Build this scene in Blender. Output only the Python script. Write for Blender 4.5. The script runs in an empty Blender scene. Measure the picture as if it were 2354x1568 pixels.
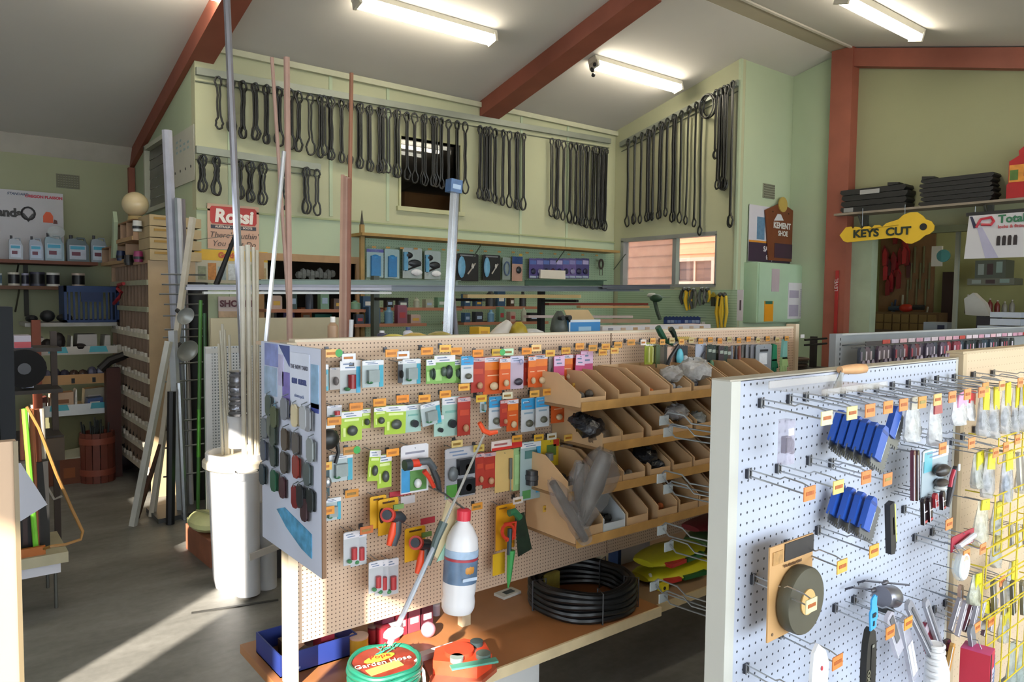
import bpy, math, random
from math import sin, cos, pi, radians, tan, atan2, hypot
from mathutils import Vector as V, Matrix
random.seed(7)
sc = bpy.context.scene
COL = sc.collection
# ---------------------------------------------------------------- camera
F, YAW, PIT, ROL, EYE = 1700., radians(51.5), radians(-3.2), radians(0.6), 1.5
fw = V((cos(YAW)*cos(PIT), sin(YAW)*cos(PIT), sin(PIT)))
_r = fw.cross(V((0, 0, 1))).normalized(); _u = _r.cross(fw)
rt = _r*cos(ROL) + _u*sin(ROL); up = -_r*sin(ROL) + _u*cos(ROL)
cd = bpy.data.cameras.new('camera'); cam = bpy.data.objects.new('camera', cd); COL.objects.link(cam)
cd.sensor_fit = 'HORIZONTAL'; cd.sensor_width = 36; cd.lens = 36*F/2354; cd.clip_start = .05
cam.matrix_world = Matrix(((rt.x, up.x, -fw.x, 0), (rt.y, up.y, -fw.y, 0), (rt.z, up.z, -fw.z, EYE), (0, 0, 0, 1)))
sc.camera = cam
# ---------------------------------------------------------------- light and exposure
sc.view_settings.view_transform = 'Standard'; sc.view_settings.look = 'None'
sc.view_settings.exposure = 0.22; sc.view_settings.gamma = 1; sc.view_settings.use_curve_mapping = False
WORLD, SUN, TUBE = 7.2, 17.0, 27.0
w = bpy.data.worlds.new('sky'); sc.world = w; w.use_nodes = True
bg = w.node_tree.nodes['Background']; bg.inputs[0].default_value = (.80, .90, 1.0, 1); bg.inputs[1].default_value = WORLD
sd = bpy.data.lights.new('sun', 'SUN'); so = bpy.data.objects.new('sun', sd); COL.objects.link(so)
sd.energy = SUN; sd.color = (1, .93, .82); sd.angle = radians(.8)
_az, _el = radians(37), radians(25)
sdir = V((cos(_az)*cos(_el), sin(_az)*cos(_el), -sin(_el)))
so.rotation_euler = sdir.to_track_quat('-Z', 'Y').to_euler(); so.location = (-6, -4, 6)
try:
    sc.cycles.max_bounces = 7; sc.cycles.diffuse_bounces = 4; sc.cycles.glossy_bounces = 3
    sc.cycles.transmission_bounces = 5; sc.cycles.transparent_max_bounces = 8
    sc.cycles.sample_clamp_indirect = 6; sc.cycles.use_denoising = True
    sc.cycles.caustics_reflective = False; sc.cycles.caustics_refractive = False
except Exception: pass
# ---------------------------------------------------------------- helpers
def ray(x, y): return fw + rt*((x-1177)/F) - up*((y-784)/F)
C0 = V((0, 0, EYE))
def aY(x, y, Y): d = ray(x, y); return C0 + d*(Y/d.y)
def aX(x, y, X): d = ray(x, y); return C0 + d*(X/d.x)
def aZ(x, y, Z): d = ray(x, y); return C0 + d*((Z-EYE)/d.z)
def ceil_z(Y): return 4.964-.254*Y if Y > 3.9 else (3.973 if Y > 3.68 else 3.973-.25*(3.68-Y))
def lin(h):
    c = [int(h[i:i+2], 16)/255 for i in (0, 2, 4)]
    return [x/12.92 if x <= .04045 else ((x+.055)/1.055)**2.4 for x in c]
_M = {}
def m(h, rough=.6, metal=0, var=.08, scale=6, alpha=1, emit=0, bump=0, trans=0, wear=None):
    k = (h, rough, metal, var, scale, alpha, emit, bump, trans, wear)
    if k in _M: return _M[k]
    mt = bpy.data.materials.new('mat_'+h); mt.use_nodes = True; nt = mt.node_tree; N = nt.nodes; L = nt.links
    b = N['Principled BSDF']; c = lin(h)
    b.inputs['Roughness'].default_value = rough; b.inputs['Metallic'].default_value = metal
    b.inputs['Base Color'].default_value = (*c, 1)
    if alpha < 1: b.inputs['Alpha'].default_value = alpha
    if trans: b.inputs['Transmission Weight'].default_value = trans; b.inputs['IOR'].default_value = 1.2
    if emit: b.inputs['Emission Color'].default_value = (*c, 1); b.inputs['Emission Strength'].default_value = emit
    if var or bump:
        tc = N.new('ShaderNodeTexCoord'); no = N.new('ShaderNodeTexNoise')
        no.inputs['Scale'].default_value = scale; no.inputs['Detail'].default_value = 5
        L.new(tc.outputs['Object'], no.inputs['Vector'])
        if var:
            mx = N.new('ShaderNodeMix'); mx.data_type = 'RGBA'; mx.inputs[6].default_value = (*[x*(1-var*2) for x in c], 1)
            w2 = lin(wear) if wear else [min(1, x*(1+var*2)) for x in c]
            mx.inputs[7].default_value = (*w2, 1); L.new(no.outputs['Fac'], mx.inputs[0]); L.new(mx.outputs[2], b.inputs['Base Color'])
        if bump:
            bp = N.new('ShaderNodeBump'); bp.inputs['Strength'].default_value = bump; bp.inputs['Distance'].default_value = .01
            L.new(no.outputs['Fac'], bp.inputs['Height']); L.new(bp.outputs[0], b.inputs['Normal'])
    _M[k] = mt; return mt
def peg_mat(h, hole, pitch, r, ax='XZ'):
    """perforated hardboard: a regular grid of small drilled holes"""
    mt = bpy.data.materials.new('perforated_board'); mt.use_nodes = True; nt = mt.node_tree; N = nt.nodes; L = nt.links
    b = N['Principled BSDF']; b.inputs['Roughness'].default_value = .55
    g = N.new('ShaderNodeNewGeometry'); sp = N.new('ShaderNodeSeparateXYZ'); L.new(g.outputs['Position'], sp.inputs[0])
    def mth(op, a, bb=None):
        n = N.new('ShaderNodeMath'); n.operation = op
        for i, v in enumerate((a, bb)):
            if v is None: continue
            if isinstance(v, (int, float)): n.inputs[i].default_value = v
            else: L.new(v, n.inputs[i])
        return n.outputs[0]
    def cell(o):
        q = mth('DIVIDE', o, pitch); q = mth('FRACT', q); q = mth('SUBTRACT', q, .5); return mth('MULTIPLY', q, pitch)
    a = cell(sp.outputs['XYZ'.index(ax[0])]); c = cell(sp.outputs['XYZ'.index(ax[1])])
    d = mth('SQRT', mth('ADD', mth('MULTIPLY', a, a), mth('MULTIPLY', c, c)))
    f = mth('LESS_THAN', d, r)
    no = N.new('ShaderNodeTexNoise'); no.inputs['Scale'].default_value = 3; L.new(g.outputs['Position'], no.inputs['Vector'])
    c0 = lin(h); m0 = N.new('ShaderNodeMix'); m0.data_type = 'RGBA'
    m0.inputs[6].default_value = (*[x*.93 for x in c0], 1); m0.inputs[7].default_value = (*[min(1, x*1.06) for x in c0], 1)
    L.new(no.outputs['Fac'], m0.inputs[0])
    mx = N.new('ShaderNodeMix'); mx.data_type = 'RGBA'; mx.inputs[7].default_value = (*lin(hole), 1)
    L.new(m0.outputs[2], mx.inputs[6]); L.new(f, mx.inputs[0]); L.new(mx.outputs[2], b.inputs['Base Color'])
    return mt
class MB:
    def __init__(s): s.v = []; s.f = []
    def add(s, vs, fs):
        o = len(s.v); s.v += [tuple(p) for p in vs]; s.f += [tuple(i+o for i in f) for f in fs]; return s
    def box(s, a, b, R=None, c=None):
        vs = [V((x, y, z)) for x in (a[0], b[0]) for y in (a[1], b[1]) for z in (a[2], b[2])]
        if R is not None:
            c = V(c) if c is not None else (V(a)+V(b))/2
            vs = [c + R @ (p-c) for p in vs]
        return s.add(vs, [(0, 1, 3, 2), (4, 6, 7, 5), (0, 4, 5, 1), (2, 3, 7, 6), (0, 2, 6, 4), (1, 5, 7, 3)])
    def slab(s, q, t):
        """quad q (4 points) thickened by vector t"""
        q = [V(p) for p in q]; t = V(t); n = len(q)
        vs = q + [p+t for p in q]
        return s.add(vs, [tuple(range(n))[::-1], tuple(range(n, 2*n))] + [(i, (i+1) % n, (i+1) % n+n, i+n) for i in range(n)])
    def prism(s, pts, y0, y1, ax='xz'):
        f = {'xz': lambda p, y: (p[0], y, p[1]), 'xy': lambda p, y: (p[0], p[1], y), 'yz': lambda p, y: (y, p[0], p[1])}[ax]
        n = len(pts); vs = [f(p, y0) for p in pts] + [f(p, y1) for p in pts]
        return s.add(vs, [tuple(range(n)), tuple(range(n, 2*n))[::-1]] + [(i, i+n, (i+1) % n+n, (i+1) % n) for i in range(n)])
    def cyl(s, p, q, r, n=10, r2=None):
        return s.tube([p, q], [r, r if r2 is None else r2], n)
    def tube(s, pts, r, n=6, closed=False):
        P = [V(p) for p in pts]; k = len(P); R = r if isinstance(r, (list, tuple)) else [r]*k
        vs = []; last = None
        for i in range(k):
            if closed: t = P[(i+1) % k]-P[i-1]
            else: t = P[min(i+1, k-1)]-P[max(i-1, 0)]
            if t.length < 1e-9: t = V((0, 0, 1))
            t.normalize()
            if last is None:
                a = V((0, 0, 1)) if abs(t.z) < .9 else V((1, 0, 0)); a = (a - t*a.dot(t)).normalized()
            else:
                a = last - t*last.dot(t); a = a.normalized() if a.length > 1e-6 else t.orthogonal().normalized()
            last = a; b = t.cross(a)
            for j in range(n): th = 2*pi*j/n; vs.append(P[i]+(a*cos(th)+b*sin(th))*R[i])
        fs = []
        for i in range(k if closed else k-1):
            i2 = (i+1) % k
            for j in range(n): fs.append((i*n+j, i*n+(j+1) % n, i2*n+(j+1) % n, i2*n+j))
        if not closed: fs += [tuple(range(n))[::-1], tuple(range((k-1)*n, k*n))]
        return s.add(vs, fs)
    def lathe(s, prof, n=20, c=(0, 0, 0), ax='z'):
        vs = []
        for r, z in prof:
            for j in range(n):
                th = 2*pi*j/n; x, y = r*cos(th), r*sin(th)
                p = {'z': (x, y, z), 'y': (x, z, y), 'x': (z, x, y)}[ax]
                vs.append((p[0]+c[0], p[1]+c[1], p[2]+c[2]))
        fs = [(i*n+j, i*n+(j+1) % n, (i+1)*n+(j+1) % n, (i+1)*n+j) for i in range(len(prof)-1) for j in range(n)]
        fs += [tuple(range(n))[::-1], tuple(range((len(prof)-1)*n, len(prof)*n))]
        return s.add(vs, fs)
    def ball(s, c, r, n=10, sq=(1, 1, 1)):
        k = n//2+1; vs = []
        pr = [(max(1e-4, sin(pi*i/k)), -cos(pi*i/k)) for i in range(k+1)]
        for a, z in pr:
            for j in range(n): th = 2*pi*j/n; vs.append((c[0]+r*sq[0]*a*cos(th), c[1]+r*sq[1]*a*sin(th), c[2]+r*sq[2]*z))
        fs = [(i*n+j, i*n+(j+1) % n, (i+1)*n+(j+1) % n, (i+1)*n+j) for i in range(k) for j in range(n)]
        return s.add(vs, fs)
    def crumple(s, a):
        s.v = [tuple(c+random.uniform(-a, a) for c in p) for p in s.v]; return s
    def ob(s, name, mat, parent=None, smooth=False, loc=(0, 0, 0)):
        me = bpy.data.meshes.new(name); me.from_pydata(s.v, [], s.f); me.update()
        if smooth:
            me.shade_smooth()
            try: me.set_sharp_from_angle(angle=radians(38))
            except Exception: pass
        me.materials.append(mat)
        o = bpy.data.objects.new(name, me); COL.objects.link(o); o.location = loc
        if parent is not None: o.parent = parent
        return o
def T(name, label, cat, loc, rz=0, group=None, rot=None):
    o = bpy.data.objects.new(name, None); COL.objects.link(o); o.empty_display_size = .05
    o.location = loc; o.rotation_euler = rot if rot else (0, 0, rz); o['label'] = label; o['category'] = cat
    if group: o['group'] = group
    return o
def tag(o, label, cat, group=None, kind=None):
    o['label'] = label; o['category'] = cat
    if group: o['group'] = group
    if kind: o['kind'] = kind
    return o
def struct(name, mb, mat, parent=None, smooth=False):
    o = mb.ob(name, mat, parent, smooth)
    if parent is None: o['kind'] = 'structure'
    return o
def box_solo(name, a, b, mat, label, cat, group=None):
    c = V(((a[0]+b[0])/2, (a[1]+b[1])/2, min(a[2], b[2])))
    return tag(MB().box(V(a)-c, V(b)-c).ob(name, mat, loc=c), label, cat, group)
def text(parent, s, size, mat, loc, rz=0, align='CENTER', bold=0, sx=1, lean=0, rot=None, name='lettering'):
    cu = bpy.data.curves.new(name, 'FONT'); cu.body = s; cu.size = size; cu.align_x = align; cu.align_y = 'CENTER'
    cu.offset = bold; cu.extrude = .0004; cu.shear = lean; cu.resolution_u = 3
    cu.materials.append(mat); o = bpy.data.objects.new(name, cu); COL.objects.link(o)
    me = bpy.data.meshes.new_from_object(o); bpy.data.objects.remove(o); bpy.data.curves.remove(cu); me.name = name
    o = bpy.data.objects.new(name, me); COL.objects.link(o)
    if not me.materials: me.materials.append(mat)
    o.location = loc; o.rotation_euler = rot or (pi/2, 0, rz); o.scale = (sx, 1, 1)
    if parent is not None: o.parent = parent
    return o
ORD = ['first', 'second', 'third', 'fourth', 'fifth', 'sixth', 'seventh', 'eighth', 'ninth', 'tenth', 'eleventh', 'twelfth', 'thirteenth', 'fourteenth', 'fifteenth', 'sixteenth', 'seventeenth', 'eighteenth', 'nineteenth', 'twentieth']
ORD += ['twenty-'+o for o in ORD[:9]] + ['thirtieth'] + ['thirty-'+o for o in ORD[:9]] + ['fortieth'] + ['forty-'+o for o in ORD[:9]]
def tri(*p): return p
# ---------------------------------------------------------------- room shell
gB = m('b0b293', .8, var=.04, scale=2)      # painted sheeting, upper band
gM = m('aebc9f', .8, var=.04, scale=2)      # mint lower band
gW = m('aebc9f', .75, var=.04, scale=2)
cW = m('c8c4be', .85, var=.03, scale=1.5)
red = m('8e4f3e', .6, var=.12, scale=5)
woodT = m('b98a55', .6, var=.2, scale=9)
alu = m('b9bcc0', .3, .9, var=.05); steel = m('8b8f92', .35, .9, var=.1); zinc = m('8f979b', .45, .7, var=.15)
blk = m('141414', .5, var=.2); rub = m('15150f', .42, var=.25); white = m('e8e8e6', .5, var=.02); dark = m('1c1a17', .8)
HEAD = 2.2
# floor
fl = bpy.data.materials.new('concrete'); fl.use_nodes = True
N = fl.node_tree.nodes; L = fl.node_tree.links; b = N['Principled BSDF']
g = N.new('ShaderNodeNewGeometry'); n1 = N.new('ShaderNodeTexNoise'); n1.inputs['Scale'].default_value = 1.3; n1.inputs['Detail'].default_value = 9; n1.inputs['Roughness'].default_value = .62
n2 = N.new('ShaderNodeTexNoise'); n2.inputs['Scale'].default_value = 28; n2.inputs['Detail'].default_value = 4
mp = N.new('ShaderNodeMapping'); mp.inputs['Scale'].default_value = (1, 2.6, 1); mp.inputs['Rotation'].default_value = (0, 0, -.7)
L.new(g.outputs['Position'], mp.inputs[0]); L.new(mp.outputs[0], n1.inputs['Vector']); L.new(g.outputs['Position'], n2.inputs['Vector'])
cr = N.new('ShaderNodeValToRGB'); cr.color_ramp.elements[0].position = .32; cr.color_ramp.elements[0].color = (*lin('6b6963'), 1)
cr.color_ramp.elements[1].position = .68; cr.color_ramp.elements[1].color = (*lin('97948d'), 1)
mx = N.new('ShaderNodeMix'); mx.data_type = 'RGBA'; mx.blend_type = 'MULTIPLY'; mx.inputs[0].default_value = .35
L.new(n1.outputs['Fac'], cr.inputs[0]); L.new(cr.outputs[0], mx.inputs[6]); L.new(n2.outputs['Fac'], mx.inputs[7]); L.new(mx.outputs[2], b.inputs['Base Color'])
b.inputs['Roughness'].default_value = .5
bp = N.new('ShaderNodeBump'); bp.inputs['Strength'].default_value = .15; L.new(n2.outputs['Fac'], bp.inputs['Height']); L.new(bp.outputs[0], b.inputs['Normal'])
struct('floor', MB().box((-1.8, -2.7, -.1), (14.2, 12.4, 0)), fl)
struct('trim_1', MB().slab([aZ(440, 1412, .001), aZ(640, 1381, .001), aZ(640, 1378, .001), aZ(440, 1408, .001)], (0, 0, .003)), m('3c3a36'))
# ceiling: two slopes and a flat ridge strip
zb = ceil_z(8.4)
struct('ceiling', MB().slab([(-1.8, 3.9, 3.973), (7.25, 3.9, 3.973), (7.25, 8.4, zb), (-1.8, 8.4, zb)], (0, 0, .06)), cW)
struct('ceiling_front', MB().slab([(-1.8, -2.7, ceil_z(-2.7)), (7.25, -2.7, ceil_z(-2.7)), (7.25, 3.68, 3.973), (-1.8, 3.68, 3.973)], (0, 0, .06)), cW)
struct('ceiling_ridge', MB().box((-1.8, 3.68, 3.975), (7.25, 3.9, 4.03)), m('a39a86', .8, var=.03))
struct('trim_2', MB().box((-1.8, 3.665, 3.955), (7.19, 3.69, 3.975)), m('c4beb2', .7))
# rafters and portal frame
def rafter(X0, X1, Ya, Yb, d, nm):
    b = MB(); b.slab([(X0, Ya, ceil_z(Ya)-d), (X1, Ya, ceil_z(Ya)-d), (X1, Yb, ceil_z(Yb)-d), (X0, Yb, ceil_z(Yb)-d)], (0, 0, d-.001)); return struct(nm, b, red)
rafter(4.33, 4.55, 3.9, 5.99, .15, 'trim_3'); rafter(1.62, 1.80, 3.9, 8.1, .15, 'trim_4')
rafter(4.33, 4.55, -2.5, 3.68, .15, 'trim_5'); rafter(1.62, 1.80, -2.5, 3.68, .15, 'trim_6')
b = MB().slab([(7.08, 3.68, 3.79), (7.19, 3.68, 3.79), (7.19, -2.5, 2.25), (7.08, -2.5, 2.25)], (0, 0, .17)); struct('trim_7', b, red)
struct('trim_8', MB().box((7.06, 3.655, 0), (7.19, 3.87, 3.97)), red)
# back wall Y=6 : pieces round the hatch and the dark store opening
H0, H1, Hz0, Hz1 = 3.444, 4.097, 2.345, 2.98
D0, D1, Dz = 2.17, 2.99, 1.80
def wallY(nm, x0, x1, z0, z1, mat, Y=6.0, t=.1): return struct(nm, MB().box((x0, Y, z0), (x1, Y+t, z1)), mat)
zt = ceil_z(6)
b = MB()
for x0, x1, z0, z1 in ((1.66, H0, 2.17, zt), (H0, H1, Hz1, zt), (H0, H1, 2.17, Hz0), (H1, 6.3, 2.17, zt)): b.box((x0, 6, z0), (x1, 6.1, z1))
struct('wall_back', b, gB)
b = MB()
for x0, x1, z0, z1 in ((1.66, D0, 0, 2.17), (D0, D1, Dz, 2.17), (D1, 6.3, 0, 2.17)): b.box((x0, 6, z0), (x1, 6.1, z1))
struct('wall_back_lower', b, gM)
struct('trim_9', MB().box((1.66, 5.985, 2.165), (6.26, 6, 2.18)), m('9aa37c', .7))
struct('trim_10', MB().box((1.8, 5.96, zt-.06), (6.26, 6, zt-.012)), m('b9b9a0', .7))
for i, (x, z) in enumerate(((1.9, 0), (2.75, 2.2), (3.3, 2.2), (4.85, 0), (5.5, 0))): struct('trim_%d' % (11+i), MB().box((x, 5.992, z), (x+.03, 6, zt-.06)), gW)
b = MB()
for a, c in (((H0-.04, 5.97, Hz0-.04), (H1+.05, 6.0, Hz0)), ((H0-.02, 5.98, Hz0), (H0, 6.1, Hz1)), ((H1, 5.98, Hz0), (H1+.02, 6.1, Hz1)), ((H0-.02, 5.98, Hz1), (H1+.02, 6.1, Hz1+.02))): b.box(a, c)
wh = struct('window_1', b, m('b3b48d', .6))
MB().box((H0, 6.04, Hz0), (H1, 6.045, Hz1)).ob('pane', m('6f777a', .05, trans=1, alpha=.35, var=0), wh)
b = MB()
for a, c in (((D0-.06, 5.97, 0), (D0, 6.1, Dz+.06)), ((D1, 5.97, 0), (D1+.06, 6.1, Dz+.06)), ((D0, 5.97, Dz), (D1, 6.1, Dz+.06))): b.box(a, c)
struct('door_1', b, m('a5835c', .6, var=.15, scale=9))
# store room behind the back wall
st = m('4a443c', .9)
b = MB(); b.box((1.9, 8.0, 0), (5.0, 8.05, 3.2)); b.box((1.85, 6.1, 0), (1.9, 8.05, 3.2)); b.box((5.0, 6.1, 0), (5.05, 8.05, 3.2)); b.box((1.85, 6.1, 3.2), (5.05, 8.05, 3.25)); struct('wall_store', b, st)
# partition X=1.66 with louvre window, far wall, front and side walls
za = ceil_z
def wallX(nm, X, y0, y1, z0, z1=None, mat=gW, t=.06):
    b = MB(); 
    if z1 is None: b.slab([(X, y0, z0), (X, y1, z0), (X, y1, za(y1)), (X, y0, za(y0))], (t, 0, 0))
    else: b.box((X, y0, z0), (X+t, y1, z1))
    return b
b = wallX('', 1.66, 6.1, 6.8, 0); q = wallX('', 1.66, 7.55, 8.1, 0); b.add(q.v, q.f); b.box((1.66, 6.8, 0), (1.72, 7.55, 2.28))
b.slab([(1.66, 6.8, 2.86), (1.66, 7.55, 2.86), (1.66, 7.55, za(7.55)), (1.66, 6.8, za(6.8))], (.06, 0, 0)); struct('wall_partition', b, gW)
b = MB()
for a, c in (((1.63, 6.78, 2.26), (1.73, 7.57, 2.30)), ((1.63, 6.78, 2.84), (1.73, 7.57, 2.88)), ((1.63, 6.78, 2.26), (1.73, 6.82, 2.88)), ((1.63, 7.53, 2.26), (1.73, 7.57, 2.88))): b.box(a, c)
wl = struct('window_2', b, m('c4c6b4', .6))
for i in range(6):
    z = 2.305+i*.089; MB().box((1.675, 6.82, z), (1.68, 7.53, z+.087), Matrix.Rotation(.06, 3, 'Y')).ob('pane', m('63625a', .3, var=.05), wl)
struct('wall_far', MB().box((-1.8, 8.1, 0), (1.72, 8.2, 3.0)), m('a0a487', .8, var=.04, scale=2))
b = MB(); b.slab([(-1.7, 8.1, ceil_z(8.1)-.13), (1.62, 8.1, ceil_z(8.1)-.13), (1.62, 7.98, ceil_z(7.98)-.01), (-1.7, 7.98, ceil_z(7.98)-.01)], (0, .01, .012)); struct('trim_20', b, m('b5b0a6', .8))
struct('trim_21', MB().box((1.60, 8.04, 0), (1.655, 8.1, 2.75)), red)
# strap wall X=6.26, with the sliding window
b = wallX('', 6.26, 4.58, 5.88, 0, 1.67); b.slab([(6.26, 4.58, 2.18), (6.26, 5.88, 2.18), (6.26, 5.88, za(5.88)), (6.26, 4.58, za(4.58))], (.08, 0, 0))
for y0, y1 in ((4.35, 4.58), (5.88, 6.0)): b.slab([(6.26, y0, 0), (6.26, y1, 0), (6.26, y1, za(y1)), (6.26, y0, za(y0))], (.08, 0, 0))
struct('wall_side', b, m('b0b192', .8, var=.04, scale=2))
b = MB()
ya, yb, z0, z1 = 4.58, 5.88, 1.67, 2.18
for a, c in (((6.25, ya, z0-.02), (6.34, yb, z0+.012)), ((6.25, ya, z1-.012), (6.34, yb, z1+.03)), ((6.25, ya, z0), (6.34, ya+.012, z1)), ((6.25, yb-.04, z0), (6.34, yb, z1)), ((6.27, 5.10, z0), (6.33, 5.15, z1))): b.box(a, c)
w3 = struct('window_3', b, m('9fa09f', .4, .5))
MB().box((6.30, 4.59, z0), (6.304, 5.12, z1)).ob('pane', m('ffffff', .02, trans=1, alpha=.15, var=0), w3)
MB().box((6.32, 5.12, z0), (6.324, 5.85, z1)).ob('pane', m('d8c4c0', .35, alpha=.55, var=.25, scale=3), w3)['label'] = 'hazy pinkish pane with a painted reflection'  # pinkish reflection is put into the pane colour
struct('wall_side_return', MB().box((6.345, 4.352, 0), (7.25, 4.45, za(4.35))), gW)
struct('wall_corner', MB().slab([(7.19, 3.87, 0), (7.19, 4.35, 0), (7.19, 4.35, za(4.35)), (7.19, 3.87, 3.97)], (.1, 0, 0)), gW)
struct('trim_22', MB().box((6.245, 4.335, 0), (6.275, 4.365, za(4.35)-.01)), gW)
# right wall with the opening to the workshop
OY, OZ = 3.30, 2.2
dkg = m('949574', .85, var=.04, scale=2)
b = MB(); b.slab([(7.19, 3.66, OZ), (7.19, -2.5, OZ), (7.19, -2.5, ceil_z(-2.5)), (7.19, 3.66, 3.97)], (.1, 0, 0)); b.box((7.19, -2.5, 0), (7.29, .2, OZ)); b.box((7.19, .2, 0), (7.29, 3.46, .9)); struct('wall_right', b, dkg)
struct('wall_right_strip', MB().box((7.17, 3.455, 0), (7.29, 3.655, OZ)), m('939f86', .8))
struct('trim_23', MB().box((7.15, .2, OZ-.06), (7.2, 3.455, OZ)), m('5f6448'))
struct('trim_24', MB().box((7.17, 2.69, .9), (7.21, 2.72, OZ-.06)), m('6c6f62'))
# workshop beyond
b = MB(); b.box((10.6, -.5, 0), (10.7, 4.9, 3)); b.box((7.25, 4.8, 0), (10.7, 4.9, 3)); b.box((7.2, -.6, 0), (10.7, -.5, 3)); struct('wall_workshop', b, m('96966a', .85))
struct('ceiling_workshop', MB().box((7.3, -.6, 3), (10.7, 4.9, 3.06)), cW)
# shop front behind the camera: unseen walls, left openings shaped to admit strips of sun
sf = m('b8b2a6', .7)
b = MB(); y = -2.6
for y0, y1 in ((-2.6, -.5), (.3, 1.44), (1.78, 2.3), (2.75, 3.5), (3.9, 5.1), (5.6, 8.2)): b.box((-1.7, y0, 0), (-1.6, y1, HEAD+.0))
b.slab([(-1.7, -2.6, HEAD), (-1.7, 1.44, HEAD), (-1.7, 1.44, 2.5), (-1.7, 1.78, 2.5), (-1.7, 1.78, HEAD), (-1.7, 8.2, HEAD), (-1.7, 8.2, ceil_z(8.2)), (-1.7, 3.8, 3.97), (-1.7, -2.6, ceil_z(-2.6))], (.1, 0, 0))
b.box((-1.7, 1.44, 0), (-1.6, 1.78, .9)); b.box((-1.7, 2.3, 0), (-1.6, 3.9, 1.62)); b.box((-1.7, 5.1, 0), (-1.6, 5.6, 1.75)); struct('wall_left_sun_mask', b, sf)
b = MB()
for x0, x1 in ((-1.7, -1.2), (1.1, 1.3), (3.9, 4.1), (6.8, 7.2)): b.box((x0, -2.6, 0), (x1, -2.5, 2.45))
struct('wall_front', b, sf)
struct('ground_outside', MB().box((-14, -14, -.12), (16, -2.7, -.02)), m('a8a59c', .9))
# ---------------------------------------------------------------- generic shaped goods
def fr(ax, x0, y0, x1, y1, P):
    """pixel rectangle on plane Y=P (ax 'Y') or X=P (ax 'X') -> base-centre point, width, height, rz"""
    f = aY if ax == 'Y' else aX
    xm = (x0+x1)/2; a = f(x0, (y0+y1)/2, P); c = f(x1, (y0+y1)/2, P); t = f(xm, y0, P); bt = f(xm, y1, P)
    wd = abs(c.x-a.x) if ax == 'Y' else abs(c.y-a.y)
    return V((bt.x, bt.y, bt.z)), wd, t.z-bt.z, (0 if ax == 'Y' else -pi/2)
def gbox(name, r, P, dep, hx, label, cat, group=None, bands=(), ax='Y', zb=None, rough=.5, tilt=0, txt=None, chamfer=0):
    """carton: body with real print panels as children; front face on the plane, depth goes away"""
    p, wd, h, rz = fr(ax, *r, P)
    if zb is not None: h += p.z-zb; p.z = zb
    t = T(name, label, cat, p, group=group, rot=(0, tilt, rz))
    b = MB(); c = min(chamfer, wd*.2)
    if c: b.prism([(-wd/2, 0), (wd/2, 0), (wd/2, h-c), (wd/2-c, h), (-wd/2+c, h), (-wd/2, h-c)], 0, dep)
    else: b.box((-wd/2, 0, 0), (wd/2, dep, h))
    b.ob('body', m(hx, rough, var=.05), t)
    for i, (u0, v0, u1, v1, hh) in enumerate(bands):
        MB().box((-wd/2+u0*wd, -.0015, v0*h), (-wd/2+u1*wd, -.0002, v1*h)).ob('print_panel', m(hh, .45, var=.04), t)
    if txt: text(t, txt[0], txt[1]*h, m(txt[2], .5, var=0), (0, -.003, txt[3]*h), bold=.0)
    return t
def gcyl(name, r, P, prof, hx, label, cat, group=None, ax='Y', zb=None, extra=(), rough=.4, n=16):
    """turned thing: prof is [(radius 0-1 of half width, height 0-1)]; extra adds (part name, prof, hex)"""
    p, wd, h, rz = fr(ax, *r, P)
    if zb is not None: h += p.z-zb; p.z = zb
    if ax == 'Y': p.y += wd/2
    else: p.x += wd/2
    t = T(name, label, cat, p, rz, group)
    MB().lathe([(max(1e-4, a*wd/2), z*h) for a, z in prof], n).ob('body', m(hx, rough, var=.05), t, True)
    for nm, pf, hh in extra: MB().lathe([(max(1e-4, a*wd/2), z*h) for a, z in pf], n).ob(nm, m(hh, rough, var=.05), t, True)
    return t
CAN = [(1, 0), (1, 1)]
BOT = [(.9, 0), (1, .05), (1, .6), (.75, .74), (.3, .84), (.3, .93)]
CAP = [(.36, .92), (.36, 1)]
# ---------------------------------------------------------------- fluorescent fittings
def tube_light(x0, x1, Y, where):
    z = ceil_z(Y); sl = -.254 if Y > 3.9 else .25
    t = T('fluorescent_light', 'twin-tube white fluorescent batten light '+where, 'light', ((x0+x1)/2, Y, z-.005), rot=(math.atan(sl), 0, 0))
    h = (x1-x0)/2
    MB().box((-h-.02, -.05, -.045), (h+.02, .05, 0)).ob('housing', m('d8d4c6', .5), t)
    for s in (-1, 1):
        MB().cyl((-h, s*.035, -.075), (h, s*.035, -.075), .018, 12).ob('tube', m('fff6e2', .5, var=0, emit=TUBE), t, True)
        MB().box((s*h-.012, -.055, -.1), (s*h+.012, .055, -.03)).ob('end_cap', m('cfcabb', .5), t)
    return t
tube_light(2.50, 3.72, 4.99, 'left of the central rafter on the back slope')
t = tube_light(4.83, 6.02, 4.93, 'right of the central rafter above the belts')
b = MB()
for q in ((-.61, -.02, -.08), (-.63, .0, -.13), (-.6, .03, -.1), (-.62, .01, -.17)): b.ball(q, .02, 6)
b.ob('cable_knot', blk, t)
tube_light(5.22, 6.42, 2.78, 'over the workshop opening on the front slope')
tube_light(2.2, 3.4, .4, 'over the white perforated stand, behind the camera view')
tube_light(.6, 1.8, 5.3, 'over the timber rack')
b = MB().cyl((3.3, 7.0, 3.12), (4.5, 7.0, 3.12), .02, 10); o = tag(b.ob('hatch_reflection_tube', m('fff3dd', .5, var=0, emit=5.0)), 'glowing tube added behind the hatch glass for the reflected ceiling tubes', 'light')  # added glowing tube stands in for ceiling tubes reflected in the hatch glass
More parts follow.
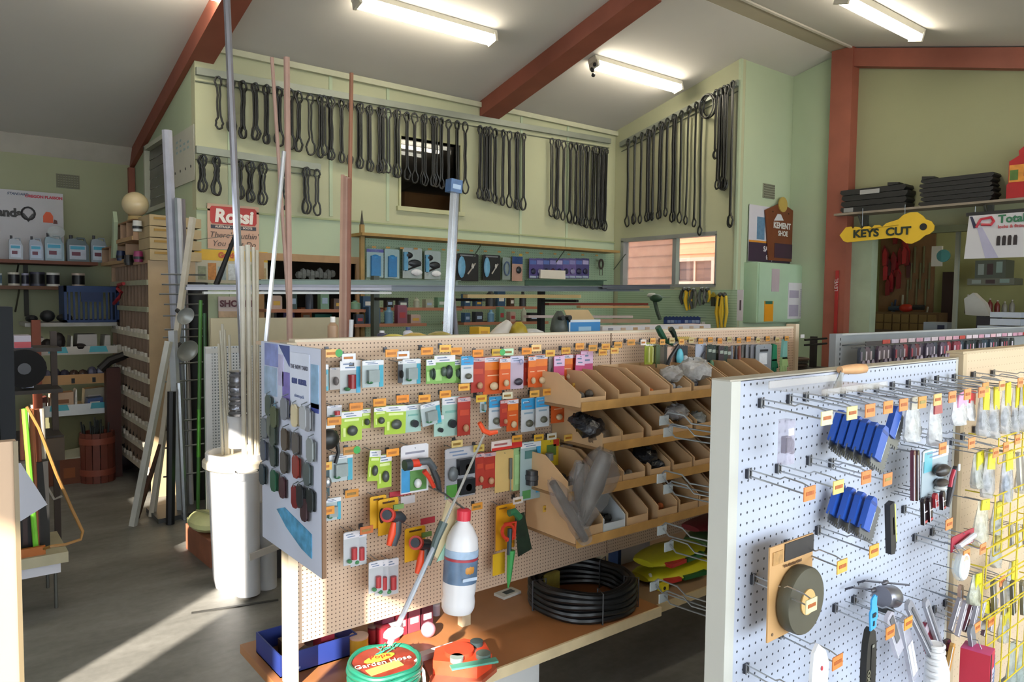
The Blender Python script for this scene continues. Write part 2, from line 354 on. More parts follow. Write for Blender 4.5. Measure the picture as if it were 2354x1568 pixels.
o = tag(MB().box((8.2, 2.6, 2.9), (9.4, 2.68, 2.99)).ob('added_workshop_tube', m('fff0d8', .5, var=0, emit=7)), 'unseen ceiling tube added to light the workshop behind the key-cutting hatch', 'light')  # out-of-view tube added to light the workshop
# ---------------------------------------------------------------- drive belts
belt_mat = m('12120e', .45, var=.3, scale=20)
def belt(x, y0, y1, k, n, rail, ax='Y', P=5.93, wide=1., single=False):
    f = aY if ax == 'Y' else aX
    a = f(x, y0, P); e = f(x, y1, P); Ln = a.z-e.z; rz = 0 if ax == 'Y' else -pi/2
    r0 = .026*wide*random.uniform(.8, 1.15); r1 = .029*wide*random.uniform(.8, 1.25); nk = random.uniform(.005, .011)
    t = T('drive_belt', 'black looped rubber drive belt, %s from the left on %s' % (ORD[k], rail), 'drive belt', a, group='drive belts on '+rail, rot=(0, random.uniform(-.012, .012), rz))
    L0, L1 = r0*3.6, r1*4
    def half(s):
        for q, R in ((s/L0, r0), ((Ln-s)/L1, r1)):
            if q < 1: return R*math.sqrt(max(0, 1-(1-q/.45)**2)) if q < .45 else nk+(R-nk)*(.5+.5*cos(pi*(q-.45)/.55))
        return nk
    S = [0, .04, .12, .25, .45, .6, .72, .86, 1]; S = [s*L0 for s in S] + [L0+(Ln-L0-L1)*u for u in (.25, .5, .75)] + [Ln-L1*(1-s) for s in (0, .14, .28, .4, .55, .75, .88, .96, 1)]
    wob = [random.uniform(-.004, .004) for _ in S]
    L = [(half(s)+wb, 0, -s) for s, wb in zip(S, wob)] + [(-half(s)+wb, .006, -s) for s, wb in list(zip(S, wob))[-2:0:-1]]
    MB().tube(L, .0085, 5, True).ob('belt', belt_mat, t, True)
    if not single:
        dx = random.uniform(.006, .016)*random.choice((-1, 1))
        MB().tube([(p[0]*.75+dx, p[1]+.016, p[2]*.985-.004) for p in L], .008, 5, True).ob('belt', belt_mat, t, True)
    MB().tube([(0, -.012, -.012), (0, .01, -.012), (0, .055, 0)], .003, 5).ob('hook', zinc, t)
LONG = [(502, 176, 296, 1), (533, 182, 302, 0), (558, 186, 317, 0), (588, 191, 321, 0), (613, 195, 330, 0), (640, 200, 335, 0), (667, 204, 342, 0), (687, 210, 348, 0), (713, 216, 356, 1), (736, 219, 362, 0), (745, 220, 356, 1), (762, 223, 367, 0), (785, 228, 373, 0), (806, 232, 378, 0), (830, 237, 387, 0), (851, 243, 393, 0), (873, 246, 397, 0), (882, 247, 397, 0), (893, 250, 397, 1), (916, 252, 408, 0), (936, 258, 414, 0), (954, 260, 421, 1), (977, 263, 427, 0), (996, 267, 428, 0), (1002, 268, 430, 0), (1015, 271, 434, 0), (1032, 275, 436, 1), (1052, 278, 445, 0), (1070, 281, 445, 1), (1105, 289, 457, 0), (1119, 292, 461, 0), (1128, 292, 462, 0), (1139, 296, 467, 0), (1158, 299, 472, 0), (1172, 302, 477, 1), (1191, 304, 481, 0), (1205, 307, 483, 0), (1270, 318, 498, 1), (1285, 321, 504, 0), (1297, 324, 506, 1), (1313, 327, 513, 0), (1326, 329, 515, 0), (1339, 332, 519, 0), (1353, 335, 524, 0), (1368, 337, 527, 0), (1376, 338, 527, 0), (1386, 340, 527, 0), (1395, 342, 531, 0)]
for k, (x, y0, y1, s) in enumerate(LONG): belt(x, y0, y1, k, 0, 'the long back-wall rail', single=s)
for k, (x, y0, y1, s) in enumerate([(467, 357, 440, 0), (497, 360, 448, 0), (552, 369, 457, 0), (577, 371, 464, 0), (606, 375, 470, 0), (654, 381, 481, 0), (706, 385, 491, 0), (729, 390, 495, 1)]): belt(x, y0, y1, k, 0, 'the short lower back-wall rail', single=s)
for k, (x, y0, y1, s) in enumerate([(1444, 320, 521, 1), (1459, 313, 515, 0), (1475, 305, 513, 1), (1489, 298, 509, 0), (1503, 289, 506, 0), (1518, 280, 503, 0), (1534, 272, 497, 1), (1548, 263, 510, 0), (1566, 255, 512, 1), (1584, 244, 515, 1), (1600, 235, 521, 1), (1614, 231, 540, 1), (1646, 206, 365, 0), (1655, 203, 434, 0), (1664, 197, 436, 0), (1672, 195, 436, 0), (1684, 186, 522, 0)]): belt(x, y0, y1, k, 0, 'the sloping side-wall rail', 'X', 6.20, single=s)
p = aX(1628, 216, 6.2); t = T('coiled_belt', 'thick black belt coiled into a ring near the top of the sloping rail', 'drive belt', p, -pi/2)
for i, (q, rr) in enumerate(((0, .105), (.015, .095), (-.012, .1))):
    MB().tube([(rr*.85*cos(a*.3)+q, q, -.12+rr*1.15*sin(a*.3)) for a in range(21)], .008, 6, True).ob('belt', belt_mat, t, True)
MB().tube([(0, -.01, -.01), (0, .055, 0)], .003, 5).ob('hook', zinc, t)
# rails
def rail(a, e, Yn, label, h=.055, ax='Y', nm='belt_rail'):
    a, e = V(a), V(e); c = (a+e)/2; t = T(nm, label, 'rail', c)
    n = V((0, .04, 0)) if ax == 'Y' else V((.045, 0, 0)); dz = V((0, 0, h))
    MB().slab([a-c, e-c, e-c+dz, a-c+dz], n).ob('angle_strip', m('8f9489', .5, .3, var=.1), t)
    dr = V((0, 0, -.045)); bk = n*.8
    MB().cyl(a-c+dr+bk, e-c+dr+bk, .006, 6).ob('rod', m('6f7566', .5, .4), t)
rail(aY(452, 170, 5.96), aY(1405, 330, 5.96), 0, 'long grey metal rail of belts across the back wall')
rail(aY(452, 351, 5.96), aY(738, 392, 5.96), 0, 'short grey metal rail below the long belt rail')
rail(aX(1424, 338, 6.215), aX(1694, 196, 6.215), 0, 'grey metal rail sloping up the side wall', ax='X')
# ---------------------------------------------------------------- back wall furniture
# plank shelf above the merchandise board
a, e = aY(833, 534, 5.75), aY(1425, 574, 5.75)
t = T('plank_shelf', 'long raw timber plank shelf above the hanging packets on the back wall', 'shelf', (a.x, 5.75, a.z))
MB().box((0, 0, -.025), (e.x-a.x, .24, .0)).ob('board', m('9a7a45', .7, var=.2, scale=12), t)
for x in (1080, 1272, 1412):
    q = aY(x, 560, 5.95)
    MB().tube([(q.x-a.x, .2, -.2), (q.x-a.x+.03, .05, -.03)], .006, 5).ob('bracket', m('56604e', .5, .3), t)
pm = peg_mat('93a98c', '5e6f5a', .0254, .0035)
a, e = aY(842, 545, 5.96), aY(1412, 700, 5.96)
o = tag(MB().box((0, 0, 0), (e.x-a.x, .012, a.z-1.15)).ob('pegboard', pm, loc=(a.x, 5.975, 1.15)), 'mint green perforated panel on the back wall under the plank', 'display board')
p = aY(832, 484, 5.85)
t = T('timber_stake', 'tall slim timber stake with a dark spiked tip beside the plank shelf', 'stake', (p.x, 5.85, 0))
MB().box((-.018, -.015, 0), (.018, .015, p.z-.12)).ob('shaft', m('9c7f4c', .7, var=.2, scale=10), t)
MB().cyl((0, 0, p.z-.12), (0, 0, p.z), .018, 6, .003).ob('tip', m('3b3a30', .6), t)
# packets hanging on the perforated panel
def packet(r, P, hx, parts, label, cat='packet', group=None, ax='Y', name='blister_pack', dep=.02, tag_=None, head=None, tilt=0):
    """carded pack hanging on a wire: backing card, header, bubble and the shape of the goods"""
    p, wd, h, rz = fr(ax, *r, P)
    t = T(name, label, cat, p, group=group, rot=(0, tilt, rz))
    b = MB().prism([(-wd/2, 0), (wd/2, 0), (wd/2, h*.97), (wd*.42, h), (-wd*.42, h), (-wd/2, h*.97)], 0, .003)
    b.ob('card', m(hx, .45, var=.06, scale=20), t)
    if head:
        MB().box((-wd*.5, -.0012, h*(1-head[0])), (wd*.5, 0, h*.985)).ob('header', m(head[1], .45, var=.03), t)
        if wd > .03: 
            b = MB()
            for i in range(2): b.box((-wd*(.36-.1*i), -.002, h*(1-head[0]*(.45+.35*i))), (wd*(.1+.12*i), -.0011, h*(1-head[0]*(.32+.35*i))))
            b.ob('print_lines', m('6d7f9c', .5, var=0), t)
    for q in parts:
        kd, u, v, su, sv, hh = q[:6]; cx, cz = -wd/2+u*wd, v*h; a, c = su*wd/2, sv*h/2; nm = q[6] if len(q) > 6 else 'goods'
        b = MB()
        if kd == 'b': b.box((cx-a, -dep, cz-c), (cx+a, -.0008, cz+c)); sm = False
        elif kd == 'p': b.box((cx-a, -.0018, cz-c), (cx+a, -.0006, cz+c)); sm = False; nm = 'print_panel' if len(q) < 7 else nm
        elif kd == 'o': b.ball((cx, -dep*.5, cz), 1, 10, (a, dep*.6, c)); sm = True
        elif kd == 'd': b.tube([(cx, -.004, cz), (cx, -dep, cz)], min(a, c), 14); sm = True
        elif kd == 'r':
            b.tube([(cx+a*cos(i*pi/7), -dep*.6, cz+c*sin(i*pi/7)) for i in range(14)], min(a, c)*.22, 6, True); sm = True
        elif kd == 't': b.tube([(cx, -dep*.5, cz-c), (cx, -dep*.5, cz+c)], a, 10); sm = True
        elif kd == 'z': b.tube([(cx-a, -dep*.5, cz-c), (cx+a, -dep*.5, cz+c)], min(wd*.06, .008), 8); sm = True
        b.ob(nm, m(hh, .35, var=.12, scale=30), t, sm)
    for lo, hi, bd in ((5.8, 5.96, 5.974), (1.84, 1.97, 1.999), (.8, .97, .999)):
        if ax == 'Y' and lo < P < hi: MB().tube([(0, -.004, h*.93), (0, bd-P, h*.93+.003)], .0015, 4).ob('wire', zinc, t)
    if tag_: price(t, 0, h*1.06, tag_, -dep-.03)
    return t
TAGC = ['e08a2e', 'd98f35', 'd6973f', 'e3932f', 'c98f38', 'e7e2d2', 'd7b25a']
def price(t, x, z, hx, y=-.05, w=.042, h=.022):
    return MB().box((x-w/2, y-.002, z-h/2), (x+w/2, y, z+h/2)).ob('price_label', m(hx, .5, var=.1, scale=60), t)
WP = 5.90
for k, (x0, x1, y0, y1) in enumerate(((843, 882, 572, 638), (884, 918, 573, 640))):
    packet((x0, y0, x1, y1), WP, '9db8b8', [('b', .5, .4, .55, .7, '1f74ad', 'scissors'), ('o', .5, .7, .5, .2, '2a86c0', 'handle')], 'arched pack with a bright blue tool, %s under the plank shelf' % ('leftmost' if k == 0 else 'second from left'), head=(.12, '4b4f9a') if k == 0 else None)
for k, (x0, x1, y0, y1) in enumerate(((926, 970, 570, 640), (976, 1013, 577, 642))):
    packet((x0, y0, x1, y1), WP, 'a8b4b0', [('o', .25, .75, .5, .22, '1c1f24'), ('o', .6, .5, .7, .25, '2b2f33'), ('b', .12, .55, .2, .6, '5f9fc0'), ('o', .7, .2, .6, .22, 'e6e6e6'), ('z', .5, .35, .8, .2, '17181a')], ('black and white fittings pack, %s' % ('just right of the arch-shaped blue packs' if k == 0 else 'left of the tall shiny angle lengths')))
for k, (x0, x1, y0, y1) in enumerate(((1050, 1100, 583, 646), (1110, 1150, 586, 644))):
    packet((x0, y0, x1, y1), WP, '1d1c1c', [('o', .2, .5, .35, .8, '6fa9c8', 'sleeve'), ('z', .65, .45, .35, .4, 'b8b0a4'), ('o', .7, .55, .12, .2, 'd8d2c4'), ('p', .5, .93, .7, .05, '8b8b8b')], 'black tool card with a pale blue plastic sleeve, %s' % ('right beside the shiny angle lengths' if k == 0 else 'second one right of the angle lengths'))
packet((1155, 592, 1173, 643), WP, '8d9a92', [('r', .5, .5, .7, .6, '5b6d86')], 'grey clear pack with an oval coil between the black cards and the navy card')
packet((1177, 590, 1201, 646), WP, 'b8917f', [('p', .5, .85, 1, .3, '29467b'), ('o', .6, .45, .5, .3, '24282c')], 'navy and pink card left of the purple packets', tag_='c8a23a')
for k in range(9):
    x0 = 1216+k*15
    packet((x0, 594, x0+18, 640), WP+.004*k, random.choice(['4a4377', '564a86', '3f3d6b', '6b5a92']), [('p', .5, .8, .8, .2, random.choice(['8c86b8', 'b4a9cf', '5a6fb0'])), ('o', .5, .35, .6, .3, random.choice(['2a2745', '8d84a8', '54233c'])), ('p', .5, .08, .8, .1, 'a9b4c4')], 'purple printed packet, %s from the left in the purple row' % ORD[k], group='purple packets under the plank')
t = gbox('wallet_pack', (1243, 621, 1300, 641), 5.86, .02, 'd8cfc0', 'flat cream pack tucked below the purple packets', 'packet')
p = aY(1382, 598, 5.9); t = T('rope_ring', 'small dark ring of cord hanging right of the purple packets', 'cord', p); MB().tube([(0, 0, .0), (0, .074, .003)], .002, 4).ob('wire', zinc, t)
MB().tube([(.03*cos(a*.45), 0, -.045+.05*sin(a*.45)) for a in range(14)], .012, 6, True).ob('ring', m('3a3128', .7), t, True)
MB().tube([(-.02, 0, -.09), (-.02, 0, -.17), (.022, 0, -.17), (.022, 0, -.09)], .004, 5).ob('tail', m('4b4436', .7), t)
b = MB()
for i in range(17):
    q = aY(860+i*32, 568+i*1.2, 5.88); MB_ = b.box((q.x-.02, 5.88, q.z-.008), (q.x+.02, 5.882, q.z+.008))
o = b.ob('price_label_row', m('b98a44', .5)); tag(o, 'row of small ochre price labels along the hooks under the plank', 'price labels', kind='stuff')
# posters at the left of the back wall
def poster(ax, r, P, hx, name, label, cat='poster', th=.006):
    p, wd, h, rz = fr(ax, *r, P); t = T(name, label, cat, p, rz)
    MB().box((-wd/2, 0, 0), (wd/2, th, h)).ob('sheet', m(hx, .6, var=.03), t); return t, wd, h
t, W, H = poster('Y', (479, 472, 597, 574), 5.985, 'cfa890', 'boot_poster', 'salmon poster with a red logo panel and white lettering on the back wall', 'poster')
MB().prism([(-W*.42+.0, H*.56), (W*.42, H*.56), (W*.45, H*.62), (W*.45, H*.9), (W*.42, H*.95), (-W*.42, H*.95), (-W*.45, H*.9), (-W*.45, H*.62)], -.003, 0).ob('logo_panel', m('b5302b', .5, var=.03), t)
MB().box((-W*.44, -.003, H*.455), (W*.44, 0, H*.535)).ob('strip', m('30303c', .5), t)
text(t, 'Rossi', H*.40, m('f0e6dc', .5, var=0), (0, -.005, H*.73), bold=.006, lean=.1)
text(t, 'AUSTRALIA · MADE · BOOTS', H*.065, m('d8c8bc', .5, var=0), (0, -.005, H*.495), bold=.001)
text(t, "There's nuthin'", H*.18, m('55453c', .5, var=0), (0, -.005, H*.31), lean=.25)
text(t, 'You can’t Do', H*.18, m('55453c', .5, var=0), (0, -.005, H*.12), lean=.25)
t, W, H = poster('Y', (450, 576, 618, 652), 5.98, 'b9b39c', 'chain_poster', 'wide faded poster with a bright yellow top band below the red-panel poster')
MB().box((-W/2, -.002, H*.68), (W/2, 0, H*1.0)).ob('header', m('d6a913', .5, var=.1, scale=12), t)
text(t, 'Garden', H*.22, m('b5471d', .5, var=0), (-.02, -.004, H*.84), bold=.003)
for i, (u, hh) in enumerate(((-.4, '8a8f72'), (-.27, 'b57a3c'), (-.14, '8f9d9f'), (.0, 'c2c9cb'), (.14, '9aa27f'), (.3, '7f8c6a'), (.42, 'a89467'))):
    MB().box((W*u-W*.055, -.002, H*.1), (W*u+W*.055, 0, H*(.5+.1*(i % 2)))).ob('picture', m(hh, .6, var=.3, scale=40), t)
t, W, H = poster('Y', (503, 682, 598, 730), 5.985, 'cbbfc0', 'coil_sign', 'white and purple sign card with bold brown lettering behind the white battens', 'sign')
MB().box((-W/2, -.002, 0), (W/2, 0, H*.3)).ob('picture', m('c0a68a', .6, var=.2, scale=20), t)
text(t, 'SHOPTIPS', H*.42, m('5b2a38', .5, var=0), (0, -.004, H*.65), bold=.003)
# hatch contents
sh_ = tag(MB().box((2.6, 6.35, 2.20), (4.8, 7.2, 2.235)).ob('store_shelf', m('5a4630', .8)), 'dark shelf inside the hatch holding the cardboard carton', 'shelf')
p = aY(985, 478, 6.5)
t = T('cardboard_carton', 'brown cardboard carton standing inside the dark hatch in the back wall', 'carton', (p.x, 6.5, 2.236))
MB().box((-.28, 0, 0), (.36, .35, .33)).ob('body', m('8a6038', .8, var=.12), t); MB().box((-.2, -.002, .07), (-.09, 0, .16)).ob('print_panel', m('b89a74', .8), t)
# dark store opening goods
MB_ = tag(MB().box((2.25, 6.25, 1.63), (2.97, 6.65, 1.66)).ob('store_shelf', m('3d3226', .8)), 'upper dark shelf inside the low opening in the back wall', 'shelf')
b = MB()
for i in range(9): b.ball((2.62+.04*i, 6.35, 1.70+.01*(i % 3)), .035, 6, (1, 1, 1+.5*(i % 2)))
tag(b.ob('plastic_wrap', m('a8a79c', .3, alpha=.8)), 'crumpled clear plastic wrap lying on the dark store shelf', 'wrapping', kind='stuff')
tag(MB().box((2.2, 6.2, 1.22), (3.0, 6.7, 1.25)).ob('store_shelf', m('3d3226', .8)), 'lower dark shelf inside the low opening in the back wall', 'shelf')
for k, (x, hh, w_, h_, lb) in enumerate(((2.33, '2c2b30', .12, .2, 'black carton with a torn edge'), (2.5, '3b2d5c', .1, .14, 'small purple carton'), (2.66, '8e4f2c', .1, .16, 'brown wooden box'), (2.82, '1f6a60', .16, .1, 'teal plastic tray'))):
    t = T('carton', lb+' on the lower dark store shelf', 'carton', (x, 6.28, 1.251)); MB().box((-w_/2, 0, 0), (w_/2, .2, h_)).ob('body', m(hh, .6), t); MB().box((-w_*.3, -.002, h_*.3), (w_*.3, 0, h_*.6)).ob('print_panel', m('8d8676', .6), t)
# neighbouring building seen through the sliding window
t = T('neighbour_building', 'salmon weatherboard building seen through the sliding window', 'building', (8.6, 8.6, 0))
sal = m('d88c62', .8, var=.06)
for k in range(13):
    z = .9+k*.16; MB().slab([(0, -2.5, z), (0, 3, z), (.02, 3, z+.165), (.02, -2.5, z+.165)], (.02, 0, 0)).ob('weatherboard', sal, t)
MB().box((.03, -2.5, 0), (2, 3, 3.1)).ob('wall', m('c98160', .8), t)
q0, q1 = aX(1560, 602, 8.58), aX(1636, 646, 8.58)
y0, y1, z0, z1 = q1.y-8.6, q0.y-8.6, q1.z, q0.z
f = MB(); f.box((-.04, y0-.05, z0-.05), (0, y1+.05, z0)); f.box((-.04, y0-.05, z1), (0, y1+.05, z1+.05)); f.box((-.04, y0-.05, z0), (0, y0, z1)); f.box((-.04, y1, z0), (0, y1+.05, z1)); f.box((-.03, (y0+y1)/2-.015, z0), (-.01, (y0+y1)/2+.015, z1))
wf = f.ob('window', m('d8a890', .6), t); MB().box((-.015, y0, z0), (-.005, y1, z1)).ob('pane', m('2c2426', .7, var=.3, scale=3), wf)
# ---------------------------------------------------------------- jog wall: vents, signs, meter cabinet
def vent(ax, r, P, label, n=6, grid=False):
    p, wd, h, rz = fr(ax, *r, P); t = T('wall_vent', label, 'vent', p, rz)
    MB().box((-wd/2, 0, 0), (wd/2, .012, h)).ob('frame', m('8d8f7c', .7), t)
    for i in range(n):
        z = h*(i+.5)/n; MB().box((-wd*.46, -.006, z-h*.17/n*1.6), (wd*.46, -.001, z+h*.17/n*1.6)).ob('slat', m('6a6a5a', .7), t)
    if grid:
        for i in range(9):
            x = -wd*.46+wd*.92*i/8; MB().box((x-.004, -.008, h*.05), (x+.004, -.001, h*.95)).ob('bar', m('77765f', .7), t)
vent('Y', (1755, 423, 1781, 456), 4.34, 'small slotted wall vent above the brown sign on the narrow wall')
vent('Y', (130, 401, 184, 433), 8.09, 'square grid wall vent above the white tool board on the far wall', 6, True)
SG = 4.33
t, W, H = poster('Y', (1722, 478, 1842, 604), SG, 'c9c6cf', 'glue_poster', 'white and dark poster behind the brown arched sign', 'poster')
MB().box((-W/2, -.002, 0), (W/2, 0, H*.34)).ob('footer', m('3a2b3c', .5), t)
MB().box((-W/2, -.002, H*.34), (W*-.05, 0, H*.375)).ob('stripe', m('d08a2e', .5), t)
MB().box((-W*.36, -.002, H*.4), (-W*.22, 0, H*.8)).ob('picture', m('5d7f9c', .5, var=.2, scale=30), t)
text(t, 'SAFE CEMENT', H*.13, m('e6e2e6', .5, var=0), (0, -.005, H*.23), bold=.002)
text(t, 'for your foot', H*.12, m('e6e2e6', .5, var=0), (0, -.005, H*.08), bold=.001)
p, W, H, rz = fr('Y', 1757, 466, 1832, 600, 4.31)
t = T('arched_sign', 'brown timber arched sign with a round crest and pale lettering', 'sign', p, rz)
MB().prism([(-W*.36, 0), (W*.45, 0), (W*.5, H*.35), (W*.47, H*.86), (W*.1, H*.97), (-W*.12, H*.97), (-W*.5, H*.84), (-W*.42, H*.4)], 0, .012).ob('board', m('6e3a1f', .5, var=.15), t)
MB().tube([(0, -.012, H*.97), (0, 0, H*.97)], W*.13, 14).ob('crest', m('b59a4e', .4), t)
MB().box((-W*.2, -.003, H*.05), (W*.42, 0, H*.3)).ob('strip', m('3c2436', .5), t)
MB().prism([(-W*.24, H*.68), (W*.05, H*.70), (-W*.04, H*.8), (-W*.14, H*.8)], -.003, 0).ob('emblem', m('c9cbd0', .5), t)
text(t, 'KEMENT', H*.14, m('d8d6d2', .5, var=0), (.0, -.006, H*.60), bold=.003)
text(t, 'SHOE', H*.12, m('d8d6d2', .5, var=0), (.02, -.006, H*.47), bold=.002)
for s in (-.28, .2): MB().tube([(W*s, -.004, H*.83), (W*s, 0, H*.83)], .008, 8).ob('knot', m('2a1710', .6), t)
# meter cabinet
p, W, H, rz = fr('Y', 1740, 606, 1860, 741, 4.2)
t = T('meter_cabinet', 'mint painted meter cabinet below the brown arched sign', 'cabinet', p)
MB().box((-W/2, 0, 0), (W/2, .15, H)).ob('body', m('a9c2a2', .6, var=.04), t)
MB().box((-W*.48, -.012, H*.02), (W*.48, -.001, H*.98)).ob('door', m('adc8aa', .6, var=.04), t)
MB().box((W*.44, -.02, H*.45), (W*.46, -.012, H*.53)).ob('handle', zinc, t)
MB().box((-W*.26, -.016, H*.52), (-W*.12, -.012, H*.9)).ob('thermometer', m('b9a9ae', .5), t)
for s, hh in ((.08, '3f9b6c'), (-.02, 'e89a1f')):
    pass
MB().box((-W*.38, -.017, H*.02), (-W*.22, -.012, H*.36)).ob('leaflet', m('e39a20', .5, var=.05), t); MB().box((-W*.37, -.019, H*.31), (-W*.24, -.017, H*.36)).ob('leaflet_top', m('2f6b58', .5), t)
nt = MB().box((W*.06, -.016, H*.06), (W*.42, -.0122, H*.68)).ob('notice', m('d6d3d6', .6), t)
b = MB()
for i, (u0, v0, u1, v1) in enumerate(((.08, .1, .26, .3), (.08, .42, .26, .55))): b.box((W*u0, -.018, H*v0), (W*u1, -.016, H*v1))
b.ob('picture', m('a89fb2', .6, var=.1), nt); MB().box((W*.32, -.018, H*.6), (W*.42, -.016, H*.72)).ob('badge', m('5f90a8', .5), nt)
b = MB()
for i in range(14): b.box((W*.29, -.0175, H*(.1+.035*i)), (W*(.38+.02*(i % 2)), -.016, H*(.112+.035*i)))
b.ob('print_lines', m('8b8694', .6), nt)
p, W, H, rz = fr('Y', 1687, 668, 1708, 737, 4.6)
t = T('wall_card', 'small white printed card hanging left of the meter cabinet', 'card', aX(1697, 737, 6.24), -pi/2); MB().box((-.05, 0, 0), (.05, .004, .3)).ob('card', m('cfc8cc', .6), t); MB().box((.01, -.002, .1), (.03, 0, .2)).ob('print_panel', m('5a4a52', .6), t)
# ---------------------------------------------------------------- workshop wall: high shelf, key sign, banner
a, e = aX(1925, 492, 7.0), aX(2354, 455, 7.0)
t = T('wall_shelf', 'long grey timber wall shelf above the yellow key sign', 'shelf', (6.98, 3.70, 2.37))
MB().box((0, -2.6, -.02), (.2, .05, .0)).ob('board', m('857a6c', .7, var=.15), t)
for y in (-.18, -1.25, -2.2):
    MB().box((.16, y-.02, -.22), (.2, y+.02, -.02)).ob('bracket', m('4a4a42', .6), t); MB().tube([(.03, y, -.03), (.17, y, -.2)], .01, 5).ob('brace', m('4a4a42', .6), t)
def tray_stack(r, lb, n, jut):
    p, W, H, rz = fr('X', *r, 7.0); p.z = 2.3705; W -= .0
    t = T('tray_stack', lb, 'trays', p, rz); 
    for i in range(n):
        z = H*i/n; dx = random.uniform(-.012, .012); sk = .01*(i % 2)
        MB().prism([(-W/2+dx+.02, z), (W/2+dx-.02, z), (W/2+dx, z+H/n*.45), (W/2+dx-sk, z+H/n*.9), (-W/2+dx, z+H/n*.9), (-W/2+dx-.006, z+H/n*.4)], .0, .17).ob('tray', m('0f1012', .5, var=.2), t)
    MB().slab([(jut*W, -.01, H*.98), (jut*W+.1, -.01, H*1.0), (jut*W+.1, -.01, H*1.06), (jut*W, -.01, H*1.1)], (0, .1, 0)).ob('flap', m('111214', .5), t)
    return t, W, H
t, W, H = tray_stack((1931, 431, 2080, 486), 'low stack of black trays with a white label on the high shelf', 4, .22)
MB().box((-W*.2, -.008, H*.72), (W*.1, -.002, H*.9)).ob('paper_label', m('9a9a9a', .6), t); MB().box((-W*.45, -.008, H*.02), (-W*.3, -.002, H*.2)).ob('sticker', m('8a8a8a', .6), t)
tray_stack((2112, 404, 2278, 468), 'taller stack of black trays in the middle of the high shelf', 6, -.48)
# red display pack at right edge
p, W, H, rz = fr('X', 2312, 332, 2400, 449, 7.0); p.z = 2.3705
t = T('display_pack', 'tall red shaped display carton at the right end of the high shelf', 'carton', p, rz)
MB().prism([(-W/2, 0), (W/2, 0), (W/2, H), (-W*.1, H), (-W*.22, H*.93), (-W*.2, H*.84), (-W*.46, H*.74), (-W*.46, H*.3), (-W/2, H*.28)], 0, .12).ob('body', m('a3171d', .4, var=.15), t)
MB().box((-W*.44, -.003, H*.32), (W*.48, -.0005, H*.66)).ob('picture', m('c88432', .5, var=.3, scale=14), t); MB().box((-W*.42, -.005, H*.36), (-W*.2, -.003, H*.56)).ob('leaf_print', m('4c6a2c', .5, var=.3, scale=14), t)
MB().box((-W*.05, -.005, H*.42), (W*.2, -.003, H*.56)).ob('badge', m('8f1a1a', .5), t)
# key sign
KX = 6.96
p = aX(1930, 541, KX); q = aX(2147, 541, KX); W = p.y-q.y
t = T('key_sign', 'large yellow key-shaped sign hanging under the high shelf', 'sign', (KX, (p.y+q.y)/2, p.z), -pi/2)
def kx(u): return -W/2+(u-1930)/217*W
def kz(v): return (541-v)/217*W*1.02
kp = [(1930, 541), (1945, 523), (1958, 522), (1962, 528), (1968, 523), (1978, 525), (1984, 530), (1990, 524), (2002, 524), (2008, 529), (2014, 523), (2026, 523), (2032, 528), (2042, 520), (2068, 514), (2080, 504), (2095, 500), (2110, 501), (2122, 510), (2128, 518), (2140, 523), (2147, 533), (2146, 543), (2138, 550), (2128, 553), (2116, 563), (2100, 570), (2088, 568), (2076, 558), (2062, 554), (1950, 559), (1940, 555)]
MB().prism([(kx(a), kz(c)) for a, c in kp][::-1], 0, .012).ob('board', m('d9b22a', .45, var=.06), t)
MB().tube([(kx(2124), -.004, kz(534)), (kx(2124), .0, kz(534))], W*.036, 18).ob('key_hole', m('151515', .5), t)
MB().tube([(kx(1972+x*0), -.003, kz(532)) for x in (0,)] + [(kx(2070), -.003, kz(526))], .003, 4).ob('groove', m('b08d1f', .5), t)
text(t, 'KEYS  CUT', W*.115, m('1c2a20', .5, var=0), (kx(2031), -.006, kz(541)), bold=.004, sx=1.12)
for s in (.2, -.25): MB().tube([(W*s, .006, kz(522)), (W*s, .006, .24)], .0025, 4).ob('wire', zinc, t)
# banner
BX = 6.94
p, W, H, rz = fr('X', 2212, 490, 2420, 592, BX); 
t = T('banner', 'white hanging banner with green heading beside the key sign', 'banner', p, rz)
MB().prism([(-W*.5, 0), (W*.5, 0), (W*.5, H), (-W*.46, H)], 0, .004).ob('sheet', m('c3c2c6', .5, var=.02), t)
MB().prism([(-W*.36, H*.7), (-W*.25, 0), (-W*.1, 0), (-W*.3, H*.72)], -.002, 0).ob('print_panel', m('a8a6bf', .5), t)
MB().prism([(-W*.45, H*.98), (-W*.42, H*.98), (-W*.36, H*.72), (-W*.4, H*.7)], -.003, 0).ob('logo_stroke', m('2c2f4a', .5), t)
MB().tube([(-W*.37, -.004, H*.72), (-W*.32, -.004, H*.9), (-W*.2, -.004, H*.93), (-W*.17, -.004, H*.84), (-W*.2, -.004, H*.76), (-W*.31, -.004, H*.78)], .012, 5).ob('logo_loop', m('b3313f', .5), t)
text(t, 'Total Solutions', H*.25, m('2f6b4c', .5, var=0), (-W*.12, -.005, H*.87), align='LEFT', bold=.003)
text(t, 'locks & fittings specialists', H*.1, m('b0484c', .5, var=0), (-W*.12, -.005, H*.7), align='LEFT', bold=.001)
for i in range(8):
    x = -W*.13+i*W*.062+(.06 if i > 3 else 0)
    MB().prism([(x, H*.28), (x+W*.04, H*.28), (x+W*.042, H*.46), (x+W*.035, H*.5), (x+W*.01, H*.5), (x, H*.44)], -.004, 0).ob('print_lock', m('2a2326', .5), t)
MB().box((-W*.5, .004, H*1.0), (W*.5, .03, H*1.08)).ob('rail', m('1c1c1e', .5), t)
for s in (-.4, .4): MB().tube([(W*s, .015, H*1.08), (W*s, .015, H*1.08+.05)], .003, 4).ob('wire', zinc, t)
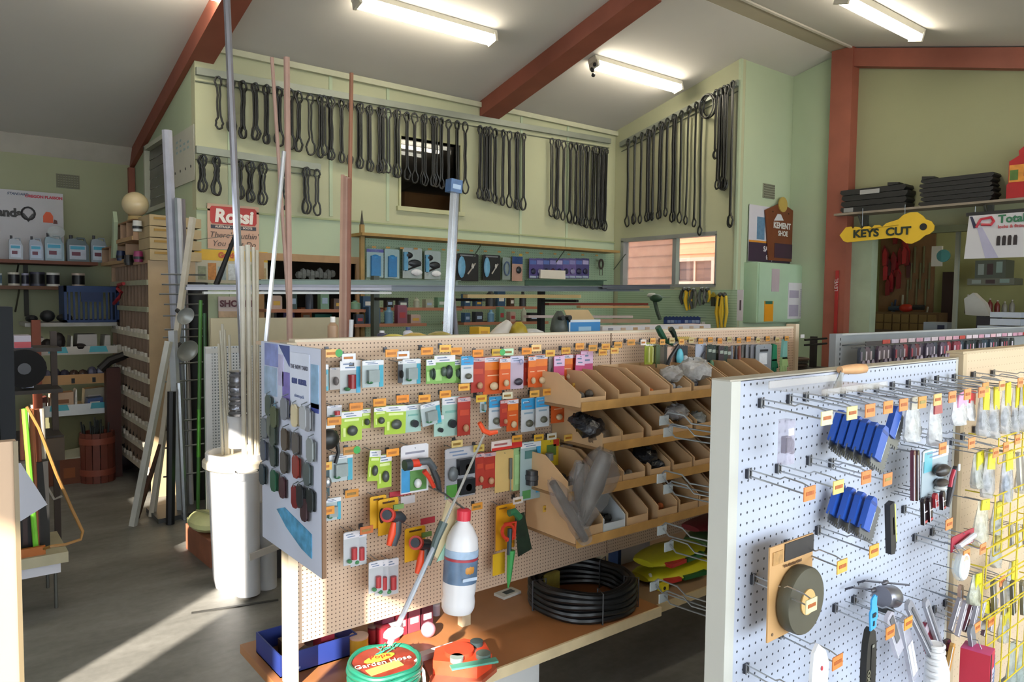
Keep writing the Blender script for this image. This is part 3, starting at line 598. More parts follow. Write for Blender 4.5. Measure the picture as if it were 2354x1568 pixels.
# spirit level on the column
t = T('spirit_level', 'narrow red label strip with white writing on the brick-red column', 'level', (7.055, 3.73, 1.2), -pi/2)
MB().box((-.015, -.012, 0), (.015, 0, .62)).ob('strip', m('9c2424', .4), t); text(t, 'LEVEL', .05, m('d9d2cf', .5, var=0), (0, -.014, .48), rot=(pi/2, -pi/2, 0))
# ---------------------------------------------------------------- inside the workshop
t = T('tool_board', 'brown tool board of red-handled tools seen through the hatch', 'display board', aX(2130, 760, 9.5), -pi/2)
MB().box((-.6, .02, -.9), (.05, .04, 1.3)).ob('board', m('7a5a3c', .7, var=.15), t)
for i in range(26):
    x = -.56+random.random()*.32; z = .35+random.random()*.75
    MB().prism([(x, z), (x+.045, z+.01), (x+.05, z+.16), (x+.02, z+.22), (x-.005, z+.15)], -.0025*i-.002, .018-.0025*i).ob('red_tool', m(random.choice(['9e2028', 'b02c33', '7c1c24', '4a2024']), .4), t)
for i in range(22):
    x = -.56+random.random()*.55; z = -.25+random.random()*.5
    MB().tube([(x, -.002*i, z), (x+random.uniform(-.03, .03), -.002*i, z+.2)], .012, 5).ob('hand_tool', m(random.choice(['5a6478', '8c8f94', '34405c', 'a3a08c']), .4), t)
for i in range(8): MB().box((-.25+i*.035, 0, .3+(i % 3)*.2), (-.235+i*.035, .02, .62+(i % 3)*.2)).ob('chisel', m('6b6a4c', .5), t)
def drawers(nx, nz, X, yc, z0, w_, h_, lb):
    t = T('drawer_bank', lb, 'drawers', (X, yc, z0), -pi/2)
    MB().box((-nx*w_/2-.02, .01, -.9), (nx*w_/2+.02, .3, nz*h_+.02)).ob('carcass', m('6c5436', .7), t)
    for i in range(nx):
        for j in range(nz):
            d = MB().box((-nx*w_/2+i*w_+.006, -.01, j*h_+.006), (-nx*w_/2+(i+1)*w_-.006, .01, (j+1)*h_-.006)).ob('drawer', m('8a6f44', .6, var=.1), t)
q = aX(2080, 760, 9.2); drawers(7, 2, 9.2, q.y+.0, q.z-.02, .1, .11, 'bank of small brown drawers under the red tools in the workshop')
q = aX(2090, 713, 9.3); t = T('red_drill', 'bright red power tool lying on the drawer bank in the workshop', 'tool', (9.22, q.y, aX(2080, 760, 9.2).z+.23-.01), -pi/2)
MB().ball((0, 0, .05), .07, 10, (1.3, .7, .7)).ob('body', m('b83020', .4), t, True); MB().cyl((.08, 0, .06), (.2, 0, .06), .03, 8).ob('nose', m('2a2a2c', .4), t); MB().cyl((-.2, 0, .04), (-.06, 0, .05), .03, 8).ob('sleeve', m('34404c', .4), t)
q = aX(2150, 760, 8.6); gbox('plastic_tub', (2122, 741, 2176, 762), 8.4, .25, 'aeb6be', 'small clear tub on the bench behind the hatch', 'tub', ax='X', bands=[(.6, .2, .9, .7, '3c3f58')])
tag(MB().box((7.9, 1.2, .9), (8.45, 4.4, aX(2150, 762, 8.4).z-.001)).ob('workshop_bench', m('4a3a28', .7)), 'dark timber bench behind the hatch', 'bench')
struct('door_2', MB().box((9.45, aX(2200, 650, 9.45).y, 0), (9.5, aX(2166, 650, 9.45).y, aX(2180, 625, 9.45).z)), m('2c1610', .6))
struct('wall_workshop_back', MB().box((9.56, -.5, 0), (9.62, 4.8, 3)), m('9a9a68', .85))
for k, (x0, y0, x1, y1, hh, lb) in enumerate(((2222, 640, 2330, 655, '77786a', 'grey plastic parts trays'), (2240, 598, 2310, 640, '5d6358', 'wire basket of clear packets'))):
    gbox('parts_tray', (x0, y0, x1, y1), 8.9, .25, hh, lb+' on the workshop wall right of the dark door', 'tray', ax='X', bands=[(.1, .2, .3, .8, '9aa39c'), (.4, .2, .6, .8, '4c3c3c'), (.7, .3, .9, .9, '8fa39a')])
q = aX(2280, 720, 8.6)
for k in range(7):
    gcyl('workshop_bottle', (2215+k*17, 685+random.randint(-8, 8), 2228+k*17, 722), 8.55, BOT, random.choice(['2c2a28', '6b4a30', '48586a', '8a8578', '7a3028']), 'dark bottle on the workshop bench right of the door, %s from the left' % ORD[k], 'bottle', group='bottles on the workshop bench', ax='X', zb=aX(2280, 722, 8.55).z, extra=(('cap', CAP, 'c9c3b0'),))
tag(MB().box((8.5, .3, .6), (8.95, 2.5, aX(2280, 722, 8.55).z-.001)).ob('workshop_bench', m('3c332a', .7)), 'bench with bottles right of the workshop door', 'bench')
t = T('gauge_reel', 'white bag slung on a dark bin inside the workshop', 'bag', aX(2250, 724, 8.2), -pi/2)
MB().prism([(-.12, 0), (.1, -.02), (.04, .12), (-.06, .22), (-.14, .16)], 0, .1).ob('bag', m('c9c4b8', .6), t); MB().box((-.02, 0, -.14), (.16, .14, -.01)).ob('bin', m('3f3a40', .5), t)
t = gbox('tape_reel', (2140, 566, 2163, 612), 8.9, .04, 'c2bcae', 'white reel card beside the teal disc near the workshop door', 'reel', ax='X')
q = aX(2168, 588, 8.9); t = T('sanding_disc', 'teal round disc hanging beside the workshop door', 'disc', q, -pi/2); MB().tube([(0, 0, 0), (0, .02, 0)], .07, 16).ob('disc', m('4f8f8c', .4), t)
for k, (x0, y0, x1, y1) in enumerate(((2275, 718, 2345, 730), (2275, 733, 2345, 748), (2245, 750, 2345, 762))):
    gbox('paper_tray', (x0, y0, x1, y1), 7.6, .3, 'b3bac4', 'pale blue document tray, %s of the three stacked on the counter' % ('top', 'middle', 'bottom')[k], 'tray', ax='X')
# ================================================================ LEFT SIDE
FY = 7.62
def shelf(nm, x0, x1, yf, yb, z, th, hx, label, lip=None, brk=()):
    t = T(nm, label, 'shelf', (x0, yf, z))
    MB().box((0, 0, -th), (x1-x0, yb-yf, 0)).ob('board', m(hx, .6, var=.15, scale=7), t)
    if lip: MB().box((0, -.006, -lip[0]), (x1-x0, 0, lip[1])).ob('edge_strip', m(lip[2], .5, var=.1), t)
    for x in brk: MB().tube([(x, .03, -th), (x, yb-yf-.02, -th-.2)], .008, 5).ob('bracket', m('3c3c30', .6), t)
    return t
z1, z2, z3, z4, z5, z6 = 1.80, 1.575, 1.29, 1.062, .857, .64
shelf('wall_shelf', -.3, 1.25, FY, 8.08, z1, .03, '6a3a26', 'brown wall shelf holding the oil jugs on the far wall', brk=(.95,))
shelf('wall_shelf', -.3, 1.23, FY, 8.08, z2, .03, '5b3a22', 'second brown wall shelf holding rolls of tape below the jugs', brk=(.95,))
t = T('shelf_standard', 'dark upright slotted wall standard behind the jugs', 'upright', (.72, 8.07, 1.3)); MB().box((0, 0, 0), (.035, .025, .47)).ob('strip', m('2f2d22', .6), t)
# white tool board
p = aY(148, 590, 7.95); q = aY(0, 434, 7.95); W = 1.3; H = q.z-z1-.0
t = T('tool_brand_board', 'white promotional board with tool pictures leaning on the far wall above the jugs', 'sign', (p.x-W/2, 7.95, z1+.001))
MB().box((-W/2, 0, 0), (W/2, .015, H)).ob('board', m('b9b8be', .5, var=.03), t)
def u(px): return aY(px, 500, 7.95).x-(p.x-W/2)
def vz(py): return aY(75, py, 7.95).z-z1
text(t, 'STANDARD', .03, m('43506a', .5, var=0), (u(42), -.003, vz(449)), bold=.001, lean=.2)
text(t, 'OREGON PLASSON', .033, m('b8334a', .5, var=0), (u(102), -.003, vz(452)), bold=.002)
text(t, 'Brands.', .1, m('1e1a1c', .5, var=0), (u(10), -.003, vz(493)), bold=.006)
MB().tube([(u(65)+.05*cos(a*pi/6), -.004, vz(492)+.055*sin(a*pi/6)) for a in range(12)], .009, 5, True).ob('emblem_ring', m('2c2b2f', .5), t)
MB().prism([(u(65)-.06, vz(488)), (u(65), vz(512)), (u(65)+.06, vz(488)), (u(65)+.03, vz(492)), (u(65), vz(502)), (u(65)-.03, vz(492))], -.004, -.001).ob('emblem', m('2c2b2f', .5), t)
MB().prism([(u(99), vz(510)), (u(122), vz(510)), (u(122), vz(494)), (u(116), vz(486)), (u(106), vz(485)), (u(99), vz(495))], -.003, 0).ob('picture', m('d5521c', .5, var=.15), t)
MB().prism([(u(122), vz(512)), (u(132), vz(512)), (u(131), vz(504)), (u(124), vz(502))], -.004, 0).ob('picture_detail', m('5a2418', .5), t)
# jugs
def jug(x0, x1, y0, col, lab, k, Y=7.66, desc=''):
    a, c = aY(x0, 590, Y), aY(x1, 590, Y); W = c.x-a.x; H = aY(x0, y0, Y).z-z1
    t = T('oil_jug', desc, 'jug', ((a.x+c.x)/2, Y, z1+.001), group='oil jugs on the upper far shelf')
    MB().prism([(-W/2, 0), (W/2, 0), (W/2, H*.6), (W*.3, H*.78), (-W*.15, H*.88), (-W*.45, H*.84), (-W/2, H*.7)], 0, W*.45).ob('body', m(col, .35, var=.08), t)
    MB().cyl((-W*.3, W*.22, H*.84), (-W*.3, W*.22, H), W*.09, 10).ob('cap', m('34343c', .4), t, True)
    MB().tube([(W*.42, W*.22, H*.62), (W*.3, W*.22, H*.9), (-W*.05, W*.22, H*.9)], W*.06, 6).ob('handle', m(col, .35), t, True)
    MB().box((-W*.4, -.002, H*.08), (W*.36, 0, H*.62)).ob('paper_label', m(lab, .4, var=.15, scale=25), t)
    MB().box((-W*.3, -.004, H*.22), (W*.1, -.002, H*.36)).ob('print_panel', m('6a3146', .5), t)
    MB().box((-W*.36, -.004, H*.46), (W*.3, -.002, H*.58)).ob('print_band', m('3f9dbe', .5), t)
for k, (x0, x1, y0, c1, c2, d) in enumerate(((21, 53, 541, '9aa3b0', 'b9c3d4', 'small silver-blue oil jug, leftmost on the upper far shelf'), (68, 100, 543, '8f9cb0', 'a9b8d0', 'small silver-blue oil jug in front of the white board, second from left'), (104, 148, 535, '7f9aa8', '9fb4c4', 'larger blue-labelled oil jug at the right edge of the white board'), (155, 205, 540, '54646a', 'b0b8c8', 'widest dark grey oil jug with a pale label right of the white board'), (210, 248, 541, '8a98a4', 'bcc8d8', 'silver oil jug at the right end of the upper far shelf'))):
    jug(x0, x1, y0, c1, c2, k, desc=d)
MB_ = None
t = T('clear_bag', 'clear plastic bag draped over the larger jug on the far shelf', 'bag', (aY(130, 560, 7.6).x, 7.625, z1+.19)); MB().ball((0, .0, .06), .06, 9, (1.2, .4, 1)).ob('bag', m('c9d2d6', .15, alpha=.35), t, True)
# tapes
for k, (x0, x1, y0, c, e) in enumerate(((0, 5, 628, '3b5a70', 'cfd6d8'), (19, 47, 626, '17171c', 'c9c3b6'), (50, 68, 628, '1b1b2a', '8a8aa0'), (70, 106, 625, '101014', '39394a'), (108, 140, 627, '15151f', 'c9c9c4'), (167, 198, 628, '14141a', 'b8a89a'))):
    gcyl('tape_roll', (x0, y0, x1, 650), 7.66, [(.97, 0), (.97, 1)], c, 'black pale-rimmed tape roll, %s from the left on the second far shelf' % ORD[k], 'tape', group='rolls of tape on the second far shelf', zb=z2+.001, extra=(('rim', [(1, 0), (1, .16)], e), ('rim', [(1, .84), (1, 1.0)], e)))
# lower shelving unit
t = T('post', 'reddish timber post at the left end of the lower far shelves', 'post', (aY(86, 900, 6.9).x, 6.9, 0)); MB().box((-.03, -.03, 0), (.03, .03, 1.30)).ob('shaft', m('8a4630', .6, var=.2), t)
X0, X1 = .62, 1.27
shelf('low_shelf', X0, X1, 6.95, 7.4, 1.275, .03, '9b9b96', 'pale grey top shelf carrying the blue crate')
shelf('low_shelf', X0+.03, X1, 6.95, 7.4, 1.045, .02, 'a8a49a', 'second low shelf with a white and aqua edge strip', lip=(.03, .035, 'b9b4ac'))
shelf('low_shelf', X0+.03, X1, 6.95, 7.4, .80, .03, 'b08a58', 'raw timber low shelf with bagged goods and black hooks', lip=(.03, .05, 'b58a58'))
shelf('low_shelf', X0+.06, X1, 6.95, 7.4, .575, .02, 'd8d8d2', 'lowest sunlit shelf with a white and aqua edge strip', lip=(.06, .03, 'dfe4e6'))
for z, n in ((1.045, 'a'), (.575, 'b')):
    for x in (.84, 1.13):
        b = MB().prism([(x-.07, z-.015), (x+.07, z-.015), (x+.055, z+.033), (x-.06, z+.033)], 6.941, 6.9439); b.ob('aqua_sticker', m('4fa9b8', .5, var=.1)); o = bpy.data.objects[-1] if False else None
# (stickers are tagged below)
for o in list(COL.objects):
    if o.name.startswith('aqua_sticker') and o.parent is None:
        sh = [q for q in COL.objects if q.name.startswith('low_shelf') and abs(q.location.z-(1.045 if o.data.vertices[0].co.z > .9 else .575)) < .01][0]
        o.parent = sh; o.location = -sh.location
# blue crate
p = aY(206, 730, 6.97)
t = T('plastic_crate', 'dark blue slatted plastic crate on the pale top shelf', 'crate', (p.x+.02, 6.97, 1.276)); W, H, D = .40, .30, .3; cb = m('17325f', .6, var=.1)
b = MB(); b.box((-W/2, 0, 0), (W/2, D, .02)); b.box((-W/2, 0, H-.05), (W/2, .012, H)); b.box((-W/2, D-.012, H-.05), (W/2, D, H))
for s in (-1, 1): b.box((s*W/2-.02 if s > 0 else -W/2, 0, 0), (W/2 if s > 0 else -W/2+.02, D, H))
b.ob('body', cb, t)
for i in range(11): MB().box((-W/2+.03+i*.034, 0, .02), (-W/2+.045+i*.034, .01, H-.05)).ob('slat', cb, t)
MB().box((-.08, -.005, H-.13), (.08, .004, H-.05)).ob('panel', m('132850', .6), t)
for k, (x, wd, h) in enumerate(((.68, .09, .06), (.79, .11, .1), (.91, .12, .07))):
    t = T('black_bag', 'dark folded bag on the pale top shelf, %s from the left' % ORD[k], 'bag', (x, 7.05, 1.276), group='dark bags left of the blue crate'); MB().ball((0, .05, h/2), 1, 10, (wd/2, .06, h/2)).ob('body', m('14161a', .6, bump=.5), t, True)
# second shelf goods: cartons and dark shoes
for k, (x, wd, h, hh) in enumerate(((.72, .06, .11, 'b8b5ae'), (.94, .02, .12, 'c4c2bc'), (1.05, .15, .13, 'a7a3a0'), (1.2, .05, .12, 'b4b1aa'))):
    t = T('open_carton', 'pale open display carton, %s from the left on the second low shelf' % ORD[k], 'carton', (x, 6.98, 1.081-.035), group='pale cartons on the second low shelf'); MB().prism([(-wd/2, 0), (wd/2, 0), (wd/2, h), (-wd/2+.01, h)], 0, .2).ob('body', m(hh, .6), t)
for k, (x, wd, h) in enumerate(((.77, .1, .1), (.85, .1, .15), (1.0, .1, .06))):
    t = T('dark_goods', 'black rubbery item, %s from the left on the second low shelf' % ORD[k], 'goods', (x, 6.99, 1.046), group='black items on the second low shelf'); MB().ball((0, .0, h/2), 1, 10, (wd/2, .06, h/2)).ob('body', m('1a1214', .6, bump=.6), t, True)
for k in range(9):
    x = .69+k*.066
    t = T('bagged_part', 'clear-wrapped dark part, %s from the left on the raw timber shelf' % ORD[k], 'bag', (x, 7.0, .801), group='bagged parts on the raw timber shelf'); h = .07+.04*random.random()
    MB().ball((0, .0, h/2), 1, 8, (.04, .05, h/2)).ob('bag', m(random.choice(['3a3a48', '55556a', '2a2420', '6a6a7c', '4a3a34']), .25, var=.35, scale=30), t, True)
for x in (.8, .94, 1.09): t = T('black_hook', 'small black clip on the edge of the raw timber shelf at x %d' % 0, 'clip', (x, 6.94, .79), group='black clips on the timber shelf edge'); t['label'] = '%s black clip on the edge of the raw timber shelf' % {.8: 'left', .94: 'middle', 1.09: 'right'}[x]; MB().box((-.012, -.004, -.01), (.012, .003, .03)).ob('clip', blk, t)
for k, (x, wd, h, hh, d) in enumerate(((.86, .17, .13, 'c9a98c', 'pinkish torn carton on the sunlit lowest shelf'), (.96, .02, .15, 'e2e0da', 'white upright card beside the torn carton'), (1.1, .12, .07, '4b5f8c', 'blue packet on the sunlit lowest shelf'), (1.12, .16, .14, 'b7b09a', 'pale carton behind the blue packet'), (.73, .06, .1, '5a2a22', 'dark red box at the left of the lowest shelf'))):
    t = T('shelf_box', d, 'box', (x, 6.97 if k != 3 else 7.12, .576)); MB().prism([(-wd/2, 0), (wd/2, 0), (wd/2, h), (-wd/2+.01, h*.92)], 0, .13).ob('body', m(hh, .6, var=.15), t); MB().box((-wd*.3, -.002, h*.3), (wd*.3, 0, h*.55)).ob('print_panel', m('8a5a3a' if k == 0 else 'cfcabf', .6), t)
t = T('counter_panel', 'olive cupboard front below the lowest sunlit shelf', 'cupboard', (.68, 7.02, 0)); MB().box((0, 0, .18), (.6, .02, .50)).ob('door', m('6f6c4c', .7), t); MB().box((0, 0, 0), (.02, .3, .5)).ob('side_panel', m('c8b690', .6), t); MB().box((0, .0, .12), (.6, .03, .2)).ob('rail', m('5a3226', .6), t)
p = aZ(150, 1072, 0)
t = T('cardboard_box', 'reddish-brown cardboard box on the floor under the far shelves', 'box', (.83, 6.72, 0)); MB().box((-.15, 0, 0), (.15, .25, .2)).ob('body', m('6b3a22', .7, var=.12), t); MB().slab([(-.15, 0, .2), (.15, 0, .2), (.15, .2, .24), (-.15, .2, .21)], (0, 0, .01)).ob('flap', m('a8a690', .6), t); MB().box((.0, -.002, .05), (.08, 0, .13)).ob('print_panel', m('8a4a1e', .6), t)
t = T('wooden_barrel', 'small reddish wooden barrel bristling with black sticks beside the dark post', 'barrel', (1.07, 6.72, 0))
for k in range(14):
    a = 2*pi*k/14; MB().prism([(.125*cos(a-.2), .125*sin(a-.2)), (.125*cos(a+.2), .125*sin(a+.2)), (.112*cos(a+.2), .112*sin(a+.2)), (.112*cos(a-.2), .112*sin(a-.2))], 0, .4, 'xy').ob('stave', m('70382a', .6, var=.2), t)
for z in (.06, .31): MB().lathe([(.13, z), (.13, z+.05)], 20).ob('hoop', m('8a4634', .5), t, True)
for k in range(16):
    a = random.random()*6.28; r_ = random.random()*.09; MB().cyl((r_*cos(a), r_*sin(a), .2), (r_*1.3*cos(a), r_*1.3*sin(a), .44+random.random()*.08), .007, 5).ob('stick', m('1f2320', .5), t)
p = aZ(262, 1095, 0)
t = T('timber_post', 'dark brown square timber post with a black cap beside the bin tower', 'post', (p.x, p.y, 0))
Hh = aY(260, 845, p.y).z; MB().box((-.05, -.05, 0), (.055, .05, Hh)).ob('shaft', m('45221a', .6, var=.2), t); MB().tube([(-.09, -.03, Hh-.01), (-.02, -.03, Hh+.06), (.12, -.03, Hh+.11)], .035, 8).ob('cap', m('1d1715', .5), t, True)
t = T('sack_pile', 'dark bundle with a purple knot on the floor behind the timber post', 'bundle', (p.x+.1, p.y+.15, 0)); MB().ball((0, 0, .12), .13, 9, (1, .8, .9)).ob('bundle', m('2a1c22', .6, bump=.5), t, True); MB().ball((.08, -.06, .2), .05, 8).ob('knot', m('4b2a44', .5), t, True)
# ---------------------------------------------------------------- bin tower against the partition
TX, TY0, TY1 = 1.29, 5.90, 7.25
t = T('bin_tower', 'tall pale wooden pigeonhole tower with white-edged rows of bins', 'shelving', (TX, TY0, 0))
pl = m('b08f72', .6, var=.12, scale=8); TH = 1.76; DY = TY1-TY0; DXX = .33
MB().box((0, 0, 0), (DXX, .02, TH)).ob('side_panel', m('b39a78', .6, var=.1), t)
MB().box((0, DY-.02, 0), (DXX, DY, TH)).ob('side_panel', pl, t)
MB().box((DXX-.01, .02, 0), (DXX, DY-.02, TH)).ob('back_panel', m('6f5a4a', .7), t)
MB().box((0, .02, TH-.02), (DXX, DY-.02, TH)).ob('top_panel', pl, t)
zs = [.18, .34, .51, .70, .87, 1.03, 1.20, 1.40, 1.60]
for i, z in enumerate(zs):
    s_ = MB().box((.0, .02, z-.012), (DXX-.012, DY-.02, z)).ob('shelf', pl, t)
    MB().box((-.012, .0, z-.02), (-.0005, DY, z+.018)).ob('front_strip', m('cfc6b0' if i < 7 else '9f9f86', .5, var=.15, scale=14), s_)
for i in range(1, 11):
    y = .02+(DY-.04)*i/11; MB().box((.01, y-.004, .18), (DXX-.015, y+.004, TH-.02)).ob('divider', m('8f7560', .6), t)
b = MB()
for z in zs[:7]:
    for i in range(11):
        y = .05+(DY-.08)*i/11; b.box((-.02, y, z+.018), (-.004, y+.05, z+.04+.02*random.random()))
o = b.ob('bin_contents', m('c9c2b4', .5, var=.3, scale=30), t); o['kind'] = 'stuff'
b = MB()
for z in zs[:4]:
    for i in range(11): b.ball((.05, .06+(DY-.1)*i/11, z+.03), .035, 6)
o = b.ob('small_fittings', m('26221f', .5, var=.4, scale=30), t); o['kind'] = 'stuff'
# red hook strip on the tower
t = T('red_strap', 'bent red strap hanging at the top left of the bin tower', 'strap', aX(272, 650, 1.25), -pi/2)
q = [aX(*c, 1.25) for c in ((284, 652), (272, 655), (270, 664), (279, 672), (274, 684), (262, 698))]; o0 = q[0]*0+aX(272, 650, 1.25)
MB().tube([(-(v.y-o0.y), 0, v.z-o0.z) for v in q], .014, 6).ob('strap', m('a3242a', .5), t, True)
# upper pigeonhole boxes on the tower top
for k in range(2):
    z = TH+.002+k*.165; y0 = 6.55-k*.28
    t = T('pigeonhole_box', 'open brown pigeonhole box with clutter, %s on top of the bin tower' % ('lower' if k == 0 else 'upper'), 'box', (TX-.02, y0, z))
    L_ = 1.0-k*.3; b = MB(); b.box((0, 0, 0), (.3, L_, .012)); b.box((.29, 0, 0), (.3, L_, .155)); b.ob('body', pl, t)
    for i in range(4): MB().box((0, i*L_/3.03, .012), (.29, i*L_/3.03+.01, .155)).ob('divider', pl, t)
    MB().box((0, 0, .15), (.3, L_, .162)).ob('top_panel', m('8a6238', .6), t)
    MB().box((-.01, 0, -.0), (-.0005, L_, .03)).ob('front_strip', m('b8966a', .6), t)
for k in range(4):
    z = TH+.002+k*.084
    t = T('plywood_box', 'plywood box with a yellowed label, %s in the stack on the tower' % ('lowest', 'second lowest', 'second from top', 'topmost')[k], 'drawer', (TX+.01, TY0-.02, z), group='plywood drawers stacked on the bin tower')
    MB().prism([(0, 0), (.36, 0), (.36, .068), (.0, .08)], 0, .35).ob('body', m('b09b74', .6, var=.12, scale=7), t); MB().box((.03, -.003, .045), (.13, 0, .062)).ob('paper_label', m('a37f3a', .6), t)
for k, (px_, py_, c, nm, d) in enumerate(((316, 520, 'd0d0cc', 'white_mug', 'small black and white item in the upper pigeonhole'), (318, 590, '8a2a5a', 'pink_clip', 'pinkish plastic item in the lower pigeonhole'), (278, 588, '1f2a4c', 'navy_tin', 'small navy tin in the lower pigeonhole'), (296, 598, '2a2422', 'black_reel', 'small black reel beside the navy tin'))):
    p = aX(px_, py_, TX-.03); t = T(nm, d, 'fitting', p, -pi/2); b = MB(); b.lathe([(.03, -.04), (.034, .0), (.03, .04)], 12); b.ob('body', m(c, .4), t, True); MB().lathe([(.036, -.02), (.036, .0)], 12).ob('band', m('1a1a1c', .4), t, True)
p = aX(258, 540, TX-.05); t = T('white_bracket', 'tall pale green slanted board at the far end of the pigeonholes', 'board', p, -pi/2); MB().slab([(-.08, 0, -.19), (.02, 0, -.19), (.08, 0, .1), (.04, 0, .19)], (0, .03, 0)).ob('board', m('a9b89a', .6), t)
p = aX(311, 470, 1.36); t = T('glass_globe', 'cream glass globe lampshade resting on top of the bin tower', 'globe', p); MB().ball((0, 0, 0), .1, 22).ob('globe', m('c9b892', .25, var=.04), t, True); MB().lathe([(.06, -.13), (.055, -.095)], 18).ob('collar', m('a08a5a', .4), t, True)
# items leaning in the tower lower part
# ---------------------------------------------------------------- rods, tubes and leaning stock
def pole(px1, py1, px2, py2, Y, r, hx, name, label, cat, z0=0, rough=.4, metal=0, sq=False, group=None, n=8, r2=None, var=.1, Y2=None, extra=None):
    a = aY(px1, py1, Y); c = aY(px2, py2, Y2 or Y); d = (c-a); s_ = (z0-a.z)/d.z if z0 is not None else 1; e = a+d*s_
    t = T(name, label, cat, e, group=group)
    b = MB(); v = a-e
    if sq:
        n_ = 4; b.tube([(0, 0, 0), v], [r, r2 or r], 4)
    else: b.tube([(0, 0, 0), v], [r, r2 or r], n)
    b.ob('shaft', m(hx, rough, metal, var=var, scale=14), t, not sq)
    if extra: MB().tube([v*extra[0], v*extra[1]], r*1.12, n).ob(extra[2], m(extra[3], .3, .3, var=.3, scale=20), t, True)
    return t, e, a
# dark store rack behind: far tubes
pole(384, 300, 402, 700, 5.55, .034, 'a9abb8', 'white_tube', 'tall white plastic tube leaning beside the bin tower, tallest of the left group', 'tube')
pole(407, 455, 424, 900, 5.5, .018, '8f9698', 'grey_channel', 'grey channel length just right of the tall white tube', 'channel', sq=True, metal=.4)
pole(412, 456, 430, 900, 5.45, .014, 'c8c8cc', 'white_channel', 'thin white channel length beside the grey channel', 'channel', sq=True)
pole(421, 458, 434, 900, 5.5, .014, '9a9298', 'grey_channel', 'right-hand grey channel length of the narrow pair by the partition end', 'channel', sq=True, metal=.4)
pole(443, 500, 424, 640, 5.4, .024, 'cfc6b4', 'cream_batten', 'cream timber batten leaning left against the narrow channels', 'batten', sq=True)
pole(397, 760, 416, 1150, 5.35, .03, 'c9ced4', 'white_downpipe', 'white downpipe standing below the tall white tube', 'pipe', sq=True)
pole(388, 785, 318, 1145, 5.3, .026, 'c9c8c0', 'white_post', 'white square post leaning out to the left across the bin tower', 'post', Y2=5.25, sq=True)
pole(400, 925, 330, 1145, 5.4, .016, '4a2c1c', 'dark_batten', 'dark brown batten leaning beside the white square post', 'batten', sq=True)
pole(412, 880, 424, 1165, 5.2, .02, 'b7bcc2', 'chrome_post', 'shiny grey post standing on the low grey platform', 'post', metal=.8, rough=.25)
pole(395, 900, 392, 1160, 5.15, .028, '18181c', 'black_tube', 'black tube standing left of the shiny grey post', 'tube')
# wire display stand
p = aZ(425, 1165, 0); DYs = p.y-.1
t = T('wire_stand', 'wire display stand with many horizontal arms on a low grey platform', 'stand', (aY(427, 900, DYs).x, DYs, .03))
zt_ = aY(427, 620, DYs).z-.03
MB().cyl((0, 0, 0), (0, 0, zt_), .011, 8).ob('upright', steel, t, True)
for y in (632, 655, 677, 700, 726, 757, 775, 835, 875, 918, 966, 990, 1025, 1090):
    z = aY(427, y, DYs).z-.03; l_ = random.uniform(.12, .17)
    MB().tube([(-l_, 0, z), (0, -.012, z), (l_*.95, .0, z+.003)], .006, 5).ob('wire_arm', steel, t)
b = MB().prism([(-.24, -.22), (.42, -.12), (.42, .25), (-.24, .12)], -.03, 0, 'xy'); b.ob('platform', m('5c5c5c', .5, .3), t)
for (x_, y_, r_) in ((427, 727, .062), (432, 807, .078)):
    p = aY(x_, y_, DYs-.12)
    t = T('reflector_lamp', '%s round aluminium reflector dish clipped to the wire stand' % ('upper smaller' if r_ < .07 else 'lower larger'), 'lamp', p, 0, rot=(radians(-70), 0, .3))
    MB().lathe([(r_*.2, .05), (r_*.45, .045), (r_*.85, .015), (r_, 0), (r_*.97, 0), (r_*.8, .01), (r_*.4, .035), (.001, .04)], 24).ob('dish', m('b4b6b4', .4, .4), t, True)
    MB().cyl((0, 0, .05), (0, 0, .11), r_*.25, 10).ob('socket', m('3a3a3a', .5), t, True)
# black cylinder put in for a dark gap, green tools
t = T('dark_gap_roll', 'tall black cylinder added for the dark gap behind the wire stand', 'roll', (aY(452, 900, 5.6).x, 5.6, 0)); MB().cyl((0, 0, 0), (0, 0, 1.6), .085, 14).ob('roll', m('121214', .6), t, True)
pole(461, 690, 457, 1000, 5.2, .012, '4f8a3c', 'green_pole', 'bright green handled tool standing right of the wire stand', 'tool', extra=(.28, .5, 'grip', '5fae3a'))
pole(470, 720, 474, 1000, 5.1, .012, '2f5a34', 'green_tool', 'dark green slim tool beside the bright green one', 'tool')
pole(541, 540, 497, 655, 5.0, .02, '1d1b1c', 'black_tool', 'black slanted tool handle crossing in front of the yellow-topped poster', 'tool', z0=None, r2=.012)
q = aY(541, 540, 5.0); o = [c for c in COL.objects if c.name == 'black_tool'][0]; MB().tube([q-o.location, q-o.location+V((0, 1.0, .02))], .002, 4).ob('wire', zinc, o)
p = aZ(455, 1150, .0)
t = T('black_bucket', 'black bucket with a green and white bag on top beside the perforated white stand', 'bucket', (1.55, 5.0, .031)); MB().lathe([(.085, 0), (.11, .17)], 16).ob('bucket', m('1b1b1d', .4), t, True)
t = T('green_bag', 'green and white bag lying on the black bucket', 'bag', (1.55, 5.0, .205)); MB().ball((0, 0, .05), 1, 10, (.12, .1, .06)).ob('bag', m('5fb83c', .4, var=.3, scale=14), t, True); MB().ball((-.06, -.06, .03), 1, 8, (.08, .05, .04)).ob('white_corner', m('d8e0c8', .4), t, True)
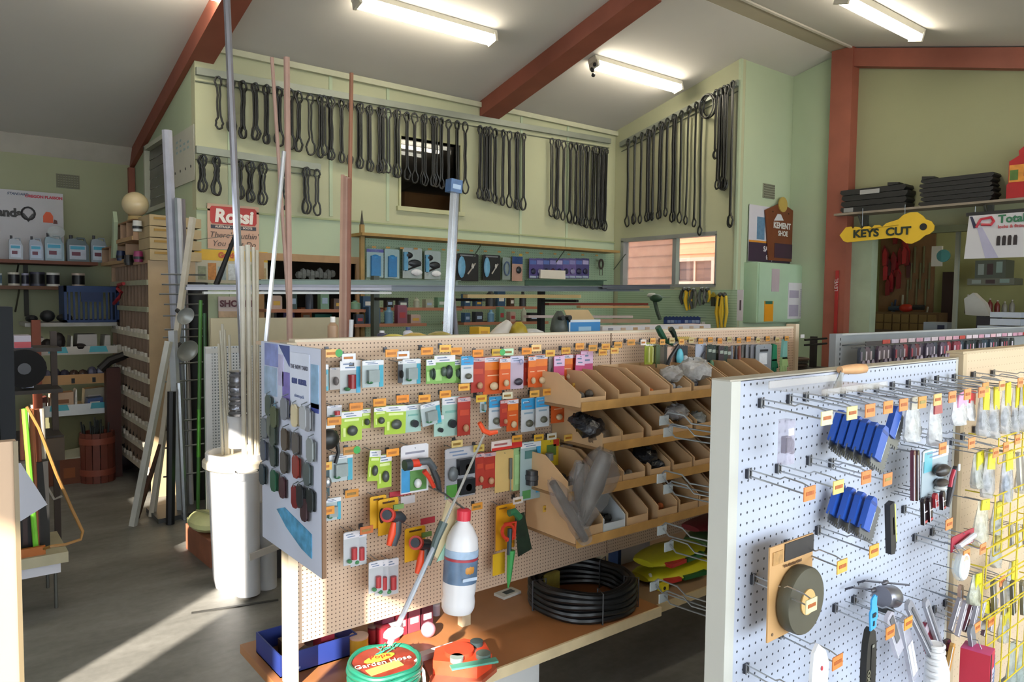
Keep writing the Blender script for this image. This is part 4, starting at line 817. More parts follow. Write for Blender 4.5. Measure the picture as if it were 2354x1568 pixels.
# upright poster card on partition end
p, W, H, rz = fr('X', 396, 300, 446, 424, 1.652)
t = T('tap_poster', 'white poster of small black fittings on the partition by the louvre window', 'poster', p, rz); MB().box((-W/2, 0, 0), (W/2, .004, H)).ob('sheet', m('bcbcb0', .6, var=.04), t)
for i in range(4): MB().tube([(-W*.36+i*W*.24, -.003, H*.27), (-W*.36+i*W*.24, 0, H*.27)], .011, 8).ob('print_fitting', m('3a3a3c', .5), t)
for i in range(10): MB().box((-W*.3+(i % 4)*W*.17, -.002, H*(.62+.1*(i//4))), (-W*.22+(i % 4)*W*.17, 0, H*(.66+.1*(i//4)))).ob('print_panel', m('8fa3a8', .5), t)
# ---------------------------------------------------------------- white perforated end stand and PVC pipes
t = T('perforated_stand', 'tall narrow white perforated metal stand beside the white pipe bin', 'stand', (aY(475, 1000, 4.5).x, 4.5, .0))
zt_ = aY(490, 797, 4.5).z
MB().box((0, 0, .0), (.035, .03, zt_)).ob('upright', m('e6e8ea', .4), t); MB().box((.36, 0, .0), (.39, .03, zt_)).ob('upright', m('e6e8ea', .4), t)
MB().box((.036, .008, .1), (.358, .014, zt_)).ob('perforated_sheet', peg_mat('dfe3e6', '6f7b80', .018, .0045), t)
for z in (.02, zt_-.04): MB().box((.0, -.004, z), (.39, .0, z+.03)).ob('crossbar', m('d8d8d4', .4), t)
for z, x in ((.78, .1), (1.15, .2)): MB().box((x, -.006, z), (x+.07, 0, z+.025)).ob('paper_label', m('8a8660', .6), t)
# cream panel board further back (rear of another stand)
t = T('cream_board', 'wide cream board standing behind the bundles of dowels', 'board', (aY(485, 740, 4.58).x, 4.58, 0)); W = aY(806, 740, 4.58).x-aY(485, 740, 4.58).x; H = aY(600, 731, 4.58).z
MB().box((0, 0, .02), (W, .03, H)).ob('panel', m('c9bd9c', .6, var=.05), t); MB().box((0, -.004, .66), (W, .0, .68)).ob('groove_strip', m('8f8468', .6), t)
# PVC bin: square white bin with clip ring and pipes
pv = m('e9e9ea', .35, var=.03)
c0 = aZ(548, 1330, 0)
t = T('pipe_bin', 'bright white sunlit bin of plastic pipes beside the swatch board', 'bin', (1.27, 3.86, 0))
MB().lathe([(.13, 0), (.14, .05), (.16, .62), (.17, .64), (.17, .70), (.155, .70), (.145, .6), (.12, .03)], 24).ob('drum', pv, t, True)
MB().lathe([(.172, .62), (.185, .63), (.185, .66), (.172, .67)], 24).ob('collar', m('e3d8c2', .4), t, True)
def vpipe(px_, ytop, ybot, Y, r, hx, label, name='white_pipe', cat='pipe', z0=None, foil=False):
    a = aY(px_, ytop, Y); z = aY(px_, ybot, Y).z if z0 is None else z0
    t = T(name, label, cat, (a.x, Y, max(z, .0))); H = a.z-max(z, 0)
    MB().lathe([(r, 0), (r, H), (r*.88, H), (r*.88, 0)], 18).ob('pipe', m(hx, .35, var=.04), t, True)
    MB().lathe([(r*1.12, H-.035), (r*1.12, H), (r, H)], 18).ob('socket', m(hx, .35, var=.04), t, True)
    return t
vpipe(568, 1083, 1365, 3.66, .058, 'd9dadc', 'thick pale grey-white pipe standing on the floor in front of the pipe bin')
vpipe(612, 1150, 1358, 3.72, .05, 'd2d4d6', 'thick pale pipe standing on the floor right of the front pipe')
vpipe(638, 1180, 1350, 3.85, .045, '4a4a4e', 'dark grey pipe standing in shadow behind the thick pale pipes', name='grey_pipe', z0=0)
vpipe(546, 955, 1290, 3.86, .045, 'dddde0', 'wide white pipe rising out of the pipe bin', z0=.72)
t = T('pipe_strap', 'flat white strap tied across the two thick standing pipes', 'strap', (aY(575, 1280, 3.58).x, 3.58, aY(575, 1290, 3.58).z)); MB().slab([(0, 0, 0), (.22, .02, .035), (.22, .02, .065), (0, 0, .035)], (0, .012, 0)).ob('strap', m('cfc9bf', .5), t)
# foil wrapped tube
t, e, a = pole(520, -30, 562, 900, 3.8, .020, 'b9bac6', 'silver_tube', 'very tall silver tube in clear wrap reaching to the ceiling', 'tube', metal=.75, rough=.22, r2=.017, z0=.75)
b = MB().lathe([(.040+.007*(i % 2)+random.uniform(-.003, .003), .0+.012*i) for i in range(20)], 14); q = aY(548, 955, 3.8); o = tag(b.ob('foil_wrap', m('9a9ca6', .25, .8, var=.3, scale=30), None, True, q), 'crinkled foil wrap around the foot of the very tall silver tube', 'wrap')
q = aY(563, 955, 3.85); o = tag(MB().lathe([(.026+.005*(i % 2), .012*i) for i in range(18)], 12).ob('foil_wrap', m('8a8c96', .25, .8, var=.3, scale=30), None, True, q), 'smaller crinkled foil sleeve right of the tall silver tube', 'wrap')
pole(653, 348, 612, 780, 2.4, .0075, 'cfd0d4', 'silver_rod', 'slim silver rod leaning right towards the dowels', 'rod', metal=.7, rough=.25, z0=aY(900, 781, 2.4).z)
for k, (x1, y1, x2, y2, r_, hx) in enumerate(((556, 566, 560, 900, .016, 'd8d2c2'), (569, 563, 574, 900, .017, 'd3cdbd'), (582, 568, 586, 900, .012, 'cfc7b4'), (591, 575, 592, 900, .011, 'c9c0aa'))):
    pole(x1, y1, x2, y2, 3.75, r_*.8, hx, 'cream_conduit', 'cream plastic conduit standing right of the tall silver tube, %s from the left' % ORD[k], 'conduit', group='cream conduits right of the tall tube', z0=.45)
for k, (x1, y1, x2, y2) in enumerate(((503, 790, 510, 1000), (511, 745, 518, 1000), (516, 758, 524, 1000), (527, 770, 533, 1000), (507, 760, 520, 1000))):
    pole(x1, y1, x2, y2, 3.95, .007, 'd0c9b6', 'cream_rod', 'thin cream rod in the pipe bin, %s from the left of the thin group' % ORD[k], 'rod', group='thin cream rods in the pipe bin', z0=.5)
# timber dowels
for k, (x1, y1, x2, y2, r_, hx, lb) in enumerate(((625, 132, 668, 780, .0085, 'a8887a', 'thin reddish dowel, leftmost of the tall dowels'), (659, 132, 666, 780, .0145, 'ad8c7e', 'thicker reddish dowel, second of the tall dowels'), (808, 168, 799, 780, .010, '94654c', 'tall orange-brown dowel standing behind the timber bundle'))):
    pole(x1, y1, x2, y2, 3.3 if k < 2 else 3.25, r_, hx, 'timber_dowel', lb, 'dowel', rough=.6)
for k, (x1, x2, hx) in enumerate(((788, 783, 'b08c76'), (794, 789, 'a07a68'), (800, 796, 'b4907e'), (804, 801, '8c5c4a'))):
    pole(x1, 402+k*3, x2, 780, 3.2-.01*k, .010, hx, 'timber_batten', 'reddish timber batten in the taped bundle, %s from the left' % ORD[k], 'batten', rough=.6, sq=True, group='timber battens in the taped bundle')
pole(808, 735, 806, 785, 3.1, .01, 'dcdcdc', 'white_trim', 'short white trim strip at the right of the timber bundle', 'trim')
# aluminium angles with blue tag
for k, (x1, x2, hx) in enumerate(((1040, 1022, 'c3c6ca'), (1046, 1030, 'd5d7da'), (1052, 1036, 'aeb2b8'))):
    pole(x1, 440, x2, 775, 3.0, .012, hx, 'aluminium_angle', 'shiny aluminium angle under the blue tag, %s of the three' % ('left', 'middle', 'right')[k], 'angle', metal=.8, rough=.25, sq=True, group='aluminium angles under the blue tag')
pole(1037, 640, 1050, 775, 3.02, .014, 'a9abb8', 'aluminium_angle', 'second aluminium angle leaning the other way behind the tagged angles', 'angle', metal=.8, rough=.3, sq=True)
p, W, H, rz = fr('Y', 1036, 412, 1062, 442, 2.97); t = T('blue_tag', 'blue and white cap tag wrapped on top of the shiny aluminium angles', 'tag', p, rot=(0, .08, 0)); MB().box((-W/2, 0, 0), (W/2, .05, H)).ob('wrap', m('4a6a94', .4, var=.25, scale=30), t); MB().box((-W*.35, -.002, H*.25), (W*.35, 0, H*.6)).ob('paper_label', m('9fb6d0', .4), t)
# crate with yellow bag on floor
p = aZ(470, 1290, 0)
t = T('brown_box', 'brown printed cardboard box on the floor left of the pipe bin', 'box', (1.20, 4.17, 0), rz=radians(2)); MB().box((0, 0, 0), (.17, .42, .15)).ob('body', m('9a5f46', .6, var=.2, scale=10), t); MB().box((.03, -.003, .02), (.15, 0, .13)).ob('window_panel', m('2a1a18', .5), t); MB().box((.1, -.005, .03), (.13, -.003, .11)).ob('print_panel', m('c9b8b0', .5), t)
t = T('yellow_bag', 'pale yellow bag spilling from the brown printed box', 'bag', (1.25, 4.40, .151)); MB().ball((0, 0, .05), 1, 12, (.1, .17, .055)).ob('bag', m('dfe0a0', .4, var=.12, scale=12, bump=.5), t, True); MB().tube([(.04, -.1, .09), (-.02, -.04, .115), (-.04, .05, .108)], .006, 5).ob('string', m('a8a87a', .5), t, True)
# ---------------------------------------------------------------- leaning tool rack at the left edge
GX = aY(60, 1250, 3.6)
t = T('low_table', 'low white-edged tray table at the left edge with an orange strip', 'table', (.06, 4.05, 0))
zz = aY(100, 1275, 4.05).z
MB().box((0, 0, zz-.1), (.42, .35, zz-.055)).ob('lower_tray', m('cfcfd6', .5), t); MB().box((-.02, -.02, zz-.05), (.45, .37, zz-.0)).ob('top', m('b8b092', .5, var=.2), t); MB().box((0, -.0, zz), (.36, .02, zz+.04)).ob('orange_strip', m('b0621f', .5, var=.15), t)
for x, y in ((.02, .02), (.4, .02), (.02, .33), (.4, .33)): MB().cyl((x, y, 0), (x, y, zz-.1), .008, 6).ob('leg', m('55554f', .5, .4), t)
q = [aY(*c, 3.95) for c in ((62, 935), (90, 985), (130, 1090), (165, 1170), (190, 1222), (186, 1240), (150, 1252), (118, 1256))] + [aY(100, 1262, 4.06)]
t = T('amber_hoop', 'long bent amber plastic hoop bowing out from the left tool rack', 'hoop', q[-1]); MB().tube([v-q[-1] for v in q], .007, 6).ob('hoop', m('9a7038', .45), t, True)
q = [aY(*c, 4.3) for c in ((100, 955), (104, 1100), (108, 1120), (124, 1148), (143, 1140))]
t = T('grey_bow', 'pale bent tube standing behind the amber hoop', 'hoop', q[0]); MB().tube([v-q[0] for v in q], .007, 6).ob('tube', m('9a948a', .45), t, True)
def tilted(x1, y1, x2, y2, Y, r_, hx, nm, lb, cat, **k): return pole(x1, y1, x2, y2, Y, r_, hx, nm, lb, cat, **k)
tilted(56, 940, 66, 1060, 4.12, .012, '7ccf3c', 'lime_level', 'bright lime green handle in the left tool rack', 'tool', z0=zz)
for k, (x1, x2, hx) in enumerate(((72, 80, '9a5a38'), (84, 94, '7c4630'), (66, 92, 'a8a294'), (95, 104, 'b9b2a4'), (52, 54, 'a9604c'))):
    tilted(x1, 940, x2, 1140, 4.14+.03*k, .012, hx, 'garden_tool', ('brown', 'dark brown', 'grey', 'pale grey', 'reddish')[k]+' wooden tool handle standing in the left tool rack', 'tool', z0=zz)
t = T('tool_bin', 'dark bin of tool heads under the white triangular sheet', 'bin', (.12, 4.15, zz+.002)); MB().box((0, 0, 0), (.33, .25, .42)).ob('bin', m('1c1a18', .6, var=.2), t)
for i in range(6): MB().box((.02+i*.05, -.004, .03), (.04+i*.05, 0, .3)).ob('blade', m(random.choice(['3a2420', '22302c', '2c3430', '3f3a36']), .5), t)
a, c, e = aY(48, 1065, 3.7), aY(109, 1160, 3.7), aY(48, 1198, 3.7)
t = T('white_sheet', 'white triangular sheet corner sticking out beside the sunlit plywood end', 'sheet', e); MB().slab([a-e, c-e, (0, 0, 0), V((-.25, 0, 0)), a-e+V((-.25, 0, 0))], (0, .004, 0)).ob('sheet', m('c6c8d4', .5, var=.02), t)
# boxes on the small rack top
for k, (x0, y0, x1, y1, hx, lb, bd) in enumerate(((33, 772, 72, 800, 'b0a8b4', 'white and red topped carton', [(0, .0, 1, .5, 'b0323a')]), (34, 800, 76, 822, '3f86b4', 'bright blue carton under the red and white one', [(.1, .3, .6, .6, '8fb8d0')]), (50, 865, 78, 892, 'aab4c8', 'pale blue bag below the black spool', []))):
    gbox('rack_carton', (x0, y0, x1, y1), 4.6, .15, hx, lb+' at the left edge', 'carton', bands=bd)
p = aY(56, 848, 4.55); t = T('black_spool', 'large black round spool at the left edge', 'spool', p); MB().tube([(0, 0, 0), (0, .1, 0)], .1, 20).ob('spool', m('0c0c0e', .9), t, True); MB().tube([(0, -.006, 0), (0, 0, 0)], .03, 12).ob('hub', m('26262c', .4), t, True)
t = T('storage_rack', 'dark rack behind the boxes at the left edge', 'rack', (.12, 4.75, 0)); 
for x in (0, .42): MB().box((x, 0, 0), (x+.03, .03, 1.3)).ob('upright', m('3a2c22', .6), t)
for z in (.75, 1.0, 1.22): MB().box((0, -.18, z-.02), (.45, .1, z)).ob('shelf', m('2c241e', .6), t)
MB().box((.02, -.2, .62), (.45, -.18, .74)).ob('front_panel', m('4a3a28', .6, var=.2), t)
# near dark display post and plywood end panel
p = aY(16, 1010, 1.9)
t = T('dark_display', 'tall dark display column cut off by the left edge', 'display', (p.x-.06, 1.92, .02)); hh = aY(16, 703, 1.9).z
for i, (x, hx) in enumerate(((0, '07080a'), (.028, '0a0d11'), (-.03, '090e0c'))): MB().box((x+.02, 0, .0), (x+.05, .12, hh-.02-.003*i)).ob('panel', m(hx, .95), t)
MB().box((-.1, .01, 0), (.02, .12, hh-.03)).ob('body', m('0a0a0b', .95), t)
t = T('plywood_end', 'sunlit plain plywood cupboard end at the left edge', 'cupboard', (aY(45, 1300, 1.3).x, 1.3, 0)); hz = aY(45, 1013, 1.3).z
MB().box((-.11, 0, 0), (0, .02, hz)).ob('end_panel', m('b4967a', .6, var=.06, scale=3), t); MB().box((-.11, .021, hz-.03), (-.02, .2, hz-.01)).ob('top', m('8a5a3c', .6), t); MB().box((-.004, -.003, 0), (.002, .0, hz)).ob('edge_strip', m('6f6046', .5), t)
# ================================================================ horizontal steel rack in the middle
RY = 4.6
def hbar(x0, x1, y, Y, h, d, hx, name, label, cat, metal=.4, rough=.45, y2=None, group=None, end=None):
    a = aY(x0, y, Y); c = aY(x1, y2 or y, Y); t = T(name, label, cat, a, group=group); v = c-a; v.y = 0
    b = MB()
    if name in ('steel_channel', 'purlin'):   # C section: open towards the viewer
        for (q0, q1, w0, w1) in ((0, .12*h, 0, d), (.88*h, h, 0, d), (0, h, d*.85, d)):
            b.slab([(0, w0, q0), (v.x, w0, q0+v.z), (v.x, w1, q0+v.z), (0, w1, q0)], (0, 0, q1-q0))
    else: b.slab([(0, 0, 0), (v.x, 0, v.z), (v.x, d, v.z), (0, d, 0)], (0, 0, h))
    b.ob('length', m(hx, rough, metal, var=.12, scale=5), t)
    if end: MB().box((v.x-.0, -.001, v.z), (v.x+.004, d, v.z+h)).ob('end_face', m(end, .7), t)
    return t
t = T('bar_rack', 'black steel rack with cantilever arms holding long metal and timber lengths', 'rack', (3.17, RY+.14, 0))
for x in (-.64, .0, .93): MB().box((x-.02, 0, 0), (x+.025, .05, 1.66 if x else 1.62)).ob('upright', m('16171a', .5, .3) if x >= 0 else m('4c5248', .5, .3), t)
MB().box((.0, .005, 1.2), (.0, .0, 1.2)).ob('stub', blk, t)
for x in (-.64, 0, .93):
    for z in (1.505,):
        MB().box((x-.015, -.42, z-.02), (x+.015, .0, z)).ob('arm', m('16171a', .5, .3), t)
MB().box((-.85, .01, .0), (1.2, .04, .05)).ob('foot_rail', m('16171a', .5, .3), t)
hbar(600, 1480, 670, 4.55, .045, .06, '7f8489', 'steel_channel', 'longest grey steel channel resting on the black rack arms', 'channel')
hbar(600, 1060, 655, 4.62, .035, .05, '7f8c80', 'purlin', 'green-grey steel purlin lying behind the long channel at left', 'channel')
hbar(1215, 1395, 657, 4.6, .05, .05, '4f6652', 'purlin', 'short dark green purlin on the right part of the black rack', 'channel')
hbar(1395, 1550, 664, 4.5, .035, .06, '76767c', 'steel_channel', 'grey steel channel sticking out at the right end of the rack', 'channel')
hbar(428, 900, 667, 4.42, .018, .03, 'a5a4ac', 'steel_tube', 'pale lilac-grey tube sticking out left, upper one', 'tube'); hbar(468, 900, 676, 4.36, .014, .03, 'b9b9b4', 'steel_tube', 'pale tube sticking out left, lower one', 'tube')
hbar(430, 900, 660, 4.5, .014, .03, '8e8f98', 'steel_tube', 'dark grey tube on top of the pale lilac-grey tube', 'tube')
hbar(1075, 1335, 685, 4.42, .026, .06, 'b39a68', 'timber_length', 'pale timber length on the rack ending at the second black upright', 'timber', metal=0, end='d6cba8')
hbar(1262, 1490, 702, 4.4, .02, .05, '6e2c20', 'timber_length', 'dark red timber length with a pale pointed end at the right', 'timber', metal=0)
hbar(1335, 1492, 708, 4.36, .018, .05, 'b08a5c', 'timber_length', 'raw timber length under the dark red one', 'timber', metal=0, end='c8a878')
hbar(1368, 1495, 742, 4.3, .03, .06, 'a88a72', 'timber_length', 'wide pale timber board low on the rack at the right', 'timber', metal=0)
hbar(1215, 1455, 731, 4.32, .02, .06, 'b9a9a4', 'timber_length', 'pinkish timber board just above the wide pale board', 'timber', metal=0)
# gondola shelves seen through the rack
for k, (x0, x1, y, Y) in enumerate(((620, 880, 712, 5.5), (885, 1062, 708, 5.5), (1066, 1240, 705, 5.5), (815, 980, 746, 5.4), (1066, 1260, 742, 5.4))):
    a = aY(x0, y, Y); c = aY(x1, y, Y)
    t = T('merchandise_shelf', 'thin brown-edged merchandise shelf behind the rack, %s' % ('upper left', 'upper middle', 'upper right', 'lower left', 'lower right')[k], 'shelf', (a.x, Y, a.z)); MB().box((0, 0, -.02), (c.x-a.x, .35, 0)).ob('board', m('8f5c40', .6), t)
    MB().box((0, -.006, -.022), (c.x-a.x, 0, .004)).ob('edge_strip', m('a86e50', .6), t)
    n = int((c.x-a.x)/.13)
    for i in range(n):
        w_ = random.uniform(.05, .11); h_ = random.uniform(.07, .17); x = .07+i*.13
        cc = random.choice(['2c3038', '1f3d33', '86485a', '5c86a0', '9fa38f', '4d3a2c', '27303f', '6a8f74', 'b39a8c', '2a2a2a', '30506e'])
        tt = T('shelf_pack', 'small packet, %s from the left on the %s merchandise shelf' % (ORD[i], ('upper left', 'upper middle', 'upper right', 'lower left', 'lower right')[k]), 'packet', (a.x+x, Y+.04, a.z+.001), group='packets on the %s merchandise shelf' % ('upper left', 'upper middle', 'upper right', 'lower left', 'lower right')[k])
        if i % 3 == 2: MB().lathe([(w_*.45, 0), (w_*.45, h_*.7), (w_*.2, h_*.85), (w_*.2, h_)], 12).ob('bottle', m(cc, .4, var=.15), tt, True)
        else: MB().prism([(-w_/2, 0), (w_/2, 0), (w_/2, h_*.9), (w_*.35, h_), (-w_/2, h_)], 0, .06).ob('body', m(cc, .4, var=.15), tt)
        MB().box((-w_*.32, -.0025, h_*.3), (w_*.32, -.0005, h_*.6)).ob('print_panel', m(random.choice(['d8d4cc', '9ab0c8', 'c8a040', 'a83a3a', 'cfd8d0']), .5), tt)
t = T('long_carton', 'long white and brown carton lying on the stand behind the board top', 'carton', (aY(1390, 768, 3.1).x, 3.12, 1.301)); MB().box((0, 0, 0), (1.05, .15, .045)).ob('body', m('c9c6c8', .5, var=.06), t)
for i in range(9): MB().box((.05+i*.11, -.003, .01), (.09+i*.11, -.0005, .035)).ob('print_panel', m(random.choice(['a98a64', '8a8a94', 'b9a08a']), .5), t)
# yellow-black tools on the far right panel below the sliding window
pm2 = peg_mat('9fb498', '8ba285', .0254, .0035)
a, e = aX(1480, 655, 6.2), aX(1690, 655, 6.2)
o = tag(MB().box((0, e.y, 0), (.012, 5.9, 1.62-.9)).ob('pegboard', pm2, loc=(6.235, 0, .9)), 'mint green perforated panel on the side wall under the sliding window', 'display board')
def hang_tool(x, y0, y1, c1, c2, lb, kind):
    p = aX(x, y0, 6.18); h = p.z-aX(x, y1, 6.18).z
    t = T('hand_tool', lb, 'tool', p, -pi/2)
    if kind == 0:
        MB().tube([(-.02, 0, 0), (-.04, 0, -h*.5), (-.015, 0, -h)], [.016, .02, .012], 8).ob('handle', m(c1, .4), t, True); MB().tube([(.02, 0, 0), (.035, 0, -h*.5), (.015, 0, -h*.95)], [.014, .016, .01], 8).ob('handle', m(c2, .4), t, True); MB().ball((0, 0, .01), .025, 8).ob('jaw', m('4a4a46', .4, .5), t, True)
    else:
        MB().box((-.02, -.01, -h), (.02, .01, -h*.25)).ob('sheath', m(c2, .4), t); MB().prism([(-.02, -h*.25), (.02, -h*.25), (.03, -.02), (0, .02), (-.03, -.02)], -.012, .012).ob('head', m(c1, .4), t)
for k, (x, y0, y1, c1, c2, kd) in enumerate(((1572, 668, 700, '2c2c28', 'c99f1c', 0), (1583, 668, 714, 'd2a91e', 'b8901a', 0), (1595, 670, 710, '3a3a38', '6a6a5c', 0), (1614, 668, 702, '4f534c', '2c2c2a', 0), (1626, 668, 696, '5a5a54', 'c2a024', 0), (1640, 676, 704, '8a7a20', '2c2c20', 1), (1652, 680, 704, '9c8420', '3a3a20', 1))):
    hang_tool(x, y0, y1, c1, c2, 'yellow and black hand tool below the sliding window, %s from the left' % ORD[k], kd)
for k, x in enumerate((1656, 1665)): hang_tool(x, 680, 756, 'c9a41e', 'd0ae24', 'long yellow-handled pruner by the wall end, %s one' % ('left', 'right')[k], 0)
for k in range(10):
    x = 1525+k*8; packet((x, 726, x+11, 756), 0, '2d3f78', [('p', .5, .7, .9, .2, '4f66a8'), ('p', .5, .3, .7, .15, 'aab4d0')], 'navy packet, %s from the left in the row under the yellow tools' % ORD[k], group='navy packets on the side wall panel', ax='Y') if False else None
    p, W, H, rz = fr('X', x, 727, x+12, 757, 6.15-.006*k)
    t = T('blister_pack', 'navy packet, %s from the left in the row under the yellow tools' % ORD[k], 'packet', p, rz, 'navy packets on the side wall panel')
    MB().tube([(0, 0, H*.9), (0, 6.236-p.x, H*.92)], .0015, 4).ob('wire', zinc, t)
    MB().prism([(-W/2, 0), (W/2, 0), (W/2, H*.9), (0, H), (-W/2, H*.9)], 0, .004).ob('card', m('2b3c72', .4, var=.2, scale=30), t); MB().box((-W*.4, -.002, H*.5), (W*.4, 0, H*.7)).ob('print_panel', m(random.choice(['5c76b8', '9aa8cc', '34488c']), .5), t)
for k, x in enumerate((1607, 1616)):
    p, W, H, rz = fr('X', x-5, 740, x+5, 762, 6.2); t = T('white_tag', 'small white tag card, %s of the pair beside the navy row' % ('left', 'right')[k], 'card', p, rz); MB().prism([(-W/2, 0), (W/2, 0), (W*.3, H), (-W*.3, H)], 0, .004).ob('card', m('d8d6d2', .5), t); MB().tube([(0, 0, H*.9), (0, .036, H*.92)], .0015, 4).ob('wire', zinc, t)
p = aX(1508, 690, 6.0)
t = T('green_snips', 'dark green bulky hand tool hanging left of the yellow tools', 'tool', p, -pi/2); MB().tube([(0, 0, .03), (0, .236, .035)], .003, 4).ob('wire', zinc, t); MB().ball((0, 0, .02), .07, 10, (1.2, .6, .6)).ob('head', m('25402c', .4, var=.2), t, True); MB().tube([(-.02, 0, 0), (.02, 0, -.12), (.06, 0, -.2)], .02, 8).ob('handle', m('1d3326', .4), t, True); MB().ball((-.06, 0, .05), .05, 8, (1.4, .6, .5)).ob('white_part', m('b9bab2', .4), t, True)
# ================================================================ TAN PERFORATED GONDOLA (board plane Y=2)
BY = 2.0; SZ = .39
tanp = peg_mat('cdb197', '5c4638', .0127, .0021)
tan = m('c6ab90', .6, var=.06, scale=5); crm = m('cbbb9c', .6, var=.1)
zt_ = 1.374; XL, XM, XR = .813, 2.081, 3.375
t = T('tan_gondola', 'tan perforated display stand hung with garden fittings, with an orange-brown base shelf', 'display stand', (XL, BY, 0))
MB().box((0, 0, .505), (XM-XL-.004, .012, zt_)).ob('perforated_board', tanp, t)
MB().box((XM-XL+.004, 0, .505), (XR-XL, .012, zt_)).ob('perforated_board', tanp, t)
MB().box((-.028, -.012, 0), (0, .04, zt_+.0)).ob('post', m('b5a68e', .6, var=.06), t)
MB().box((XR-XL, -.012, 0), (XR-XL+.03, .04, zt_+.02)).ob('post', m('cbb89c', .6), t)
q = aY(1085, 1400, 1.985); MB().box((q.x-XL-.02, .013, SZ), (q.x-XL+.015, .04, zt_-.02)).ob('post', crm, t)
MB().box((XM-XL-.02, .013, SZ), (XM-XL+.02, .04, zt_-.01)).ob('post', crm, t)
MB().box((0, .0, zt_), (XR-XL, .045, zt_+.008)).ob('top_rail', m('cdbfa6', .6), t)
MB().box((0, .05, .505), (XR-XL, .055, zt_)).ob('rear_board', tan, t)
ors = m('a06a40', .4, var=.16, scale=5)
MB().box((-.05, -.28, SZ-.028), (XM-XL-.012, .34, SZ)).ob('base_shelf', ors, t)
MB().box((-.05, -.288, SZ-.032), (XM-XL-.012, -.28, SZ+.002)).ob('edge_strip', m('d8c39a', .5, var=.15, scale=10), t)
MB().box((XM-XL-.008, -.26, SZ-.028), (XR-XL, .34, SZ-.002)).ob('base_shelf', m('8f7458', .5, var=.12), t)
MB().box((XM-XL-.008, -.268, SZ-.032), (XR-XL, -.26, SZ)).ob('edge_strip', m('c2ad84', .5, var=.15, scale=10), t)
MB().box((.15, -.14, 0), (.80, .2, SZ-.033)).ob('kick_panel', m('dcdcd8', .5), t)
MB().box((1.35, .30, 0), (1.45, .34, SZ-.033)).ob('rear_leg', m('4a4038', .6), t)
# ledges with bins
def bin_(x, z, w_, h, d, hx, label, yf=1.735, fill=None, wh=None):
    t = T('parts_bin', label, 'bin', (x, yf, z), group='cardboard parts bins'); th = .004
    mt = m(hx, .7, var=.1, scale=7)
    prof = [(0, 0), (d, 0), (d, h), (d*.45, h), (0, h*.42)]
    MB().prism(prof, 0, th, 'yz').ob('side', mt, t); MB().prism(prof, w_-th, w_, 'yz').ob('side', mt, t)
    MB().box((th, 0, 0), (w_-th, d, th)).ob('bottom', mt, t); MB().box((th, 0, th), (w_-th, th, h*.30)).ob('front_lip', mt, t); MB().box((th, d-th, th), (w_-th, d, h)).ob('back', mt, t)
    if fill:
        b = MB()
        for i in range(12): b.ball((random.uniform(.02, w_-.02), random.uniform(.03, d*.7), h*.16+random.uniform(0, .02)), random.uniform(.01, .018), 6)
        o = b.ob('loose_fittings', m(fill, .4, var=.4, scale=60), t, True); o['kind'] = 'stuff'
    return t
rows = [(1.150, 'top', [(1333, .118), (1420, .112), (1490, .113), (1543, .11), (1592, .105), (1638, .10)], .105, ['4a4640', None, 'c86a2c', '9a9ca0', '2c2c3a', '8a8478']),
        (1.003, 'second', [(1385, .10), (1430, .11), (1496, .113), (1548, .11), (1600, .105), (1645, .10)], .118, [None, None, None, '5a5a60', '8a8c8c', None]),
        (.862, 'third', [(1306, .14), (1390, .09), (1434, .113), (1497, .11), (1549, .11), (1597, .107), (1642, .1)], .12, ['2a2a2a', None, '7a746c', '22262c', None, None, '8a3a2a']),
        (.700, 'bottom', [(1326, .13), (1391, .107), (1446, .108), (1516, .11), (1566, .11), (1612, .108), (1655, .1)], .14, ['55524c', '3a3a38', None, 'a85a30', 'c8b050', None, None])]
for z, nm, L_, h, fl_ in rows:
    x0 = aY(L_[0][0], 1000, 1.735).x; x1 = XR-.35
    lt = T('bin_ledge', 'thin brown ledge under the %s row of cardboard bins' % nm, 'ledge', (x0, 1.73, z-.006))
    MB().box((0, 0, -.004), (x1-x0, .265, .005)).ob('board', m('8c6c48', .6), lt)
    MB().box((0, -.004, -.006), (x1-x0, 0, .024)).ob('price_strip', m('b58a4e', .5, var=.25, scale=12), lt)
    for k, (px_, w_) in enumerate(L_):
        x = aY(px_, 1000, 1.735).x; hx = ('c4a279', 'bd9a70', 'c8a67e')[k % 3]
        if nm == 'bottom' and k == 1: hx = 'c3c9cd'
        big = nm == 'bottom' and k == 0
        if k+1 < len(L_): w_ = min(w_, aY(L_[k+1][0], 1000, 1.735).x-x-.003)
        bin_(x, z+.0, w_, h+(.02 if big else 0), .255, hx, ('grey-white' if hx == 'c3c9cd' else 'brown cardboard')+' parts bin, %s from the left in the %s row' % (ORD[k], nm), fill=fl_[k] if k < len(fl_) else None)
    k0 = len(L_); x = aY(L_[-1][0], 1000, 1.735).x+.112
    for k in range(3):
        bin_(x+k*.112, z, .108, h, .255, 'b9966c', 'brown cardboard parts bin, %s from the left in the %s row' % (ORD[k0+k], nm))
